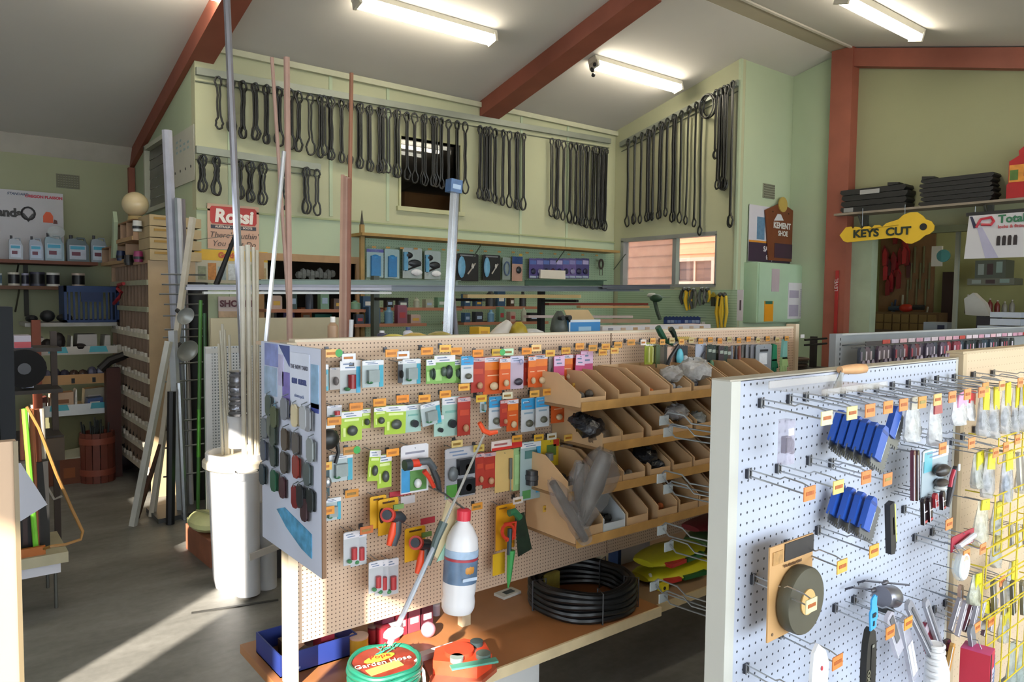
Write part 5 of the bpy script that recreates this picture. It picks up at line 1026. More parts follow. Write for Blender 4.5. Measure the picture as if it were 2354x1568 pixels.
# wrapped black hose lengths poking out of the bins
gw = m('8f8a86', .1, alpha=.3, var=.5, scale=25, bump=.8)
def wrapped(a, c, r0, r1, label, w0):
    t = T('wrapped_fitting', label, 'wrapped goods', c)
    v = a-c
    MB().tube([(0, 0, 0), v*.5, v*.97], [r0*.5, r1*.55, r1*.4], 10).ob('core', m('5c554e', .4, var=.25, scale=30), t, True)
    MB().tube([v*u for u in (0, .12, .25, .38, .5, .62, .75, .88, 1)], [r0, r0*1.05, r0*.5+r1*.5, r1*.9, r1, r1*1.05, r1, r1*.8, r1*.45], 12).crumple(r1*.14).ob('plastic_wrap', gw, t, True)
wrapped(aY(1395, 1035, 1.66), aY(1335, 1205, 1.70), .030, .062, 'fat clear-wrapped grey pipe fitting leaning up out of the bottom left bin', 1)
wrapped(aY(1268, 1105, 1.69), aY(1345, 1240, 1.70), .026, .03, 'long clear-wrapped pipe length slanting down into the bottom left bin', 1)
wrapped(aY(1335, 1060, 1.72), aY(1320, 1190, 1.74), .03, .035, 'clear-wrapped pipe standing behind the slanting one', 1)
for k, (x, y, r_, hx, lb) in enumerate(((1375, 985, .04, '2a2a2e', 'black fittings bag spilling over the second row left end'), (1352, 970, .03, '1f2024', 'dark crumpled bag left of the black fittings bag'), (1398, 1010, .03, '6a5a4c', 'clear bag with brown fittings in the second row'), (1500, 1050, .035, '1c1e22', 'black fabric loops draped over the third row'), (1530, 1075, .025, '2c3038', 'black and white strap end in the third row'), (1565, 862, .035, 'b9b7b4', 'clear crumpled bag heaped on the top row of bins'), (1615, 850, .05, 'c9c8c6', 'large clear bag heaped at the right of the top row'), (1575, 950, .035, 'b0b0b4', 'clear bag lying on the second row of bins'), (1620, 965, .03, 'a8aeb0', 'clear plastic pack at the right of the second row'), (1600, 885, .025, 'a9a8ac', 'small clear bag in the top row'))):
    p = aY(x, y, 1.74); t = T('plastic_bag', lb, 'bag', p); MB().ball((0, .04, 0), r_, 14, (1.4, 1.2, .8)).crumple(r_*.22).ob('bag', m(hx, .2, alpha=1 if int(hx[:2], 16) < 0x60 else .55, var=.35, scale=40, bump=.8), t, True)
# ---------------------------------------------------------------- carded goods on the tan board
def style(s):
    R = random.choice
    if s == 'lime': return 'a8c63e', (.22, 'e4e2e6'), [('o', .5, .35, .5, .35, '4a4f4a'), ('p', .15, .3, .12, .3, 'd6e38a'), ('p', .5, .7, .7, .08, 'dce8a0')]
    if s == 'mint': return 'a9c9bd', (.2, 'e0dfe2'), [('d', .5, .32, .4, .3, '26282c'), ('p', .5, .62, .6, .06, '7fb0a4')]
    if s == 'orange': return 'cf5a24', (.14, 'd8cfd4'), [('o', .5, .22, .45, .22, 'c9b08c'), ('p', .5, .75, .9, .2, 'e07a2c'), ('p', .5, .5, .6, .03, 'e8b088')]
    if s == 'red': return 'a8362a', (.12, 'c9a8a8'), [('o', .55, .2, .4, .2, 'b98c6a'), ('p', .5, .6, .7, .15, 'c04a34')]
    if s == 'pink': return 'c04a78', (.38, 'dcb8d4'), [('o', .65, .18, .4, .22, 'b08a6a'), ('p', .3, .25, .3, .2, 'a82a4a')]
    if s == 'lilac': return 'b9a8b8', (.2, 'c9c6dc'), [('o', .55, .22, .6, .22, '3a3440'), ('r', .7, .82, .25, .14, '8890b4')]
    if s == 'blue': return 'c9ccce', (.34, '3a9ad0'), [('o', .5, .25, .5, .22, '5a5a4c'), ('p', .5, .55, .6, .05, '8aa0b0'), ('p', .3, .88, .4, .05, 'bfe0f0')]
    if s == 'teal': return 'aeb9ba', (.18, 'dcdcde'), [('b', .45, .42, .5, .45, '8b9694', 'goods'), ('p', .88, .4, .2, .8, '3f9fb6'), ('o', .3, .2, .3, .15, '3f7a54')]
    if s == 'tealred': return 'aeb4b4', (.3, 'dddde0'), [('t', .52, .36, .36, .42, '8e2a2c'), ('p', .88, .4, .2, .8, '4aa8cc'), ('o', .3, .14, .3, .12, '3f7a54'), ('p', .55, .87, .25, .1, '3a3430')]
    if s == 'green': return '7fae5a', (.25, 'e2e0e2'), [('o', .65, .4, .35, .5, '24302c'), ('o', .4, .42, .25, .35, '4a5a50'), ('p', .2, .3, .3, .4, 'a8d084')]
    if s == 'grey': return 'a39c98', (.1, 'b4aaa6'), [('o', .5, .4, .5, .4, '6a6260')]
    if s == 'dark': return '3a3a3c', (.15, 'c9c9c9'), [('o', .5, .4, .6, .4, '17181a')]
    if s == 'silver': return 'b7babd', (.2, 'd4d2d6'), [('t', .6, .35, .35, .35, 'b0383c'), ('o', .3, .14, .3, .12, '4a8a5c')]
DESC = {'lime': 'lime green card with white header and grey fitting', 'mint': 'pale mint card with round black fitting', 'orange': 'orange card with brass fitting', 'red': 'red-brown card with brass fitting', 'pink': 'pink and white card with small fitting', 'lilac': 'lilac-white card with dark fitting', 'blue': 'white card with bright blue header', 'teal': 'clear pack with teal right edge', 'tealred': 'clear pack with red barrel fitting', 'green': 'white and green card with black fittings', 'grey': 'dull grey-brown card', 'dark': 'dark card with black part', 'silver': 'clear silver pack with red fitting'}
def card_row(rn, L_, Y=1.915):
    for k, q in enumerate(L_):
        s, x0, y0, x1, y1 = q[:5]; tl = q[5] if len(q) > 5 else 0
        c, h_, P_ = style(s)
        packet((x0, y0, x1, y1), Y+.011*(k % 3), c, P_, '%s, %s from left, %s' % (DESC[s], ORD[k], rn), head=h_, group='carded fittings, '+rn, name='carded_fitting', cat='packet', tilt=tl, dep=.016)
card_row('tan board top row', [('teal', 731, 838, 755, 899), ('grey', 758, 845, 782, 896), ('tealred', 782, 828, 829, 904), ('teal', 833, 828, 882, 890), ('dark', 915, 830, 926, 880), ('teal', 925, 825, 967, 883), ('green', 980, 826, 1001, 882), ('green', 998, 816, 1046, 881), ('green', 1040, 826, 1062, 880), ('blue', 1060, 818, 1088, 880), ('red', 1083, 822, 1114, 902), ('orange', 1111, 820, 1154, 906), ('orange', 1148, 823, 1173, 896), ('lilac', 1172, 818, 1203, 894), ('red', 1203, 826, 1220, 886), ('orange', 1214, 819, 1231, 890), ('orange', 1228, 815, 1258, 890), ('grey', 1261, 820, 1275, 875), ('pink', 1273, 818, 1297, 880), ('orange', 1292, 815, 1316, 880), ('red', 1308, 815, 1325, 880, .08), ('pink', 1321, 815, 1341, 881, .06), ('pink', 1334, 806, 1362, 885)])
card_row('tan board second row', [('silver', 752, 932, 786, 958), ('lime', 784, 945, 832, 1013), ('lime', 830, 940, 852, 985), ('lime', 860, 936, 888, 982), ('lime', 884, 932, 932, 998, .04), ('mint', 931, 930, 968, 993), ('teal', 972, 925, 1016, 976, -.15), ('mint', 998, 955, 1020, 1003), ('mint', 1016, 912, 1056, 1002), ('red', 1052, 913, 1081, 1001), ('teal', 1104, 918, 1116, 948), ('blue', 1124, 911, 1152, 986), ('red', 1150, 920, 1166, 980), ('orange', 1165, 918, 1191, 991), ('blue', 1198, 915, 1230, 992), ('blue', 1232, 912, 1262, 981), ('orange', 1267, 908, 1297, 972), ('red', 1295, 912, 1308, 965), ('orange', 1305, 895, 1334, 965)])
card_row('tan board third row', [('teal', 757, 1043, 811, 1106), ('lime', 844, 1035, 870, 1106, .1), ('lime', 868, 1045, 900, 1121), ('red', 1093, 1042, 1112, 1116), ('red', 1110, 1040, 1139, 1121)])
card_row('tan board lower left', [('teal', 744, 1145, 784, 1196), ('silver', 790, 1222, 826, 1298), ('silver', 806, 1220, 843, 1300), ('silver', 848, 1290, 880, 1362), ('silver', 862, 1288, 893, 1368), ('silver', 880, 1285, 916, 1368)])
# the larger distinct packs
t = packet((922, 1022, 985, 1132), 1.90, 'd8d6da', [('p', .16, .28, .3, .5, '3f8fc0'), ('p', .62, .25, .6, .42, '5d8a4c'), ('o', .55, .2, .25, .2, 'd8d8d4'), ('p', .5, .84, .7, .04, '8a8a98')], 'white card with an orange and grey spray gun in the middle of the third row')
p, W, H, rz = fr('Y', 922, 1022, 985, 1132, 1.90)
def P2(px_, py_, Y, base): v = aY(px_, py_, Y)-base; return v
b0 = p
MB().tube([P2(930, 1070, 1.87, b0), P2(944, 1068, 1.87, b0)], .017, 12).ob('nozzle_ring', m('27343a', .4), t, True)
MB().tube([P2(944, 1066, 1.87, b0), P2(965, 1064, 1.87, b0)], .012, 10).ob('orange_barrel', m('d2381e', .4), t, True)
MB().tube([P2(962, 1062, 1.87, b0), P2(985, 1060, 1.865, b0), P2(1000, 1078, 1.865, b0)], [.012, .012, .009], 10).ob('grey_body', m('4d5256', .4), t, True)
MB().tube([P2(990, 1068, 1.87, b0), P2(1004, 1100, 1.87, b0), P2(1011, 1130, 1.87, b0)], [.008, .011, .007], 8).ob('grip', m('34373a', .4), t, True)
MB().tube([P2(975, 1083, 1.86, b0), P2(985, 1095, 1.86, b0), P2(998, 1120, 1.862, b0)], [.008, .007, .006], 8).ob('trigger', m('c83a26', .4), t, True)
packet((1023, 1028, 1092, 1143), 1.905, '9a9a9e', [('b', .62, .62, .5, .3, '17191c'), ('b', .65, .22, .5, .3, '1b1d20'), ('d', .66, .6, .2, .2, 'c2502a'), ('d', .68, .2, .2, .2, 'c2502a'), ('o', .22, .5, .3, .3, '5a5f62'), ('p', .22, .15, .35, .25, '4f8a3a')], 'grey card with a pair of black and orange timers, beside the spray gun card', head=(.2, 'b6b4b8'))
packet((1138, 1035, 1180, 1130), 1.925, 'd0b070', [('t', .75, .55, .14, .5, '5a5c54'), ('t', .75, .3, .06, .6, '7a7c74')], 'tan card with a slim metal rod under the red and white header')
packet((1178, 1030, 1206, 1127), 1.93, '9dbf84', [('p', .5, .5, .7, .7, 'a9cc90')], 'pale green card right of the tan rod card')
packet((1196, 1015, 1242, 1148), 1.915, '9fb4b6', [('t', .5, .48, .55, .08, '2c2e32'), ('t', .5, .40, .6, .08, '3a3c40'), ('t', .5, .31, .55, .08, '2c2e32'), ('p', .87, .5, .2, .8, '3f9fce'), ('p', .3, .1, .4, .14, '5a9a5c'), ('p', .5, .78, .6, .14, '4f7a78')], 'tall teal-edged card with stacked black rings', head=(.1, 'dcdcdc'))
t = packet((1243, 1010, 1286, 1072), 1.93, 'd6b82a', [('p', .55, .6, .5, .4, '5a7a3a'), ('p', .8, .85, .3, .25, 'c03a28')], 'yellow card with an orange water timer at the right of the third row')
p, W, H, rz = fr('Y', 1243, 1010, 1286, 1072, 1.93)
MB().ball(P2(1263, 1078, 1.885, p), .022, 14, (1, .8, 1)).ob('orange_timer', m('e0481e', .35, var=.03), t, True); MB().cyl(P2(1263, 1058, 1.89, p), P2(1263, 1042, 1.89, p), .014, 12).ob('grey_collar', m('77797a', .4), t, True); MB().tube([P2(1263, 1080, 1.865, p), P2(1263, 1080, 1.86, p)], .011, 12).ob('dial', m('d8cfc8', .4), t)
packet((1288, 1022, 1316, 1060), 1.94, 'b9a898', [('p', .5, .5, .7, .3, 'a89a8c')], 'plain grey-tan card right of the orange timer')
gbox('header_card', (1131, 1011, 1200, 1032), 1.90, .004, 'd8c9c2', 'red and white header card above the tan rod card', 'card', bands=[(.0, .0, 1, .28, 'c8352a'), (.66, .28, 1, 1, 'c02c2c'), (.08, .5, .5, .7, '9a5a5a')])
p = aY(755, 1010, 1.9)
t = T('black_sprinkler', 'black sprinkler with a white header half hidden behind the swatch board', 'sprinkler', p); MB().ball((0, 0, 0), .032, 12, (1, .7, .9)).ob('body', m('1a1c1a', .4), t, True); MB().box((-.045, .0, .03), (.02, .004, .055)).ob('header', m('dcdcd8', .5), t); MB().tube([(.02, 0, .02), (.03, 0, -.04), (.02, 0, -.07)], .006, 6).ob('arm', m('18191a', .4), t, True)
p = aY(742, 1110, 1.9); t = T('chrome_tap_pack', 'dark teal pack with chrome taps beside the swatch board', 'packet', p); MB().box((-.03, .0, -.04), (.02, .004, .05)).ob('card', m('2f4448', .5, var=.2), t); 
for q in ((.0, 0, -.02), (.012, -.005, .0), (.0, -.01, -.035)): MB().ball(q, .012, 10, (1, .8, 1.4)).ob('chrome_part', m('a9adb0', .2, .8), t, True)
# pistol hose nozzles on yellow cards
for k, (cx, cy, x0, y0, x1, y1, lb) in enumerate(((0, 0, 851, 1140, 888, 1214, 'plain yellow card behind the upper hose nozzle'), (892, 1184, 870, 1146, 916, 1228, 'yellow card with an orange-red pistol hose nozzle, upper one'), (957, 1248, 931, 1212, 978, 1288, 'yellow card with an orange-red pistol hose nozzle, lower one'))):
    t = packet((x0, y0, x1, y1), 1.93-.012*k, 'dca51e', [('p', .5, .9, .6, .05, '5a3a1c')] + ([('o', .6, .4, .35, .5, '2a1c18')] if k == 0 else []), lb)
    if k:
        p, W, H, rz = fr('Y', x0, y0, x1, y1, 1.93-.012*k); Yq = 1.87
        A = lambda u, v, Y=Yq: aY(cx+u, cy+v, Y)-p
        MB().tube([A(-2, 0, Yq-.012), A(2, 0, Yq+.0)], .021, 16).ob('nozzle_ring', m('c8321e', .4), t, True)
        MB().tube([A(-3, 0, Yq-.018), A(0, 0, Yq-.01)], .014, 14).ob('nozzle_face', m('2b2f36', .4), t, True)
        MB().tube([A(8, 3), A(26, 4), A(36, 10)], [.015, .017, .012], 10).ob('body', m('2c3138', .4), t, True)
        MB().tube([A(22, 12), A(20, 40), A(12, 70)], [.012, .014, .010], 10).ob('grip', m('3d4046', .4), t, True)
        MB().tube([A(14, 16), A(10, 42), A(2, 70)], [.008, .012, .008], 10).ob('trigger', m('e2481c', .4), t, True)
        MB().box(A(24, -18)-V((.015, .0, .006)), A(24, -18)+V((.018, .006, .008))).ob('leaf_label', m('6f8f4c', .5, var=.3), t)
gbox('red_label', (896, 1128, 945, 1140), 1.93, .003, 'a82c38', 'small red label strip above the upper hose nozzle', 'label'); gbox('red_label', (968, 1190, 1000, 1204), 1.92, .003, 'b0303c', 'small red label strip above the lower hose nozzle', 'label')
gbox('white_ticket', (922, 1140, 954, 1158), 1.93, .003, 'c9c2c2', 'small white ticket right of the upper hose nozzle', 'label')
# sprinkler card with green spike
t = packet((1140, 1160, 1183, 1262), 1.92, 'dc9a18', [('p', .35, .93, .4, .03, '8a5a1c')], 'yellow card with a red and green spike sprinkler at the right of the board')
p, W, H, rz = fr('Y', 1140, 1160, 1183, 1262, 1.92); A = lambda u, v, Y=1.87: aY(u, v, Y)-p
MB().box(A(1133, 1325, 1.92), A(1160, 1268, 1.922)).ob('lower_card', m('deb020', .5), t)
MB().tube([A(1168+14*cos(a), 1222+17*sin(a)) for a in [i*.52 for i in range(12)]], .006, 6, True).ob('red_frame', m('c83a24', .4), t, True)
MB().tube([A(1160, 1205), A(1185, 1200), A(1182, 1238), A(1163, 1243)], .005, 6).ob('red_arm', m('c83a24', .4), t, True)
MB().tube([A(1170, 1180), A(1182, 1176), A(1195, 1190)], .012, 8).ob('green_head', m('2f6b46', .4), t, True)
MB().slab([A(1185, 1185), A(1205, 1178), A(1223, 1262), A(1192, 1280)], (0, .004, 0)).ob('dark_panel', m('1c2a1c', .5, var=.5, scale=30), t)
MB().tube([A(1172, 1215), A(1170, 1275)], .008, 8).ob('stem', m('27414a', .4), t, True)
MB().tube([A(1175, 1265), A(1170, 1330), A(1168, 1352)], [.014, .008, .002], 8).ob('green_spike', m('3f9a52', .4), t, True)
# hooks with price labels
def dhook(x, y, tx, ty, col, Yb=2.0, L_=.12, k=0, where='', tw=.041, hx2=None):
    b0 = aY(x, y, Yb); t = T('display_hook', where, 'hook', b0, group=None)
    e = aY(tx, ty, Yb-L_)-b0
    MB().tube([(0, -.001, 0), (0, -.03, .002), e*.9, e], .0022, 5).ob('wire', m('8d8f92', .3, .8), t, True)
    MB().box((-.006, -.004, -.008), (.006, 0, .008)).ob('mount', m('55565a', .4, .5), t)
    MB().box(e+V((-tw/2, -.003, -.011)), e+V((tw/2, -.0005, .011))).ob('price_label', m(col, .5, var=.12, scale=60), t)
    MB().box(e+V((-tw*.38, -.0038, -.004)), e+V((tw*.3, -.003, .003))).ob('price_print', m('b06a20' if col[0] in 'de' else '8a6a30', .5, var=.3, scale=80), t)
    if hx2: MB().tube([e+V((tw*.5, -.004, 0)), e+V((tw*.5, -.0005, 0))], .011, 12).ob('round_sticker', m(hx2, .5), t)
HK = [('top', [(762, 812, 'e6b46a', '3f9a4c'), (801, 822, 'dcdce4', 0), (900, 812, 'd98f35', 0), (926, 816, 'dadade', 0), (981, 807, 'e0902e', 0), (1023, 801, 'e0b050', 0), (1048, 807, 'd98f2e', 0), (1098, 812, 'e08a2e', 0), (1142, 810, 'c8a030', '4aa85a'), (1168, 809, 'b9d8b4', 0), (1210, 807, 'e08a2e', 0), (1232, 800, 'e6c080', 0), (1264, 812, 'd8a848', 0), (1300, 806, 'd29a38', 0), (1332, 796, 'd8923a', 0), (1362, 800, 'c88a34', 0), (1392, 797, 'd29638', 0), (1420, 793, 'cf9038', 0), (1450, 787, 'c98a3c', 0), (1385, 810, 'd8a040', 0), (1412, 806, 'dcae58', 0)]),
      ('second', [(818, 935, 'd8862c', 0), (768, 968, 'd48a2c', 0), (872, 925, 'd8902e', 0), (925, 917, 'e0882c', 0), (975, 916, 'e09a38', 0), (1023, 906, 'dc9638', 0), (1066, 890, 'e0a648', 0), (1106, 916, 'd0a838', 0), (1166, 909, 'c9c2a8', 0), (1228, 905, 'cf9a42', 0), (1258, 901, 'd2943a', 0), (1290, 898, 'cfa040', 0), (1325, 887, 'd8b050', 0)]),
      ('third', [(804, 1036, 'b9803c', '3aa04a'), (746, 1072, 'd8a848', 0), (902, 1040, 'e0902c', 0), (1050, 1020, 'c9b070', 0), (1100, 1030, 'b9a050', 0), (1188, 1008, 'c98c30', 0), (1238, 1006, 'cfa030', 0), (1268, 1003, 'c9c4b4', 0), (1306, 1006, 'd2aa50', 0)]),
      ('fourth', [(808, 1134, 'c98428', 0), (752, 1174, 'd88c28', 0), (842, 1218, 'b4602a', 0), (1096, 1164, 'cf8a30', 0), (1190, 1150, 'c9bdb4', 0), (1258, 1168, 'c8a040', 0)])]
for nm, L_ in HK:
    for k, (x, y, c, st_) in enumerate(L_):
        dhook(x-random.uniform(8, 16), y-random.uniform(2, 9), x, y, c, L_=.115, where='wire hook with %s price label, %s along the tan board %s row' % ('pale' if c[1] in 'bcd' and c[0] in 'bcd' else 'orange', ORD[k], nm), hx2=st_ or None)
# ---------------------------------------------------------------- telescopic wand, bottle
a = aY(1113, 1000, 1.78); c = aY(1012, 1225, 1.72); e = aY(895, 1482, 1.66)
t = T('spray_wand', 'long telescopic spray wand with an orange tip leaning across the tan board', 'spray wand', e)
MB().tube([c-e, a-e], [.0045, .0035], 8).ob('metal_tube', m('cfcfca', .25, .7), t, True); MB().tube([(0, 0, 0), c-e], [.008, .006], 8).ob('clear_tube', m('b4bac2', .2, var=.1, alpha=.7), t, True)
MB().tube([aY(1102, 972, 1.78)-e, aY(1112, 990, 1.78)-e, aY(1126, 996, 1.775)-e, aY(1143, 993, 1.77)-e], [.007, .008, .008, .006], 8).ob('orange_tip', m('e24e24', .4), t, True)
MB().tube([aY(1020, 1200, 1.715)-e, aY(1003, 1240, 1.715)-e, aY(985, 1300, 1.71)-e], [.013, .011, .006], 8).ob('dark_grip', m('3a4a44', .4), t, True)
MB().slab([aY(1028, 1150, 1.76)-e, aY(1058, 1172, 1.755)-e, aY(1010, 1290, 1.74)-e, aY(996, 1275, 1.74)-e], (0, .004, 0)).ob('hang_card', m('c9b890', .5, var=.1), t)
MB().slab([aY(1046, 1205, 1.75)-e, aY(1062, 1180, 1.75)-e, aY(1036, 1280, 1.74)-e, aY(1004, 1292, 1.735)-e], (0, .003, 0)).ob('mint_card', m('9fc8b0', .4, var=.15), t)
MB().ball(aY(905, 1455, 1.66)-e, .02, 8, (1.6, .8, .8)).ob('valve', m('d6d8de', .35), t, True)
a = aY(1062, 1166, 1.74); e = aY(1052, 1404, 1.72); H = (a-e).length; R_ = (aY(1088, 1330, 1.72).x-aY(1024, 1330, 1.72).x)/2
t = T('white_bottle', 'large white plastic bottle with a red cap and picture label hanging on the tan board', 'bottle', e, rot=(0, radians(4), 0))
MB().lathe([(R_*.86, 0), (R_*.98, .012), (R_, H*.1), (R_*.94, H*.16), (R_, H*.22), (R_, H*.62), (R_*.93, H*.72), (R_*.62, H*.82), (R_*.36, H*.87), (R_*.34, H*.9)], 26).ob('body', m('dcd9da', .3, var=.02), t, True)
MB().lathe([(R_*.42, H*.89), (R_*.42, H*.985), (R_*.3, H)], 20).ob('cap', m('cf3040', .35), t, True)
MB().lathe([(R_*1.015, H*.30), (R_*1.015, H*.62)], 26).ob('paper_label', m('5a6f88', .4, var=.35, scale=22), t, True); MB().lathe([(R_*1.022, H*.55), (R_*1.022, H*.62)], 26).ob('label_band', m('9fb4cc', .4, var=.2, scale=30), t, True); MB().lathe([(R_*1.022, H*.52), (R_*1.022, H*.545)], 26).ob('label_band', m('a83a44', .4), t, True)
MB().ball((-.0, -R_*.93, H*.44), .018, 8, (1, .3, 1)).ob('picture', m('c98a3c', .5, var=.3), t, True); MB().box((-R_*.5, -R_*1.04, H*.34), (R_*.5, -R_*1.0, H*.37)).ob('print_band', m('b8c6d8', .5), t)
MB().tube([(0, 0, H), (0, .1, H+.02), (0, BY-1.72, H+.03)], .003, 5).ob('hook', steel, t)
# ---------------------------------------------------------------- on the orange base shelf
def ringcoil(c, R0, n, r_, hx, t, name='coil', rows_=1, z0=0):
    for i in range(n):
        for j in range(rows_):
            rr = R0-j*r_*1.9+random.uniform(-.003, .003); z = z0+r_+i*r_*1.75+random.uniform(-.002, .002)
            MB().tube([(rr*cos(a*2*pi/40), rr*sin(a*2*pi/40), z+.003*sin(a*.7+i)) for a in range(40)], r_, 8, True).ob(name, m(hx, .32, var=.15), t, True)
cc = aZ(1338, 1383, SZ); R0 = (aZ(1462, 1383, SZ)-aZ(1212, 1383, SZ)).length/2-.012
t = T('pipe_coil', 'large black poly pipe coil lying on the orange base shelf', 'pipe coil', (cc.x, cc.y+.0, SZ+.001)); ringcoil(cc, R0, 5, .0115, '141618', t, 'coil', 2)
for a_ in (.35, 1.5, 2.9, 4.3, 5.4):
    x, y = (R0-.012)*cos(a_), (R0-.012)*sin(a_); ux, uy = cos(a_), sin(a_)
    MB().tube([(x-ux*.026, y-uy*.026, .0), (x+ux*.027, y+uy*.027, .0), (x+ux*.027, y+uy*.027, .108), (x-ux*.026, y-uy*.026, .108)], .0025, 5, True).ob('tie', m('4a4c50', .4), t)
cc = aZ(884, 1522, SZ+.085); R0 = (aZ(968, 1522, SZ+.085)-aZ(800, 1522, SZ+.085)).length/2-.006
t = T('hose_coil', 'green garden hose coil with a round printed label on the base shelf', 'hose', (cc.x, cc.y, SZ+.001)); ringcoil(cc, R0, 7, .0075, '1f6a54', t, 'hose_turn', 1)
MB().tube([(0, 0, .082), (0, 0, .0875)], R0*.93, 28).ob('label_disc', m('8a2f22', .4, var=.5, scale=16), t)
MB().ball((-.005, .02, .09), 1, 14, (R0*.5, R0*.2, .004)).ob('yellow_oval', m('d8c43a', .4), t, True); MB().box((-.07, -.055, .088), (.03, -.02, .09)).ob('cream_panel', m('c9a860', .4), t)
text(t, 'Garden Hose', .03, m('e8dcd0', .5, var=0), (-.01, -.01, .0905), rot=(0, 0, radians(-12))); text(t, 'Pope', .03, m('a02020', .5, var=0), (-.005, .02, .0945), rot=(0, 0, radians(-12)))
for i in range(12): MB().tube([(.02+random.uniform(-.03, .04), .045+random.uniform(-.015, .02), .092), (.03+random.uniform(-.03, .05), .05+random.uniform(-.02, .03), .1)], .0016, 4).ob('green_tie', m('3aa07a', .4), t)
MB().tube([(.07, -.05, .09), (.085, -.07, .06), (.08, -.09, .0)], .005, 6).ob('white_tie', m('cfd6d2', .3), t, True)
cc = aZ(1055, 1505, SZ+.05)
t = T('orange_reel_pack', 'clear clamshell pack with an orange hose fitting reel on the base shelf', 'packet', (cc.x, cc.y, SZ+.001), rot=(0, 0, radians(-18)))
MB().prism([(-.10, -.07), (.04, -.10), (.105, -.045), (.11, .05), (.05, .10), (-.09, .10)], 0, .012, 'xy').ob('card', m('a8563c', .4, var=.35, scale=14), t)
MB().prism([(-.085, -.02), (.03, -.085), (.09, -.04), (.095, .04), (.04, .085), (-.06, .05)], .012, .055, 'xy').ob('orange_body', m('d4482a', .3, var=.2, scale=12), t)
for q, r_, hx in (((.0, .0), .045, 'b84028'), ((.06, -.05), .022, '5a6a64'), ((.065, .03), .02, '3a4a4c'), ((-.02, -.045), .02, '7f8c88')): MB().tube([(q[0], q[1], .054), (q[0], q[1], .068)], r_, 16).ob('fitting', m(hx, .35), t, True)
MB().prism([(-.11, .06), (.02, .105), (.015, .125), (-.11, .09)], .0, .03, 'xy').ob('white_header', m('c9c0c4', .4, var=.1), t)
MB().box((-.05, -.1, .056), (.09, -.075, .062)).ob('green_strip', m('4f8f7c', .4), t)
# blue open tray box
x0 = aZ(597, 1505, SZ); x1 = aZ(655, 1548, SZ)
t = T('blue_tray', 'dark blue open cardboard tray at the left end of the base shelf', 'tray', (.785, 2.055, SZ+.001)); W, D, H = .245, .2, .065; bm = m('24357a', .5, var=.08)
MB().box((0, 0, 0), (W, D, .004)).ob('bottom', m('6a4a30', .6), t)
for a, c in (((0, 0, 0), (W, .004, H)), ((0, D-.004, 0), (W, D, H)), ((0, .004, 0), (.004, D-.004, H)), ((W-.004, .004, 0), (W, D-.004, H))): MB().box(a, c).ob('side', bm, t)
MB().box((.02, -.002, .012), (.06, 0, .018)).ob('print_mark', m('9aa4c8', .5), t)
MB().box((.05, .03, .005), (.1, .15, .05)).ob('carton_insert', m('4a3224', .6), t)
# small things under the board
for k, (x, y, r_, h, hx, cap, lb) in enumerate(((825, 1505, .029, .055, 'd9a930', 'd8b09a', 'yellow spool of cord with a pale top beside the blue tray'), (1003, 1414, .014, .035, 'b8aab4', 'c8c2c8', 'small pale lilac can under the tan board'), (880, 1478, .022, .05, 'a82836', '7c1c28', 'red tin under the tan board behind the yellow spool'), (905, 1470, .02, .05, 'b8303c', 'c8b4b8', 'red and white tin beside the spray wand foot'), (858, 1476, .018, .045, '9c2430', '5a1c24', 'dark red tin left of the other red tins'))):
    cc = aZ(x, y, SZ); cc.y = max(cc.y, 2.03 if k in (1, 2, 4) else cc.y); t = T('small_can', lb, 'can', (cc.x, cc.y, SZ+.001)); MB().lathe([(r_, 0), (r_, h)], 18).ob('body', m(hx, .4, var=.12), t, True); MB().lathe([(r_*1.02, h), (r_*1.02, h+.006), (r_*.4, h+.008)], 18).ob('lid', m(cap, .4), t, True)
cc = aZ(945, 1438, SZ); t = T('pink_ball', 'pink translucent ball under the tan board', 'ball', (cc.x, 2.02, SZ+.026)); MB().ball((0, 0, 0), .025, 14).ob('ball', m('c98a98', .3, var=.1), t, True)
for k, (x, hx) in enumerate(((930, 'a82c3c'), (960, '8a4450'), (900, '7a2c44'), (760, 'a02838'), (990, '5a2430'))):
    q = aY(x, 1400, 2.06); t = T('boxed_goods', '%s small carton behind the board, %s from the left under the tan board' % (('red', 'dusty red', 'purple-red', 'crimson', 'maroon')[k], ('third', 'fourth', 'second', 'first', 'fifth')[k]), 'carton', (q.x, 2.08, SZ+.001)); MB().box((-.022, 0, 0), (.022, .06, .075)).ob('body', m(hx, .5), t); MB().box((-.015, -.002, .03), (.015, 0, .05)).ob('print_panel', m('d8c4c8', .5), t)
cc = aZ(1168, 1366, SZ+.003); t = T('mouse_trap_pack', 'small white card tray with a dark patch on the base shelf', 'tray', (cc.x, cc.y, SZ+.001), rot=(0, 0, .1)); MB().box((-.045, -.025, 0), (.045, .03, .01)).ob('tray', m('d2cec2', .5), t); MB().box((-.02, -.012, .0101), (.025, .012, .012)).ob('dark_patch', m('3a4648', .5), t)
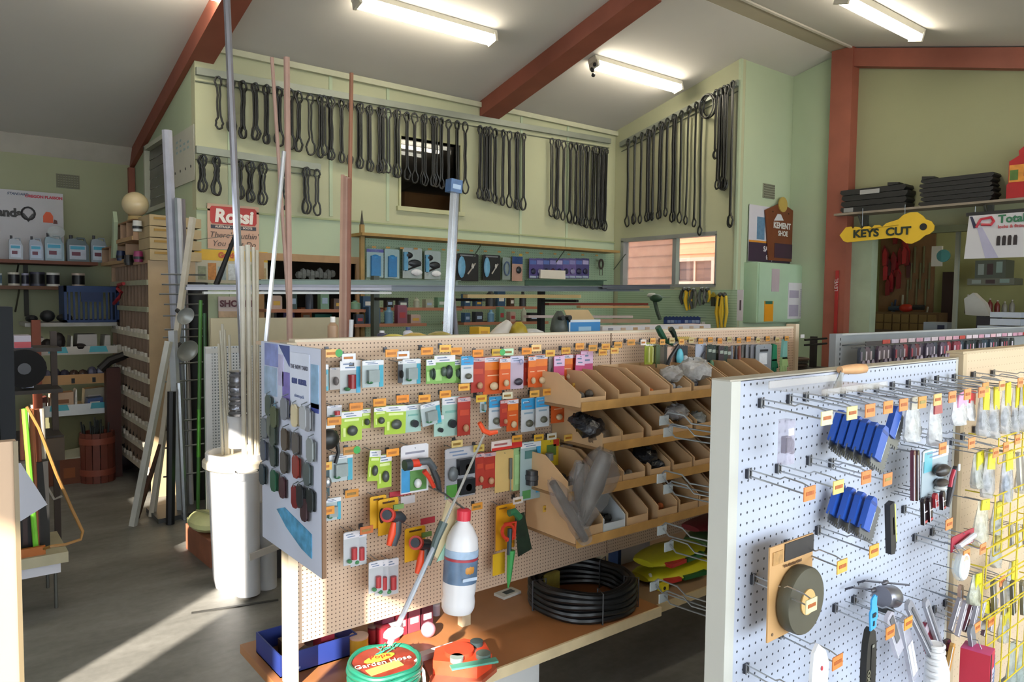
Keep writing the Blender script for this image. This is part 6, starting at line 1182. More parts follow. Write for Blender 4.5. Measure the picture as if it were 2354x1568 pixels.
# bags of seed / fertiliser on the right base shelf
def sack(c, L_, W, H, rz, hx, bands, label):
    t = T('fertiliser_bag', label, 'bag', c, rot=(0, 0, rz)); b = MB(); n = 12; mrows = []
    pts = []
    for i in range(9):
        u = i/8; s = (sin(pi*min(1, max(0, u*.9+.05))))**.35
        pts.append([(-L_/2+L_*u, W/2*s*cos(a*2*pi/n)*1.0, H/2+H/2*s*sin(a*2*pi/n)*(.85+.15*s)) for a in range(n)])
    vs = [p for r in pts for p in r]; fs = [(i*n+j, i*n+(j+1) % n, (i+1)*n+(j+1) % n, (i+1)*n+j) for i in range(8) for j in range(n)] + [tuple(range(n))[::-1], tuple(range(8*n, 9*n))]
    b.add(vs, fs); b.ob('bag', m(hx, .4, var=.15, scale=10, bump=.3), t, True)
    for u0, u1, v, hh, hz_ in bands: MB().prism([(-L_/2+L_*u0, v), (-L_/2+L_*u1, v), (-L_/2+L_*u1, v+hh), (-L_/2+L_*u0, v+hh)], -W/2-.004, -W/2+.03).ob('print_panel', m(hz_, .4, var=.2, scale=20), t)
    return t
c1 = aZ(1560, 1325, SZ); gy = m('c9c326')
sack((2.36, 1.90, SZ-.001), .36, .20, .05, radians(-6), 'c4c026', [(.15, .35, .018, .014, 'b8322c'), (.4, .75, .016, .016, '1f5a30')], 'lime-yellow printed fertiliser bag, lower left of the pile')
sack((2.38, 1.93, SZ+.052), .36, .20, .05, radians(4), 'cdc82c', [(.12, .4, .02, .014, 'b8322c'), (.42, .75, .018, .016, '1d5a2c')], 'lime-yellow printed fertiliser bag, upper left of the pile')
sack((2.78, 1.90, SZ-.001), .40, .24, .055, radians(3), 'a9b04c', [(.05, .2, .02, .014, 'a83a38'), (.25, .8, .014, .026, '39692e')], 'green and yellow bag, lower right of the pile')
sack((2.76, 1.93, SZ+.055), .42, .24, .06, radians(-2), '5a7a4a', [(.05, .2, .02, .016, 'a83a38'), (.25, .8, .01, .035, '2f5a34')], 'dark green printed bag on top of the right pile')
sack((2.72, 1.98, SZ+.117), .36, .2, .05, radians(5), '7a2c30', [(.2, .7, .01, .03, '3a5a3a')], 'dark red and green bag topmost at the back of the right pile')
cc = aZ(1520, 1358, SZ); t = T('yellow_clip', 'tiny yellow clip with a black hole on the brown base shelf', 'clip', (cc.x+.01, cc.y, SZ)); MB().box((-.02, -.012, 0), (.02, .012, .026)).ob('body', m('d8c82c', .4), t); MB().tube([(-.005, -.0135, .012), (-.005, -.012, .012)], .007, 10).ob('hole', blk, t)
cc = aZ(1500, 1345, SZ); t = T('bottle_stopper', 'tiny white and black cap beside the yellow clip', 'cap', (cc.x, cc.y, SZ)); MB().lathe([(.012, 0), (.012, .012)], 12).ob('base', blk, t, True); MB().cyl((0, 0, .013), (-.01, .006, .045), .006, 8).ob('stem', m('dcdcd8', .4), t, True)
t = T('white_carton', 'white carton with a blue edge under the second bay of the tan stand', 'carton', (2.33, 2.10, SZ)); MB().box((-.06, 0, 0), (.12, .12, .2)).ob('body', m('c6c2c0', .5), t); MB().box((-.08, .0, 0), (-.061, .12, .2)).ob('blue_edge', m('2a4a7c', .5), t)
t = T('yellow_carton', 'yellow and brown box under the board behind the black coil', 'carton', aZ(1215, 1335, SZ)); t.location.y = 2.06; t.location.z = SZ+.001; MB().box((-.04, 0, 0), (.04, .06, .07)).ob('body', m('a89a4a', .5, var=.3, scale=20), t)
# ---------------------------------------------------------------- swatch board at the left end (plane X=.795)
SX = .770
a = aX(600, 782, SX); bq = aX(733, 805, SX); c = aX(611, 1216, SX); d = aX(728, 1303, SX)
y0, y1 = bq.y-.012, a.y; zt2, zb2 = (a.z+bq.z)/2, .79
t = T('swatch_board', 'white cistern colour chart board with hanging plastic colour chips, end of the tan stand', 'sample board', (SX, (y0+y1)/2, zb2), -pi/2)
W = y1-y0; H = zt2-zb2; MB().box((-W/2, 0, 0), (W/2, .01, H)).ob('board', m('ccd0e0', .45, var=.03), t); MB().box((W/2, .0, 0), (W/2+.004, .011, H)).ob('edge_strip', m('7a5a40', .6), t)
def sx(u): return -W/2+u*W
for u0, v0, u1, v1, hx in ((.08, .885, .32, .995, '8a94c8'), (.07, .74, .3, .88, '9fb4cc'), (.33, .8, .42, .95, 'b9b4dc'), (.4, .72, .52, .87, '7f72b4'), (.86, .74, .97, .93, '8fb0cc'), (.86, .72, .97, .76, '3f4a90')):
    MB().box((sx(u0), -.002, v0*H), (sx(u1), -.0002, v1*H)).ob('picture', m(hx, .5, var=.3, scale=20), t)
MB().prism([(sx(.34), .995*H), (sx(.52), .995*H), (sx(.52), .9*H)], -.002, -.0002).ob('picture', m('4a5488', .5), t)
MB().box((sx(.54), -.003, .72*H), (sx(.84), -.0002, .97*H)).ob('chart_sheet', m('d8dcea', .5), t)
text(t, 'THE NEW YARD', .016, m('5a5a6a', .5, var=0), (sx(.69), -.004, .905*H)); text(t, 'SLIM  SLIDER', .017, m('4a5488', .5, var=0), (sx(.69), -.004, .84*H), bold=.0015); text(t, 'cistern pack', .013, m('7a84a8', .5, var=0), (sx(.69), -.004, .775*H))
text(t, 'CARA', .032, m('8ab4cc', .5, var=0), (sx(.2), -.004, .70*H), bold=.001); text(t, 'StandardColour Range', .019, m('5a6090', .5, var=0), (sx(.62), -.004, .675*H), bold=.0005)
MB().prism([(sx(.28), .19*H), (sx(.42), .22*H), (sx(.86), .17*H), (sx(.86), .06*H), (sx(.7), .075*H), (sx(.45), .13*H)], -.002, -.0002).ob('picture', m('4f90cc', .5, var=.6, scale=30), t)
chips = [('5c6660', 616, 932), ('6b6f66', 620, 980), ('82848a', 652, 940), ('d8c9a4', 676, 955), ('8f9094', 706, 965), ('5a6048', 628, 958), ('7a7e84', 607, 985), ('3f4a40', 626, 1000), ('54483c', 653, 1010), ('5a5450', 679, 1020), ('8a9090', 712, 1035), ('4a5060', 605, 1035), ('2c3a34', 627, 1048), ('4c4640', 651, 1063), ('8a342c', 679, 1073), ('566060', 705, 1090), ('2c3a40', 602, 1090), ('22563c', 628, 1105), ('4a2c30', 648, 1120), ('7a2428', 677, 1142), ('2a2c30', 689, 1140), ('2a3030', 712, 1150), ('463034', 698, 1172), ('b8babe', 696, 960)]
CN = ['grey-green', 'grey', 'light grey', 'cream', 'pale grey', 'olive', 'blue-grey', 'dark green', 'brown', 'taupe', 'silver grey', 'slate', 'very dark green', 'dark taupe', 'brick red', 'grey', 'navy grey', 'forest green', 'maroon', 'deep red', 'charcoal', 'near-black', 'burgundy', 'off-white']
for k, (hx, x, y) in enumerate(chips):
    p = aX(x, y, SX-.009-.003*(k % 3)); w_, h_ = .0195, .060
    tt = T('colour_chip', '%s plastic colour chip, %s in reading order on the swatch board' % (CN[k], ORD[k]), 'colour chip', p, -pi/2, 'colour chips on the swatch board')
    MB().prism([(-w_, -h_/2+.01), (-w_+.01, -h_/2), (w_-.01, -h_/2), (w_, -h_/2+.01), (w_, h_/2-.01), (w_-.01, h_/2), (-w_+.01, h_/2), (-w_, h_/2-.01)], -.002, .002).ob('chip', m(hx, .35, var=.04), tt)
    MB().prism([(-w_+.012, -h_/2+.0), (w_+.004, -h_/2+.004), (w_+.006, h_/2-.006), (-w_+.012, h_/2-.004)], .003, .006).ob('chip_back', m('%02x%02x%02x' % tuple(max(10, int(int(hx[i:i+2], 16)*.7)) for i in (0, 2, 4)), .4), tt)
    MB().tube([(0, .0, h_/2-.006), (0, -.004, h_/2+.004), (0, SX-p.x-.001, h_/2+.01)], .0016, 4).ob('ring', zinc, tt)
# ---------------------------------------------------------------- second bay hanging goods
def strip(x0, y0, x1, y1, hx, lb, nm='hanging_pack', cat='packet', pts=None, Y=1.92, extra=()):
    return packet((x0, y0, x1, y1), Y, hx, list(extra), lb, name=nm, cat=cat)
for k, (x0, x1, hx) in enumerate(((1482, 1492, '8f9a2a'), (1491, 1500, 'a8a838'), (1499, 1508, '6f7a34'))): strip(x0, 788, x1, 838, hx, 'yellow-green packet, %s of the three in the second bay' % ('left', 'middle', 'right')[k], Y=1.90+.01*k, extra=[('p', .5, .9, .8, .1, 'c8c8b8'), ('t', .5, .45, .3, .7, 'b8b86a')])
for k, (x0, x1, hx) in enumerate(((1508, 1517, '4a5a3a'), (1516, 1526, '5c5244'), (1525, 1533, '3a3830'))): strip(x0, 792, x1, 845, hx, 'dark olive packet, %s of the three beside the yellow-green ones' % ('left', 'middle', 'right')[k], Y=1.90+.01*k)
strip(1531, 798, 1552, 862, 'cfae98', 'pinkish cream card behind the curved black sickle', Y=1.93)
strip(1552, 795, 1580, 846, '2c3038', 'black card with aqua glove and silver print in the second bay', extra=[('o', .2, .5, .5, .8, '5fb8cc', 'aqua_shape'), ('o', .65, .4, .4, .35, 'b0b4b8')], Y=1.915)
strip(1598, 790, 1622, 850, 'a9b0c0', 'pale blue-grey card beside the dark green packets', extra=[('z', .5, .55, .4, .3, '34343c')])
for k in range(6):
    x0 = 1624+k*9; strip(x0, 792+k, x0+12, 862+k*2, ('23302c', '2f3a36', '1c2a22', '3a3038', '2c3c34', '4a3a34')[k], 'dark green and black packet, %s from the left of the six in the second bay' % ORD[k], Y=1.90+.01*(k % 3), extra=[('o', .5, .35, .6, .3, ('4f7a5a', '8a9a8c', '3a5a44', '6a4438', '5a8a6a', '7a5a3c')[k]), ('p', .5, .8, .6, .1, '9aa49a')])
for k, (x, hx, h2) in enumerate(((1682, '6a6a72', 'a86a44'), (1692, '26242a', 'b07a4c'), (1700, '7a3a26', 'c0844e'))):
    p = aY(x, 795, 1.92); h = p.z-aY(x, 868, 1.92).z; t = T('hand_tool', 'slim tool with timber handle hanging beside the grey aprons, %s one' % ('left', 'middle', 'right')[k], 'tool', p); MB().tube([(0, 0, -h), (0, 0, -h*.5)], [.009, .011], 8).ob('handle', m(h2, .5), t, True); MB().tube([(0, 0, -h*.5), (0, 0, 0)], [.009, .005], 8).ob('shank', m(hx, .4), t, True)
for k, (x0, x1) in enumerate(((1703, 1716), (1713, 1727), (1724, 1742), (1736, 1772))):
    t = strip(x0, 792, x1, 878, ('6f6c6a', '85858a', '77777e', '8b9096')[k], 'grey work apron, %s' % ('leftmost of the hanging four', 'second of the hanging four', 'third of the hanging four', 'rightmost with a white label')[k], nm='work_apron', cat='apron', Y=1.93-.012*k, extra=[('p', .45, .62, .5, .3, 'd6dae0', 'paper_label'), ('p', .5, .84, .5, .06, '2a2a2e')] if k == 3 else [])
def glove(x, y0, y1, hx, hx2, lb, Y):
    p = aY(x, y0, Y); h = p.z-aY(x, y1, Y).z; t = T('garden_glove', lb, 'glove', p)
    MB().prism([(-.022, -h*.55), (.02, -h*.55), (.016, -h*.05), (-.014, -h*.0)], 0, .012).ob('cuff', m(hx, .6, var=.15), t)
    b = MB().prism([(-.024, -h*.75), (.024, -h*.75), (.02, -h*.5), (-.022, -h*.5)], 0, .014)
    for i, (u, l) in enumerate(((-.02, .9), (-.008, 1.0), (.005, .98), (.018, .9))): b.tube([(u, .007, -h*.72), (u*1.15, .007, -h*l)], [.0065, .005], 6)
    b.tube([(.02, .007, -h*.6), (.036, .007, -h*.78)], [.007, .005], 6); b.ob('fingers', m(hx2, .6, var=.15), t, True)
glove(1782, 790, 862, '1f7a58', '17654a', 'dark green garden glove, left of the pair at the end of the tan stand', 1.93); glove(1806, 780, 862, '7fb8b0', 'a9c88a', 'pale green garden glove, right of the pair at the end of the tan stand', 1.91)
q = [aY(*c, 1.86) for c in ((1560, 792), (1551, 806), (1541, 822), (1533, 842), (1527, 862))]
t = T('sickle', 'curved black sickle-shaped tool hanging in front of the second bay', 'tool', q[0]); MB().tube([v-q[0] for v in q], [.005, .006, .007, .008, .009], 7).ob('blade', m('1b1d20', .4), t, True)
q = [aY(*c, 1.94) for c in ((1512, 752), (1520, 768), (1532, 785), (1545, 792), (1556, 786), (1548, 765), (1542, 756))]
t = T('hedge_shears', 'green-handled black shears perched on the top edge of the tan board', 'shears', q[3]); MB().tube([v-q[3] for v in q[:4]], [.012, .013, .009, .006], 8).ob('handle', m('1f4a34', .4), t, True); MB().tube([v-q[3] for v in q[4:]], [.007, .011, .012], 8).ob('handle', m('1c2a22', .4), t, True); MB().tube([q[3]-q[3], q[4]-q[3]], .008, 6).ob('pivot', m('8a8c90', .3, .6), t, True); MB().prism([(0, 0), (.1, .018), (.16, .02), (.1, .03), (.02, .03)], -.002, .004).ob('blade', m('b49a4c', .4), t)
for k in range(16):
    x = 1478+k*22; dhook(x-6, 783-k*.4, x, 787-k*.4-(3 if k % 2 else 0), random.choice(['c98a3c', 'd8a050', 'd8ccc0', 'cf9448', 'b9a878', 'd08c40']), L_=.1, where='wire hook with price label, %s from the left in the second bay' % ORD[k], tw=.03)
# ---------------------------------------------------------------- goods standing on the stand behind
bs = T('rear_stand', 'low tan stand directly behind the tan perforated board', 'display stand', (2.15, 2.9, 0)); MB().box((0, 0, 0), (2.3, .4, 1.29)).ob('body', m('a9977c', .6), bs); MB().box((-.01, -.01, 1.29), (2.31, .41, 1.30)).ob('top', m('9c8c74', .6), bs)
RB = 1.301
gbox('yellow_pack', (1101, 752, 1126, 775), 2.93, .08, 'e0ae22', 'yellow square pack behind the board top, right of the shiny angles', 'packet', zb=RB, bands=[(.2, .3, .8, .7, 'c8901c')])
t = gbox('blue_carton', (1308, 735, 1380, 768), 2.92, .14, '3a86c4', 'open blue and white carton standing behind the board top', 'carton', zb=RB, bands=[(.0, .86, 1, 1, 'd0dce4'), (.0, 0, .04, 1, 'd0dce4'), (.3, .35, .7, .6, '9cc4e0')])
p, W, H, rz = fr('Y', 1308, 710, 1380, 735, 2.96); p.z -= .005; MB().slab([(-W/2, 0, H*.0+.0), (W*.35, 0, 0), (W*.3, .05, H*1.0), (-W*.45, .05, H)], (0, .004, 0)).ob('raised_flap', m('b89e74', .6), t).location = (0, 0.0, p.z-t.location.z)
for k, (x, y0, y1, hx, sq, lb) in enumerate(((1155, 742, 778, 'cfc8bc', 1, 'pale funnel-shaped bag leaning behind the board top'), (1192, 740, 772, 'b8a030', 0, 'yellow and clear packet behind the board top'), (1222, 756, 778, 'd8dce2', 0, 'white dome-shaped bag behind the board top'), (1285, 715, 768, '4a5048', 0, 'grey-green valve fitting left of the open blue carton'), (955, 765, 782, 'c9a83a', 0, 'small yellow packet behind the board top near the dowels'), (1010, 762, 780, 'a8984a', 0, 'dull yellow packet beside the shiny angles'), (905, 768, 785, 'cfc22c', 0, 'bright yellow cap behind the board top'))):
    p = aY(x, y1, 2.96); p.z = RB; p.x = max(p.x, 2.2) if x > 1100 else p.x; h = aY(x, y0, 2.96).z-RB
    if x < 1100: p = aY(x, y1, 2.3); h = aY(x, y0, 2.3).z-p.z
    t = T('loose_pack', lb, 'packet', p); w_ = .05 if k != 2 else .08
    if sq: MB().tube([(-.09, 0, .012), (0, 0, h*.5), (.04, 0, h)], [.01, .04, .022], 10).ob('bag', m(hx, .4, var=.15), t, True)
    else: MB().lathe([(w_*.8, 0), (w_, h*.3), (w_*.8, h*.7), (w_*.3, h)], 14).ob('body', m(hx, .4, var=.3, scale=20), t, True)
    if k == 3:
        for s in (-1, 1): MB().tube([(s*.025, -.06, h*.75), (s*.025, -.03, h*.75)], .014, 10).ob('dark_port', blk, t)
for k, (x, hx, h2) in enumerate(((878, '3c3f58', 'd8d8dc'), (938, 'dcdce2', '34466c'), (765, 'a8886a', 'e0dcd4'))):
    p = aY(x, 780, 2.4); h = aY(x, (760, 752, 728)[k], 2.4).z-p.z; t = T('upright_bottle', '%s standing behind the board top' % ('navy bottle with white cap', 'white bottle with navy stripe', 'brown and white caulking tube')[k], 'bottle', p); MB().lathe([(.018, 0), (.018, h*.6), (.008, h*.75)], 12).ob('body', m(hx, .4), t, True); MB().lathe([(.009, h*.75), (.009, h)], 10).ob('cap', m(h2, .4), t, True)
MB_ = T('rear_shelf', 'hidden shelf on the rear of the tan stand carrying small bottles', 'shelf', (.9, 2.06, 0)); MB().box((0, 0, aY(900, 781, 2.4).z-.012), (1.25, .5, aY(900, 781, 2.4).z-.001)).ob('board', tan, MB_); 
for x in (.02, 1.2): MB().box((x, .0, aY(900, 781, 2.4).z-.2), (x+.02, .3, aY(900, 781, 2.4).z-.0125)).ob('bracket', zinc, MB_)
# ================================================================ WHITE PERFORATED STAND (plane Y=1)
WY = 1.0
whp = peg_mat('b3b9c8', '2a2f3a', .0254, .0032)
x0 = 1.466; x1 = 2.684; ztw = 1.3165
t = T('white_gondola', 'white perforated display stand carrying long double wire hooks', 'display stand', (x0, WY, 0))
wm = m('bebdb4', .5, var=.03)
MB().box((0, 0, .06), (x1-x0, .012, ztw)).ob('perforated_board', whp, t)
MB().box((-.036, -.004, 0), (-.001, .05, ztw+.002)).ob('post', wm, t); MB().box((x1-x0+.001, .0, 0), (x1-x0+.02, .05, ztw)).ob('post', wm, t)
MB().box((0, .038, .06), (x1-x0, .05, ztw)).ob('rear_board', whp, t); MB().box((-.036, .0, ztw+.002), (x1-x0+.02, .05, ztw+.006)).ob('top_rail', m('a8a294', .5), t)
t = T('tan_gondola_end', 'tan perforated stand bay continuing right of the white perforated board', 'display stand', (x1+.022, WY, 0))
MB().box((.031, -.012, .06), (1.3, 0, ztw+.018)).ob('perforated_board', peg_mat('c9b193', '8a7256', .0254, .002), t); MB().box((0, -.014, .06), (.0305, .03, ztw+.0175)).ob('post', m('b8a384', .6), t); MB().box((0, -.012, ztw+.018), (1.3, .04, ztw+.026)).ob('top_rail', m('b5a284', .6), t)
def peg(x, y, L_, col, lb, kind=0, drop=.0, Y=1.0, tw=.046, wire='b9bbbd', plate=True, side=.0):
    """double prong wire hook with a mounting block and a price plate on its tip"""
    b0 = aY(x, y, Y); t = T('prong_hook', lb, 'hook', b0); w_ = m(wire, .3, .85 if wire != 'c9b428' else 0)
    MB().box((-.009, -.006, -.011), (.009, 0, .011)).ob('mount', m('3c3d42', .4, .5), t)
    for s in (-1, 1): MB().box((s*.005-.0015, -.009, -.013), (s*.005+.0015, -.006, .014)).ob('clip', m('9a9b9e', .3, .8), t)
    MB().tube([(0, -.006, -.006), (side*.5, -L_*.5, -.006-drop*.5), (side, -L_*.92, -.006-drop), (side, -L_, .0-drop)], .0022, 6).ob('lower_wire', w_, t, True)
    MB().tube([(0, -.006, .009), (side*.5, -L_*.55, .009-drop*.5), (side*.6, -L_*.62, .017-drop*.6), (side, -L_*.9, .017-drop), (side, -L_, .012-drop)], .0019, 6).ob('upper_wire', w_, t, True)
    if col:
        MB().box((side-tw/2, -L_-.003, -.018-drop), (side+tw/2, -L_-.0005, .013-drop)).ob('price_label', m(col, .5, var=.1, scale=60), t)
        MB().box((side-tw*.36, -L_-.004, -.006-drop), (side+tw*.36, -L_-.0031, .002-drop)).ob('price_print', m('a8571f' if col[0] in 'de' else '9a8a4c', .5, var=.3, scale=90), t)
    return t
PK = [(1747, 926, .165, 'e2dca8'), (1812, 917, .16, 'dccf8e'), (1850, 912, .165, 'd98648'), (1893, 906, .165, 'dd8844'), (1935, 902, .16, 'd98548'), (1975, 897, .165, 'c48a40'), (2012, 892, .165, 'e0b070'), (2048, 887, .165, 'dc8a50'), (2085, 882, .165, 'd98a4c'), (2120, 878, .165, 'd8874c'),
      (1718, 1088, .155, 'd98040'), (1786, 1076, .155, 'd8c272'), (1857, 1058, .15, 'd87f44'), (1908, 1064, .15, 'cf7c40'), (1877, 1218, .15, 'e0a23c'), (1806, 1250, .145, 'dda84a'), (1729, 1330, .15, 'd8cc9c'), (1917, 1396, .15, 'd8843a'), (1960, 1378, .15, 'dc9438'), (1792, 1455, .15, 'd87c38'), (1712, 1535, .15, 'b98040'),
      (2040, 1000, .15, 'd98a4c'), (2110, 990, .15, 'dc8c54'), (2075, 1170, .13, 'd98648'), (2100, 1235, .15, 'd88a44'), (2140, 1222, .15, 'd98a50'), (2170, 1385, .14, 'd8843e'), (2145, 1400, .13, 'dc8c4a'), (2205, 1300, .13, 'd98a4c')]
for k, (x, y, L_, c) in enumerate(PK):
    z_ = 'upper' if y < 1000 else ('middle' if y < 1200 else ('lower' if y < 1420 else 'bottom'))
    peg(x, y, L_, c, 'double prong hook with %s price tag, %s hook of the %s white board area' % ('pale' if c[:2] in ('e2', 'dc') and c[2] == 'd' or c in ('d8c272', 'd8cc9c') else 'orange', ORD[k], z_), drop=.012)
def A1(x, y, Y=.93): return aY(x, y, Y)
# blue spreaders
def spreader(p, lb, k):
    t = T('notched_spreader', lb, 'spreader', p, group='blue-backed notched spreaders', rot=(0, radians(28), 0))
    MB().prism([(-.024, -.075), (.014, -.075), (.016, .0), (.006, .014), (-.012, .014), (-.022, .0)], -.008, .008).ob('blue_handle', m('2450a8', .35, var=.06), t)
    MB().box((-.02, -.0085, -.006), (.012, -.008, .002)).ob('moulded_line', m('1b3c84', .35), t)
    tp = [(.0, -.0)] ; pts = [(.014, .004), (.056, .0)]
    for i in range(9):
        z = -.006-i*.0095; pts += [(.058, z), (.058, z-.0052), (.052, z-.0054), (.052, z-.0092)]
    for i in range(6):
        x = .046-i*.012; pts += [(x, -.096), (x-.0055, -.096), (x-.0057, -.088), (x-.0108, -.088)]
    pts += [(-.026, -.07)]
    MB().prism(pts[::-1], -.0012, .0012).ob('steel_blade', m('6f7174', .35, .7, var=.1), t)
    if k == 'f': MB().box((.014, -.004, -.07), (.022, -.0013, -.004)).ob('white_print', m('b9c4d0', .4, var=.15), t); MB().prism([(.012, -.068), (.015, -.02), (.0135, -.02), (.0105, -.068)], -.0088, -.008).ob('lettering_strip', m('c9d8ee', .4), t)
for i in range(6):
    Yi = .965-.022*i; p = A1(1935+i*19, 958+i*7, Yi)
    spreader(p, 'blue-backed notched spreader, %s from the wall on the upper hook' % ORD[i], 'f' if i == 5 else i)
p = A1(2062, 945, .90); spreader(p, 'single blue-backed notched spreader on the hook right of the upper group', 'f')
for i in range(4):
    Yi = .965-.024*i; p = A1(1932+i*24, 1125+i*10, Yi)
    spreader(p, 'blue-backed notched spreader, %s from the wall on the lower hook' % ORD[i], 'f' if i == 3 else i)
# clear tube of blades
p = A1(1806, 1066, .93); H = A1(1806, 965, .93).z-p.z
t = T('clear_tube_pack', 'clear plastic tube pack with a grey comb at the white board left', 'packet', p)
MB().box((-.016, -.012, 0), (.016, .012, H)).ob('tube', m('c4bcd0', .12, alpha=.35, var=.05), t); MB().box((-.012, -.006, H*.25), (.012, .006, H*.62)).ob('comb', m('6f6a78', .4, .3), t); MB().box((-.012, -.013, H*.66), (.01, -.0121, H*.82)).ob('paper_label', m('e6e6ec', .4), t)
for i in range(6): MB().box((-.011+i*.004, -.008, H*.27), (-.0095+i*.004, -.0062, H*.6)).ob('tooth', m('55525c', .4), t)
MB().ball((.022, 0, H*.42), .009, 9, (.8, .8, 1.6)).ob('black_clip', m('1d1f1e', .4), t, True); MB().ball((.024, 0, H*.26), .008, 8).ob('black_clip', m('252826', .4), t, True)
# black and yellow tool card
p = A1(2052, 1266, .94); H = A1(2052, 1150, .94).z-p.z; t = T('slim_tool_card', 'slim black tool with a yellow-green edge card on the white board', 'packet', p, rot=(0, radians(-9), 0))
MB().prism([(-.026, 0), (-.004, -.006), (.006, .012), (.004, H), (-.022, H*.98)], -.008, .008).ob('black_body', m('1c1a1c', .4), t); MB().box((-.008, -.008, H*.35), (-.001, -.0061, H*.7)).ob('print_panel', m('b0a0a0', .5), t); MB().prism([(.008, .012), (.024, .022), (.024, H*.9), (.006, H*.94)], -.002, .002).ob('yellow_card', m('c8cf6a', .5, var=.1), t)
# grinder wheel on kraft card
cc = (1815, 1348); p = A1(1815, 1452, .93); H = A1(1800, 1250, .93).z-p.z; W = A1(1864, 1340, .93).x-A1(1766, 1340, .93).x
t = T('wheel_brush_card', 'dark round wheel on a kraft card printed wet area floor', 'packet', p)
MB().prism([(-W/2, -.002), (W/2, .0), (W/2, H), (-W/2, H)], 0, .004).ob('kraft_card', m('bf9460', .6, var=.08), t)
MB().box((-W*.18, -.002, H*.80), (W*.5, -.0003, H*.99)).ob('picture', m('231f1f', .5, var=.3, scale=20), t); MB().box((-W*.44, -.002, H*.80), (-W*.22, -.0003, H*.94)).ob('print_panel', m('a87f4a', .5, var=.3, scale=60), t)
text(t, 'Wet abrasive wheel', .0095, m('5a3c20', .5, var=0), (.0, -.003, H*.755), bold=.0004)
R_ = W*.43; zc = H*.37
MB().lathe([(R_*.3, -.004), (R_*.98, -.004), (R_, -.008), (R_, -.03), (R_*.97, -.034), (R_*.4, -.036)], 36, (.012, 0, zc), 'y').ob('wheel', m('4a4636', .55, var=.12, scale=12), t, True)
MB().lathe([(R_*.38, -.034), (R_*.38, -.039), (.001, -.039)], 26, (.012, 0, zc), 'y').ob('hub_label', m('c9a264', .5, var=.1), t, True); MB().lathe([(R_*.11, -.039), (R_*.11, -.042), (.001, -.042)], 16, (.012, 0, zc), 'y').ob('hub_cap', m('d09a3c', .5), t, True)
MB().tube([(-W*.4, -.001, H*.06), (-W*.4, .0, H*.06)], .004, 10).ob('card_hole', m('6a5238', .6), t)
# blue label over black bladed tool
p = A1(1993, 1600, .86); zt_ = A1(1996, 1368, .86).z-p.z
t = T('blue_label_tool', 'black rounded tool blade hanging from a bright blue header label', 'tool', p)
zb_ = A1(1993, 1445, .86).z-p.z
MB().prism([(-.024, -.05), (.024, -.05), (.026, zb_*.35), (.024, zb_*.75), (.016, zb_*.93), (.0, zb_), (-.012, zb_*.97), (-.022, zb_*.8), (-.026, zb_*.5)], -.008, .008).ob('black_body', m('1b1a17', .4, var=.1), t)
MB().box((-.004, -.0095, zb_*.2), (.006, -.0082, zb_*.75)).ob('slot', m('060606', .4), t); MB().box((-.002, -.0105, zb_*.72), (.008, -.0096, zb_*.76)).ob('slot_edge', m('8a8a80', .4), t); text(t, 'OX', .02, m('6a6652', .5, var=0), (-.014, -.009, zb_*.33), bold=.001, rot=(pi/2, radians(90), 0))
MB().prism([(-.014, zb_-.004), (.014, zb_), (.014, zb_*1.08), (.021, zb_*1.14), (.019, zb_*1.26), (.013, zb_*1.32), (.014, zt_*.98), (.008, zt_*.97), (.004, zt_), (-.006, zt_*.985), (-.014, zt_*.96), (-.013, zb_*1.3), (-.02, zb_*1.24), (-.018, zb_*1.12)][::1], -.010, -.006).ob('blue_header', m('3a9fdc', .4, var=.05), t)
text(t, 'MP', .013, m('14181c', .5, var=0), (.0, -.0115, zb_*1.19), bold=.0012); text(t, 'JJ', .011, m('14181c', .5, var=0), (-.001, -.0115, zb_*1.08), bold=.001)
# grey cylinder roll, black hooks above
p = A1(2040, 1372, .93); t = T('grey_roll', 'shiny grey metal sleeve lying on a hook right of the blue label', 'sleeve', p, rot=(0, radians(12), 0)); MB().lathe([(.028, -.036), (.031, -.03), (.031, .03), (.027, .036), (.019, .036), (.019, -.033)], 22, ax='x').ob('sleeve', m('83828a', .3, .7), t, True); MB().lathe([(.021, -.012), (.0235, .0)], 18, (0, 0, -.03), 'z').ob('dark_base', m('3a3c3c', .4), t, True)
for k, (a, c) in enumerate((((1960, 1350), (2070, 1362)), ((1988, 1335), (2090, 1345)))):
    v = A1(*a, .97); w_ = A1(*c, .93)-v; t = T('black_peg', 'black wire peg above the shiny grey sleeve, %s one' % ('lower', 'upper')[k], 'hook', v); MB().tube([(0, .02, -.012), (0, 0, 0), w_*.9, w_], .0028, 6).ob('wire', m('4a4a52', .4, .5), t, True); MB().ball(w_*.45, .012, 10, (1.6, .5, .6)).ob('bracket', m('5c5a60', .4, .5), t, True)
# white card hanging at bottom left with red dot
p = A1(1880, 1600, .85); t = T('white_bag_card', 'white crumpled card with a red dot on the bottom hook of the white board', 'packet', p); H = A1(1880, 1478, .85).z-p.z
MB().prism([(-.03, 0), (.034, -.01), (.038, H*.55), (.022, H*.8), (-.012, H), (-.03, H*.86), (-.036, H*.4)], -.004, .004).ob('card', m('e2e2e6', .4, var=.04, bump=.4), t); MB().ball((.004, -.006, H*.52), .005, 8, (.8, .3, 1.2)).ob('red_dot', m('c03038', .5), t, True)
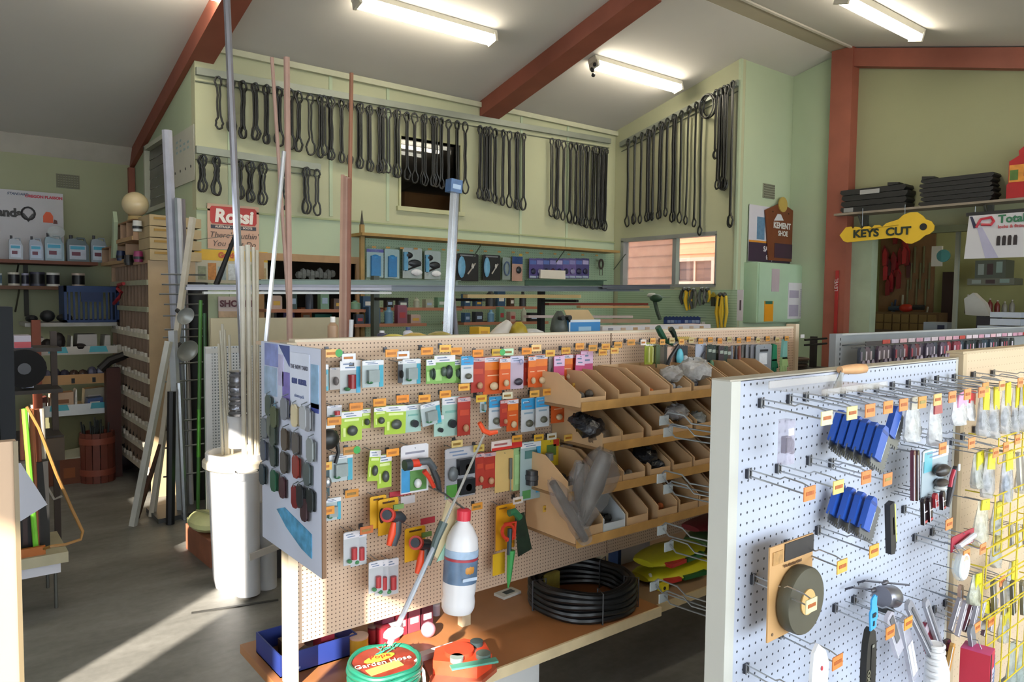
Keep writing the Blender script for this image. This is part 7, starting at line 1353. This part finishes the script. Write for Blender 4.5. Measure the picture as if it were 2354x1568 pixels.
# plastic packs right bottom
def lean_pack(x0, y0, x1, y1, Y, hx, lb, tilt, alpha=1, extra=(), name='clear_pack', cat='packet', W=.04):
    a = A1(x0, y0, Y); c = A1(x1, y1, Y); t = T(name, lb, cat, a, rot=(0, -atan2(c.x-a.x, a.z-c.z), 0)); L_ = hypot(c.x-a.x, a.z-c.z)
    MB().prism([(-W/2, -L_), (W/2, -L_), (W/2, -.01), (W*.3, 0), (-W*.3, 0), (-W/2, -.01)], -.006, .004).ob('pack', m(hx, .2, alpha=alpha, var=.12, scale=25), t)
    for kd, u, v, su, sv, hh in extra: MB().box(((u-su/2-.5)*W, -.0085, -L_*(1-v+sv/2)), ((u+su/2-.5)*W, -.0065, -L_*(1-v-sv/2))).ob('contents', m(hh, .35, var=.2, scale=40), t)
    MB().tube([(-W*.5, -.007, -.012), (-W*.42, -.007, -L_)], .0012, 4).ob('seam', m('d8d8de', .2), t)
    MB().tube([(0, -.006, -.006), (0, .985-Y, -.004)], .0015, 4).ob('wire', steel, t)
    return t
lean_pack(2040, 1412, 2066, 1500, .87, 'c9c6d0', 'clear pack with a dark strip at the bottom middle of the white board', 0, .6, [('b', .55, .62, .5, .6, '5f6266')])
lean_pack(2075, 1420, 2100, 1560, .89, 'b9b6c0', 'long clear pack with white prints behind the dark strip pack', 0, .55, [('b', .35, .35, .4, .5, 'cfcdd4'), ('b', .75, .35, .3, .5, 'd8d6dc')])
lean_pack(2085, 1385, 2140, 1500, .87, '8f8f96', 'slim silver clamp pack leaning across the maroon card', 0, .7, [('b', .5, .5, .3, .8, '55565c')], W=.03)
lean_pack(2125, 1380, 2165, 1500, .885, 'a0a0a8', 'second slim silver clamp pack right of the first', 0, .7, [('b', .5, .5, .3, .8, '6a6a70')], W=.026)
lean_pack(2120, 1440, 2140, 1495, .90, '7a2034', 'maroon card with a pale header behind the silver clamps', 0, 1, [('b', .5, .85, .9, .25, 'b9aab4')], W=.05)
lean_pack(2175, 1470, 2168, 1568, .90, '2c1a1e', 'very dark maroon pack left of the pink box', 0, 1, [('b', .5, .5, .4, .5, 'b08848')], W=.05)
lean_pack(2190, 1478, 2176, 1545, .885, 'b98c48', 'tan timber wedge leaning left of the pink box', 0, 1, [], name='timber_wedge', cat='wedge', W=.02)
p = A1(2150, 1600, .86); t = T('mesh_glove', 'white ribbed mesh bag hanging at the bottom right', 'bag', p); H = A1(2140, 1490, .86).z-p.z
b = MB()
for i in range(9):
    z = H*i/8; b.tube([(.036*cos(a*.45)*(1-.35*(i/8)**2)-.004*i*.6+.006, .022*sin(a*.45), z) for a in range(14)], .0045, 6, True)
b.tube([(0.006, 0, 0), (0.004, 0, H*.5), (-.014, 0, H)], [.034, .033, .017], 14); b.ob('mesh_bag', m('dcdad8', .45, var=.05), t, True)
# pink box
p = A1(2250, 1620, .84); t = T('pink_box', 'pink and red printed carton hanging at the bottom right corner', 'carton', p, rot=(0, 0, radians(8))); H = A1(2240, 1505, .84).z-p.z
MB().box((-.032, -.03, 0), (.036, .05, H)).ob('body', m('c02f42', .4, var=.08), t); MB().box((-.032, -.03, H+.0002), (.036, .05, H+.001)).ob('top_panel', m('c8427c', .4, var=.08), t); MB().box((-.024, -.031, 0), (-.012, -.0302, H)).ob('black_band', m('17151a', .4), t); MB().box((.0, -.0312, .0), (.022, -.0302, H*.7)).ob('paper_label', m('c9c4cc', .4), t)
for i in range(8): MB().box((.002, -.032, H*(.1+.07*i)), (.020, -.0313, H*(.12+.07*i))).ob('print_line', m('6a6470', .4), t)
MB().prism([(.024, 0), (.0355, 0), (.0355, H*.9), (.024, H*.6)], -.0312, -.0302).ob('picture', m('5a78a8', .4, var=.4, scale=50), t); MB().tube([(0, 0, H), (.0, .01, H+.025), (-.01, .1, H+.03)], .0018, 5).ob('wire', steel, t)
# upper row hanging bags
def bag(cx, y0, y1, Y, hx, head, lb, w_=.05, alpha=.55, nm='hanging_bag', band=.25):
    a = A1(cx, y0, Y); c = A1(cx, y1, Y); L_ = a.z-c.z; t = T(nm, lb, 'bag', a, rot=(0, random.uniform(-.12, .12), 0))
    b = MB(); n = 10; w_ *= 1.75; prof = [(.7, 0), (.8, .2), (.95, .4), (1.05, .65), (1, .85), (.6, 1)]
    for r_, v in prof: pass
    vs = []; rg = []
    for r_, v in prof:
        for j in range(n): th = 2*pi*j/n; vs.append((w_/2*r_*cos(th)*random.uniform(.88, 1.12), .014*(.3+v)*sin(th)*random.uniform(.8, 1.2), -L_*v))
    fs = [(i*n+j, (i+1)*n+j, (i+1)*n+(j+1) % n, i*n+(j+1) % n) for i in range(5) for j in range(n)] + [tuple(range(n)), tuple(range(5*n, 6*n))[::-1]]
    b.add(vs, fs).ob('bag', m(hx, .15, alpha=alpha, var=.3, scale=50, bump=.6), t, True)
    if head: MB().prism([(-w_*.32, -L_*band), (w_*.36, -L_*band*1.1), (w_*.3, .004), (-w_*.26, .004)], -.009, -.005).ob('header', m(head, .4, var=.12, scale=30), t)
    MB().tube([(0, -.01, -.004), (0, .985-Y, -.002)], .0015, 4).ob('wire', steel, t)
    MB().ball((0, 0, -L_*.68), 1, 9, (w_*.32, .009, L_*.2)).crumple(.003).ob('contents', m({'e': 'cfcfcc', 'd': 'b8b8b4'}.get(hx[0], '77787c'), .4, var=.4, scale=60), t, True)
    return t
bag(2098, 915, 1012, .88, 'd8dcd8', 'b9b4a8', 'cloudy white bag, left of the upper right row on the white board', .048)
bag(2150, 925, 1022, .88, 'e0e2e0', 'a04a50', 'cloudy white bag with a red and mint header, second in the upper right row', .044)
bag(2205, 905, 975, .87, 'e6e4e6', 'e89ac0', 'white mesh bag with a bright pink header', .052, .75, band=.4)
bag(2230, 900, 965, .89, 'e6e4e6', 'd83a48', 'white mesh bag with a red header right of the pink one', .04, .75, band=.4)
for k, (x, y0, y1) in enumerate(((2262, 895, 1000), (2285, 890, 1005), (2312, 882, 995), (2336, 888, 998), (2352, 885, 990))): bag(x, y0, y1, .86+.012*(k % 2), 'b4b6ba', 'd8c41c', 'clear yellow-headed bag of silver bits, %s from the left at the upper right' % ORD[k], .038, .5, band=.42)
bag(2275, 1035, 1140, .88, 'b8babd', 'e0dc3c', 'clear bag with a lemon yellow header, left of the middle yellow pair', .05, .5, band=.38); bag(2315, 1038, 1150, .87, 'aab4c4', 'dcd42c', 'clear bag with a lemon yellow header, right of the middle yellow pair', .05, .5, band=.36)
for k, (x, hx) in enumerate(((2340, 'b9b8b0'), (2350, 'c8c4c0'))): lean_pack(x, 1040, x+4, 1125, .88, hx, 'pale grey slim pack, %s of two at the right edge' % ('left', 'right')[k], 0, 1, W=.02)
bag(2260, 1150, 1250, .88, 'd0ccb8', 'c8ba30', 'wide clear bag with a mustard header in the lower right', .06, .5, band=.2); 
# middle row
for k, (x, hx) in enumerate(((2098, '5a2c38'), (2107, '3c2228'))): lean_pack(x, 1035, x, 1150, .90+.01*k, hx, '%s card strip hanging beside the blister of black wheels' % ('maroon', 'dark brown')[k], 0, 1, W=.014)
p_, W_, H_, rz_ = fr('Y', 2118, 1030, 2176, 1142, .90)
packet((2118, 1030, 2176, 1142), .90, '9aa8b0', [('o', .55, .55, .5, .25, '2c2826', 'wheel'), ('o', .55, .3, .35, .16, '4a423c', 'wheel'), ('o', .52, .2, .2, .1, 'd8d8d4'), ('p', .2, .75, .3, .4, '5fa8b8')], 'blister pack with dark wheel and teal header in the middle right of the white board', head=(.22, 'd6dad8'), dep=.03)
for k, (x, y0, y1, hx) in enumerate(((2122, 1145, 1205, '22181a'), (2135, 1142, 1198, '26181c'), (2148, 1135, 1165, '9c2c34'), (2165, 1130, 1170, '281c20'))): lean_pack(x, y0, x+1, y1, .895-.006*k, hx, 'dark carded blade below the wheel blister, %s from the left' % ORD[k], 0, 1, [('b', .5, .5, .7, .04, 'c9c0c0'), ('b', .5, .12, .7, .08, 'b04848')], W=.02)
p = A1(2196, 1072, .88); e = A1(2178, 1165, .88); t = T('folding_knife', 'red and black folding knife pack with a white tag', 'knife', p); v = e-p; MB().tube([(0, 0, 0), v*.25, v*.55, v], [.006, .009, .01, .006], 8).ob('black_handle', m('1b1518', .4), t, True); MB().tube([(-.008, 0, -.01), v*.3+V((-.012, 0, 0)), v*.5+V((-.01, 0, 0))], .006, 8).ob('red_part', m('a32234', .4), t, True); MB().box((-.003, -.011, -.012), (.008, -.008, .008)).ob('white_tag', m('d8dcdc', .4), t)
for k, (x, y, c) in enumerate(((2215, 1040, 'd98a4c'), (2240, 1028, 'd88848'), (2268, 1012, 'dc8e50'), (2300, 1000, 'd98c54'))): peg(x-30, y-25, .13, c, 'hook with orange tag, %s along the rising middle row at the right' % ORD[k], drop=.012, Y=.985)
for k, (x, y, c) in enumerate(((2150, 872, 'c98a44'), (2190, 868, 'e0a870'), (2235, 862, 'd88a50'), (2280, 858, 'd8884c'))): peg(x, y, .14, c, 'hook with orange tag, %s along the top right row' % ORD[k], drop=.01, Y=.985)
# white cable coil and red card below
p = A1(2208, 1300, .86); t = T('cord_hank', 'white plastic-wrapped cord hank hanging in the lower right', 'cord', p); 
for k in range(5): MB().tube([((.018+.003*k)*cos(a*.42)+random.uniform(-.002, .002), -.004*k+.006, (.028+.002*k)*sin(a*.42)) for a in range(15)], .0055, 7, True).ob('cord', m('dfe2dd', .3, var=.05), t, True)
MB().ball((0, 0, 0), 1, 14, (.034, .022, .046)).crumple(.002).ob('plastic_bag', m('e6ece8', .1, alpha=.3), t, True); MB().tube([(0, 0, .03), (0, .02, .055), (0, .13, .06)], .002, 5).ob('wire', steel, t)
packet((2188, 1225, 2238, 1258), .88, '9c2036', [('z', .5, .5, .7, .3, 'c9ccd0'), ('p', .5, .12, .9, .08, 'd8d0d4')], 'crimson card with a silver fitting above the white cord hank')
lean_pack(2208, 1345, 2206, 1400, .90, 'b5927c', 'plain brown card strip under the white cord hank', 0, 1, W=.022)
bag(2245, 1320, 1385, .86, 'a8a894', 'dcd614', 'bag with a bright yellow body right of the brown card strip', .045, .9, band=.8)
for k in range(7):
    x = 2188+k*14; lean_pack(x+18, 1375+(k % 3)*6, x-4+k, 1450+(k % 2)*12, .875+.006*(k % 3), ('7a7478', '9c949a', '5a3038', '8f8c94', 'b4b0b4', '66484c', 'a4a0a8')[k], 'silver and maroon slim pack, %s from the left in the slanting lower right cluster' % ORD[k], 0, 1, [('b', .5, .6, .4, .3, 'c0bcc4')], W=.022)
# yellow wire racks
yw = m('c9b22a', .4, var=.12)
def wire_basket(x0, y0, x1, y1, Y, n, mth, lb):
    a = A1(x0, y0, Y); c = A1(x1, y1, Y); W = c.x-a.x; H = a.z-c.z; t = T('yellow_wire_basket', lb, 'wire basket', (a.x, Y, c.z))
    for i in range(n): MB().tube([(0, 0, H*i/(n-1)), (W, 0, H*i/(n-1))], .0024, 5).ob('wire', yw, t, True)
    for i in range(mth): MB().tube([(W*i/(mth-1), .002, 0), (W*i/(mth-1), .002, H)], .0024, 5).ob('wire', yw, t, True)
    for i in (0, mth-1): MB().tube([(W*i/(mth-1), 0, H), (W*i/(mth-1), .09, H)], .0024, 5).ob('side_wire', yw, t, True)
wire_basket(2298, 1006, 2400, 1030, .86, 4, 7, 'yellow wire basket front, topmost at the right edge')
wire_basket(2290, 1140, 2400, 1215, .86, 6, 8, 'yellow wire basket front, middle of the right edge')
wire_basket(2270, 1262, 2400, 1272, .85, 2, 3, 'pair of yellow shelf wires above the olive sleeves'); wire_basket(2262, 1305, 2400, 1330, .84, 4, 3, 'yellow shelf wires crossing the olive sleeves')
wire_basket(2270, 1425, 2400, 1490, .85, 4, 9, 'yellow wire basket front with hanging prongs, lowest at the right edge')
for k in range(4): x = 2282+k*22; lean_pack(x, 1335, x+3, 1410, .87, ('6f6850', '8a8474', '5a543c', '77705c')[k], 'olive-brown sleeve, %s from the left behind the yellow shelf wires' % ORD[k], 0, 1, W=.026)
for k in range(3): x = 2322+k*16; lean_pack(x, 1205, x+2, 1255, .88, ('a4a4a0', 'd0d0cc', '98948c')[k], 'silver tube, %s from the left under the middle yellow basket' % ORD[k], 0, 1, W=.02)
for k in range(2): bag(2330+k*22, 1475, 1600, .88, 'a4b0a8', None, 'grey-green cloudy bag, %s under the lowest yellow basket' % ('left', 'right')[k], .05, .6)
lean_pack(2230, 1440, 2236, 1490, .87, '7a7c80', 'grey pack with loose wires above the pink box', 0, 1, W=.035)
# trowel on the top edge and clear tray over the hooks
a = aY(1937, 850, .99); c = aY(1990, 847, .99)
t = T('gauging_trowel', 'small trowel with a pale timber handle lying on the top edge of the white board', 'trowel', a)
v = c-a; MB().tube([v*-.12, (0, 0, 0), v*.25, v*.6, v*.92, v], [.009, .0105, .013, .0145, .013, .008], 14).ob('timber_handle', m('c99a6c', .5, var=.1, scale=20), t, True)
MB().slab([V((.004, -.004, .004)), V((-.014, -.004, .0)), aY(1915, 895, .975)-a, aY(1935, 893, .975)-a], (0, .002, 0)).ob('steel_blade', m('a4a6aa', .25, .8), t)
a, c = aY(1812, 900, .9), aY(2010, 902, .9); t = T('clear_tray', 'long clear plastic tray resting across the top row of hooks', 'tray', (a.x, .82, a.z-.002)); MB().box((0, 0, 0), (.3, .13, .004)).ob('base', m('b4b0ae', .15, alpha=.3), t); MB().box((0, 0, .004), (.3, .003, .014)).ob('front_lip', m('c9c6c6', .15, alpha=.3), t); MB().box((0, .127, .004), (.3, .13, .02)).ob('rear_lip', m('c9c6c6', .15, alpha=.6), t)
p = A1(1925, 965, .9); 
# hooks on the rear face of the white stand, sticking out into the aisle
for k, (x, y, L_) in enumerate(((1662, 985, .16), (1664, 1012, .15), (1662, 1128, .17), (1663, 1150, .15), (1662, 1255, .17), (1664, 1290, .15), (1664, 1420, .17), (1664, 1400, .2))):
    b0 = aY(x+14, y, 1.06); t = T('wire_prong', 'silver wire hook sticking out behind the white stand into the aisle, %s from the top' % ORD[k], 'hook', b0)
    MB().tube([(0, 0, 0), (-.02, L_*.6, .0), (-.03, L_*.7, .02), (-.035, L_, .022), (-.035, L_+.01, .012)], .0022, 6).ob('upper_wire', steel, t, True); MB().tube([(0, 0, -.016), (-.03, L_*.95, -.012), (-.032, L_+.01, .005)], .0022, 6).ob('lower_wire', steel, t, True)
    MB().box((-.052, L_+.01, -.012), (-.018, L_+.013, .012)).ob('price_plate', m('a9b0b0', .2, alpha=.6), t)
# ================================================================ RIGHT REAR RACK of dark packs
QY = 1.66
a = aY(1922, 768, QY); zt_ = a.z
t = T('pack_rack', 'grey slotted steel display rack of dark blister packs behind the white stand', 'display rack', (a.x, QY, 0))
MB().box((0, 0, 0), (.055, .03, zt_)).ob('slotted_post', m('8f9294', .5, .2), t)
for i in range(12): MB().box((.036, -.0015, zt_-.03-i*.022), (.041, -.0002, zt_-.018-i*.022)).ob('slot', m('2a2c30', .5), t)
MB().box((.055, .02, .3), (3.2, .03, zt_)).ob('back_panel', m('8c8f90', .5), t); MB().box((.055, -.0, zt_-.008), (3.2, .03, zt_)).ob('top_rail', m('a4a6a4', .5), t)
MB().box((.07, -.10, zt_-.05), (3.2, -.097, zt_-.03)).ob('label_rail', m('3a3438', .5), t)
for i in range(26):
    x = .22+i*.085; MB().box((x, -.103, zt_-.044), (x+.07, -.1005, zt_-.026)).ob('price_strip', m(random.choice(['b98a9c', 'c4b4bc', 'a83a34', 'b0a4b4', 'c9a0a8']), .5, var=.2, scale=60), t)
for i in range(5): MB().cyl((.07+i*.6, .02, zt_-.055), (.07+i*.6, -.1, zt_-.04), .003, 6).ob('bracket_wire', steel, t, True)
b0 = t
for k in range(34):
    x = .10+k*.056
    hx = random.choice(['4a3e50', '5a4a5c', '7a3644', '8c3a44', '6a2c3a', '524a5c', '3f4450']) if k < 20 else random.choice(['2f363a', '3a3f3e', '2a2c30', '33404a'])
    tt = T('blister_pack', 'dark purple-red blister pack on the grey slotted rack, %s from the left' % ORD[k], 'packet', (a.x+x, QY-.06+.006*(k % 3), zt_-.165), group='dark blister packs on the slotted rack')
    MB().prism([(0, 0), (.05, 0), (.052, .09), (.04, .105), (.01, .105), (.0, .09)], 0, .012).ob('card', m(hx, .35, var=.25, scale=30), tt)
    MB().box((.006, -.003, .045), (.018, 0, .085)).ob('header', m(random.choice(['c9b8c4', 'b0485a', 'd0c4d0', '8a8094']), .4, var=.2), tt); MB().ball((.028, -.004, .03), 1, 8, (.014, .006, .018)).ob('goods', m(random.choice(['b0a4b4', '2a2028', '8a7f90']), .3), tt, True)
    MB().tube([(.025, .0, .098), (.025, .055, .1)], .0015, 4).ob('hook', steel, tt)
# dark goods left of that rack, on black arms
RX = aY(1868, 820, 3.0)
t = T('black_arm_rack', 'black arm rack with dark coiled stock left of the grey slotted rack', 'rack', (RX.x-.1, 3.0, 0)); zz = aY(1860, 775, 3.0).z
MB().box((.16, .02, 0), (.2, .06, zz)).ob('upright', m('26201e', .5), t)
for z in (zz-.02, zz-.06): MB().tube([(-.02, .0, z), (.3, .0, z+.004)], .008, 6).ob('arm', blk, t)
for z in (zz-.24, zz-.31, zz-.5): MB().box((-.25, -.1, z-.02), (.3, .15, z)).ob('shelf', m('1c1918', .6), t)
for k in range(4):
    tt = T('cable_coil', 'dark brown coil of cable, %s of the stack left of the slotted rack' % ('lowest', 'second', 'third', 'topmost')[k], 'cable', (RX.x-.22+.01*k, 3.03, zz-.239+k*.022), group='cable coils stacked on the black arm rack'); MB().tube([(.09*cos(a_*.4), .09*sin(a_*.4), .011) for a_ in range(16)], .011, 6, True).ob('coil', m(('2c2420', '3f3028', '33302c', '524034')[k], .5, var=.3), tt, True)
    
p = aY(1845, 773, 2.02); t = T('white_price_tag', 'small white price tag on a wire at the end of the tan stand', 'label', p); MB().box((-.018, 0, -.009), (.018, .002, .009)).ob('tag', m('dcdcdc', .5), t); MB().tube([(0, .002, 0), (3.39-p.x, .0, .0)], .0015, 4).ob('wire', steel, t)
# counter strip under the workshop opening, with pale drawers seen behind the pack rack
t = T('service_counter', 'pale counter top under the key-cutting hatch', 'counter', (7.0, .4, .86)); MB().box((0, 0, 0), (.185, 3.0, .04)).ob('top', m('8f8f88', .5), t); MB().box((.02, 0, -.86), (.06, 3.0, 0)).ob('front_panel', m('7a7c68', .6), t)

for k, (x, y0, y1, hx) in enumerate(((2248, 1040, 1120, 'd8cf2a'), (2292, 1155, 1225, 'cfc43c'), (2328, 1290, 1380, 'd6c832'), (2290, 1230, 1300, 'b4a860'), (2350, 1040, 1130, 'dcd23a'), (2262, 1385, 1440, 'd8cc30'), (2310, 1400, 1470, 'c9bc30'))):
    bag(x, y0, y1, .895-.008*(k % 2), 'b9bbb4', hx, 'yellow-headed clear bag among the yellow wires, %s counting down the right edge' % ORD[(0, 2, 4, 3, 1, 5, 6)[k]], .05, .55, band=.45)
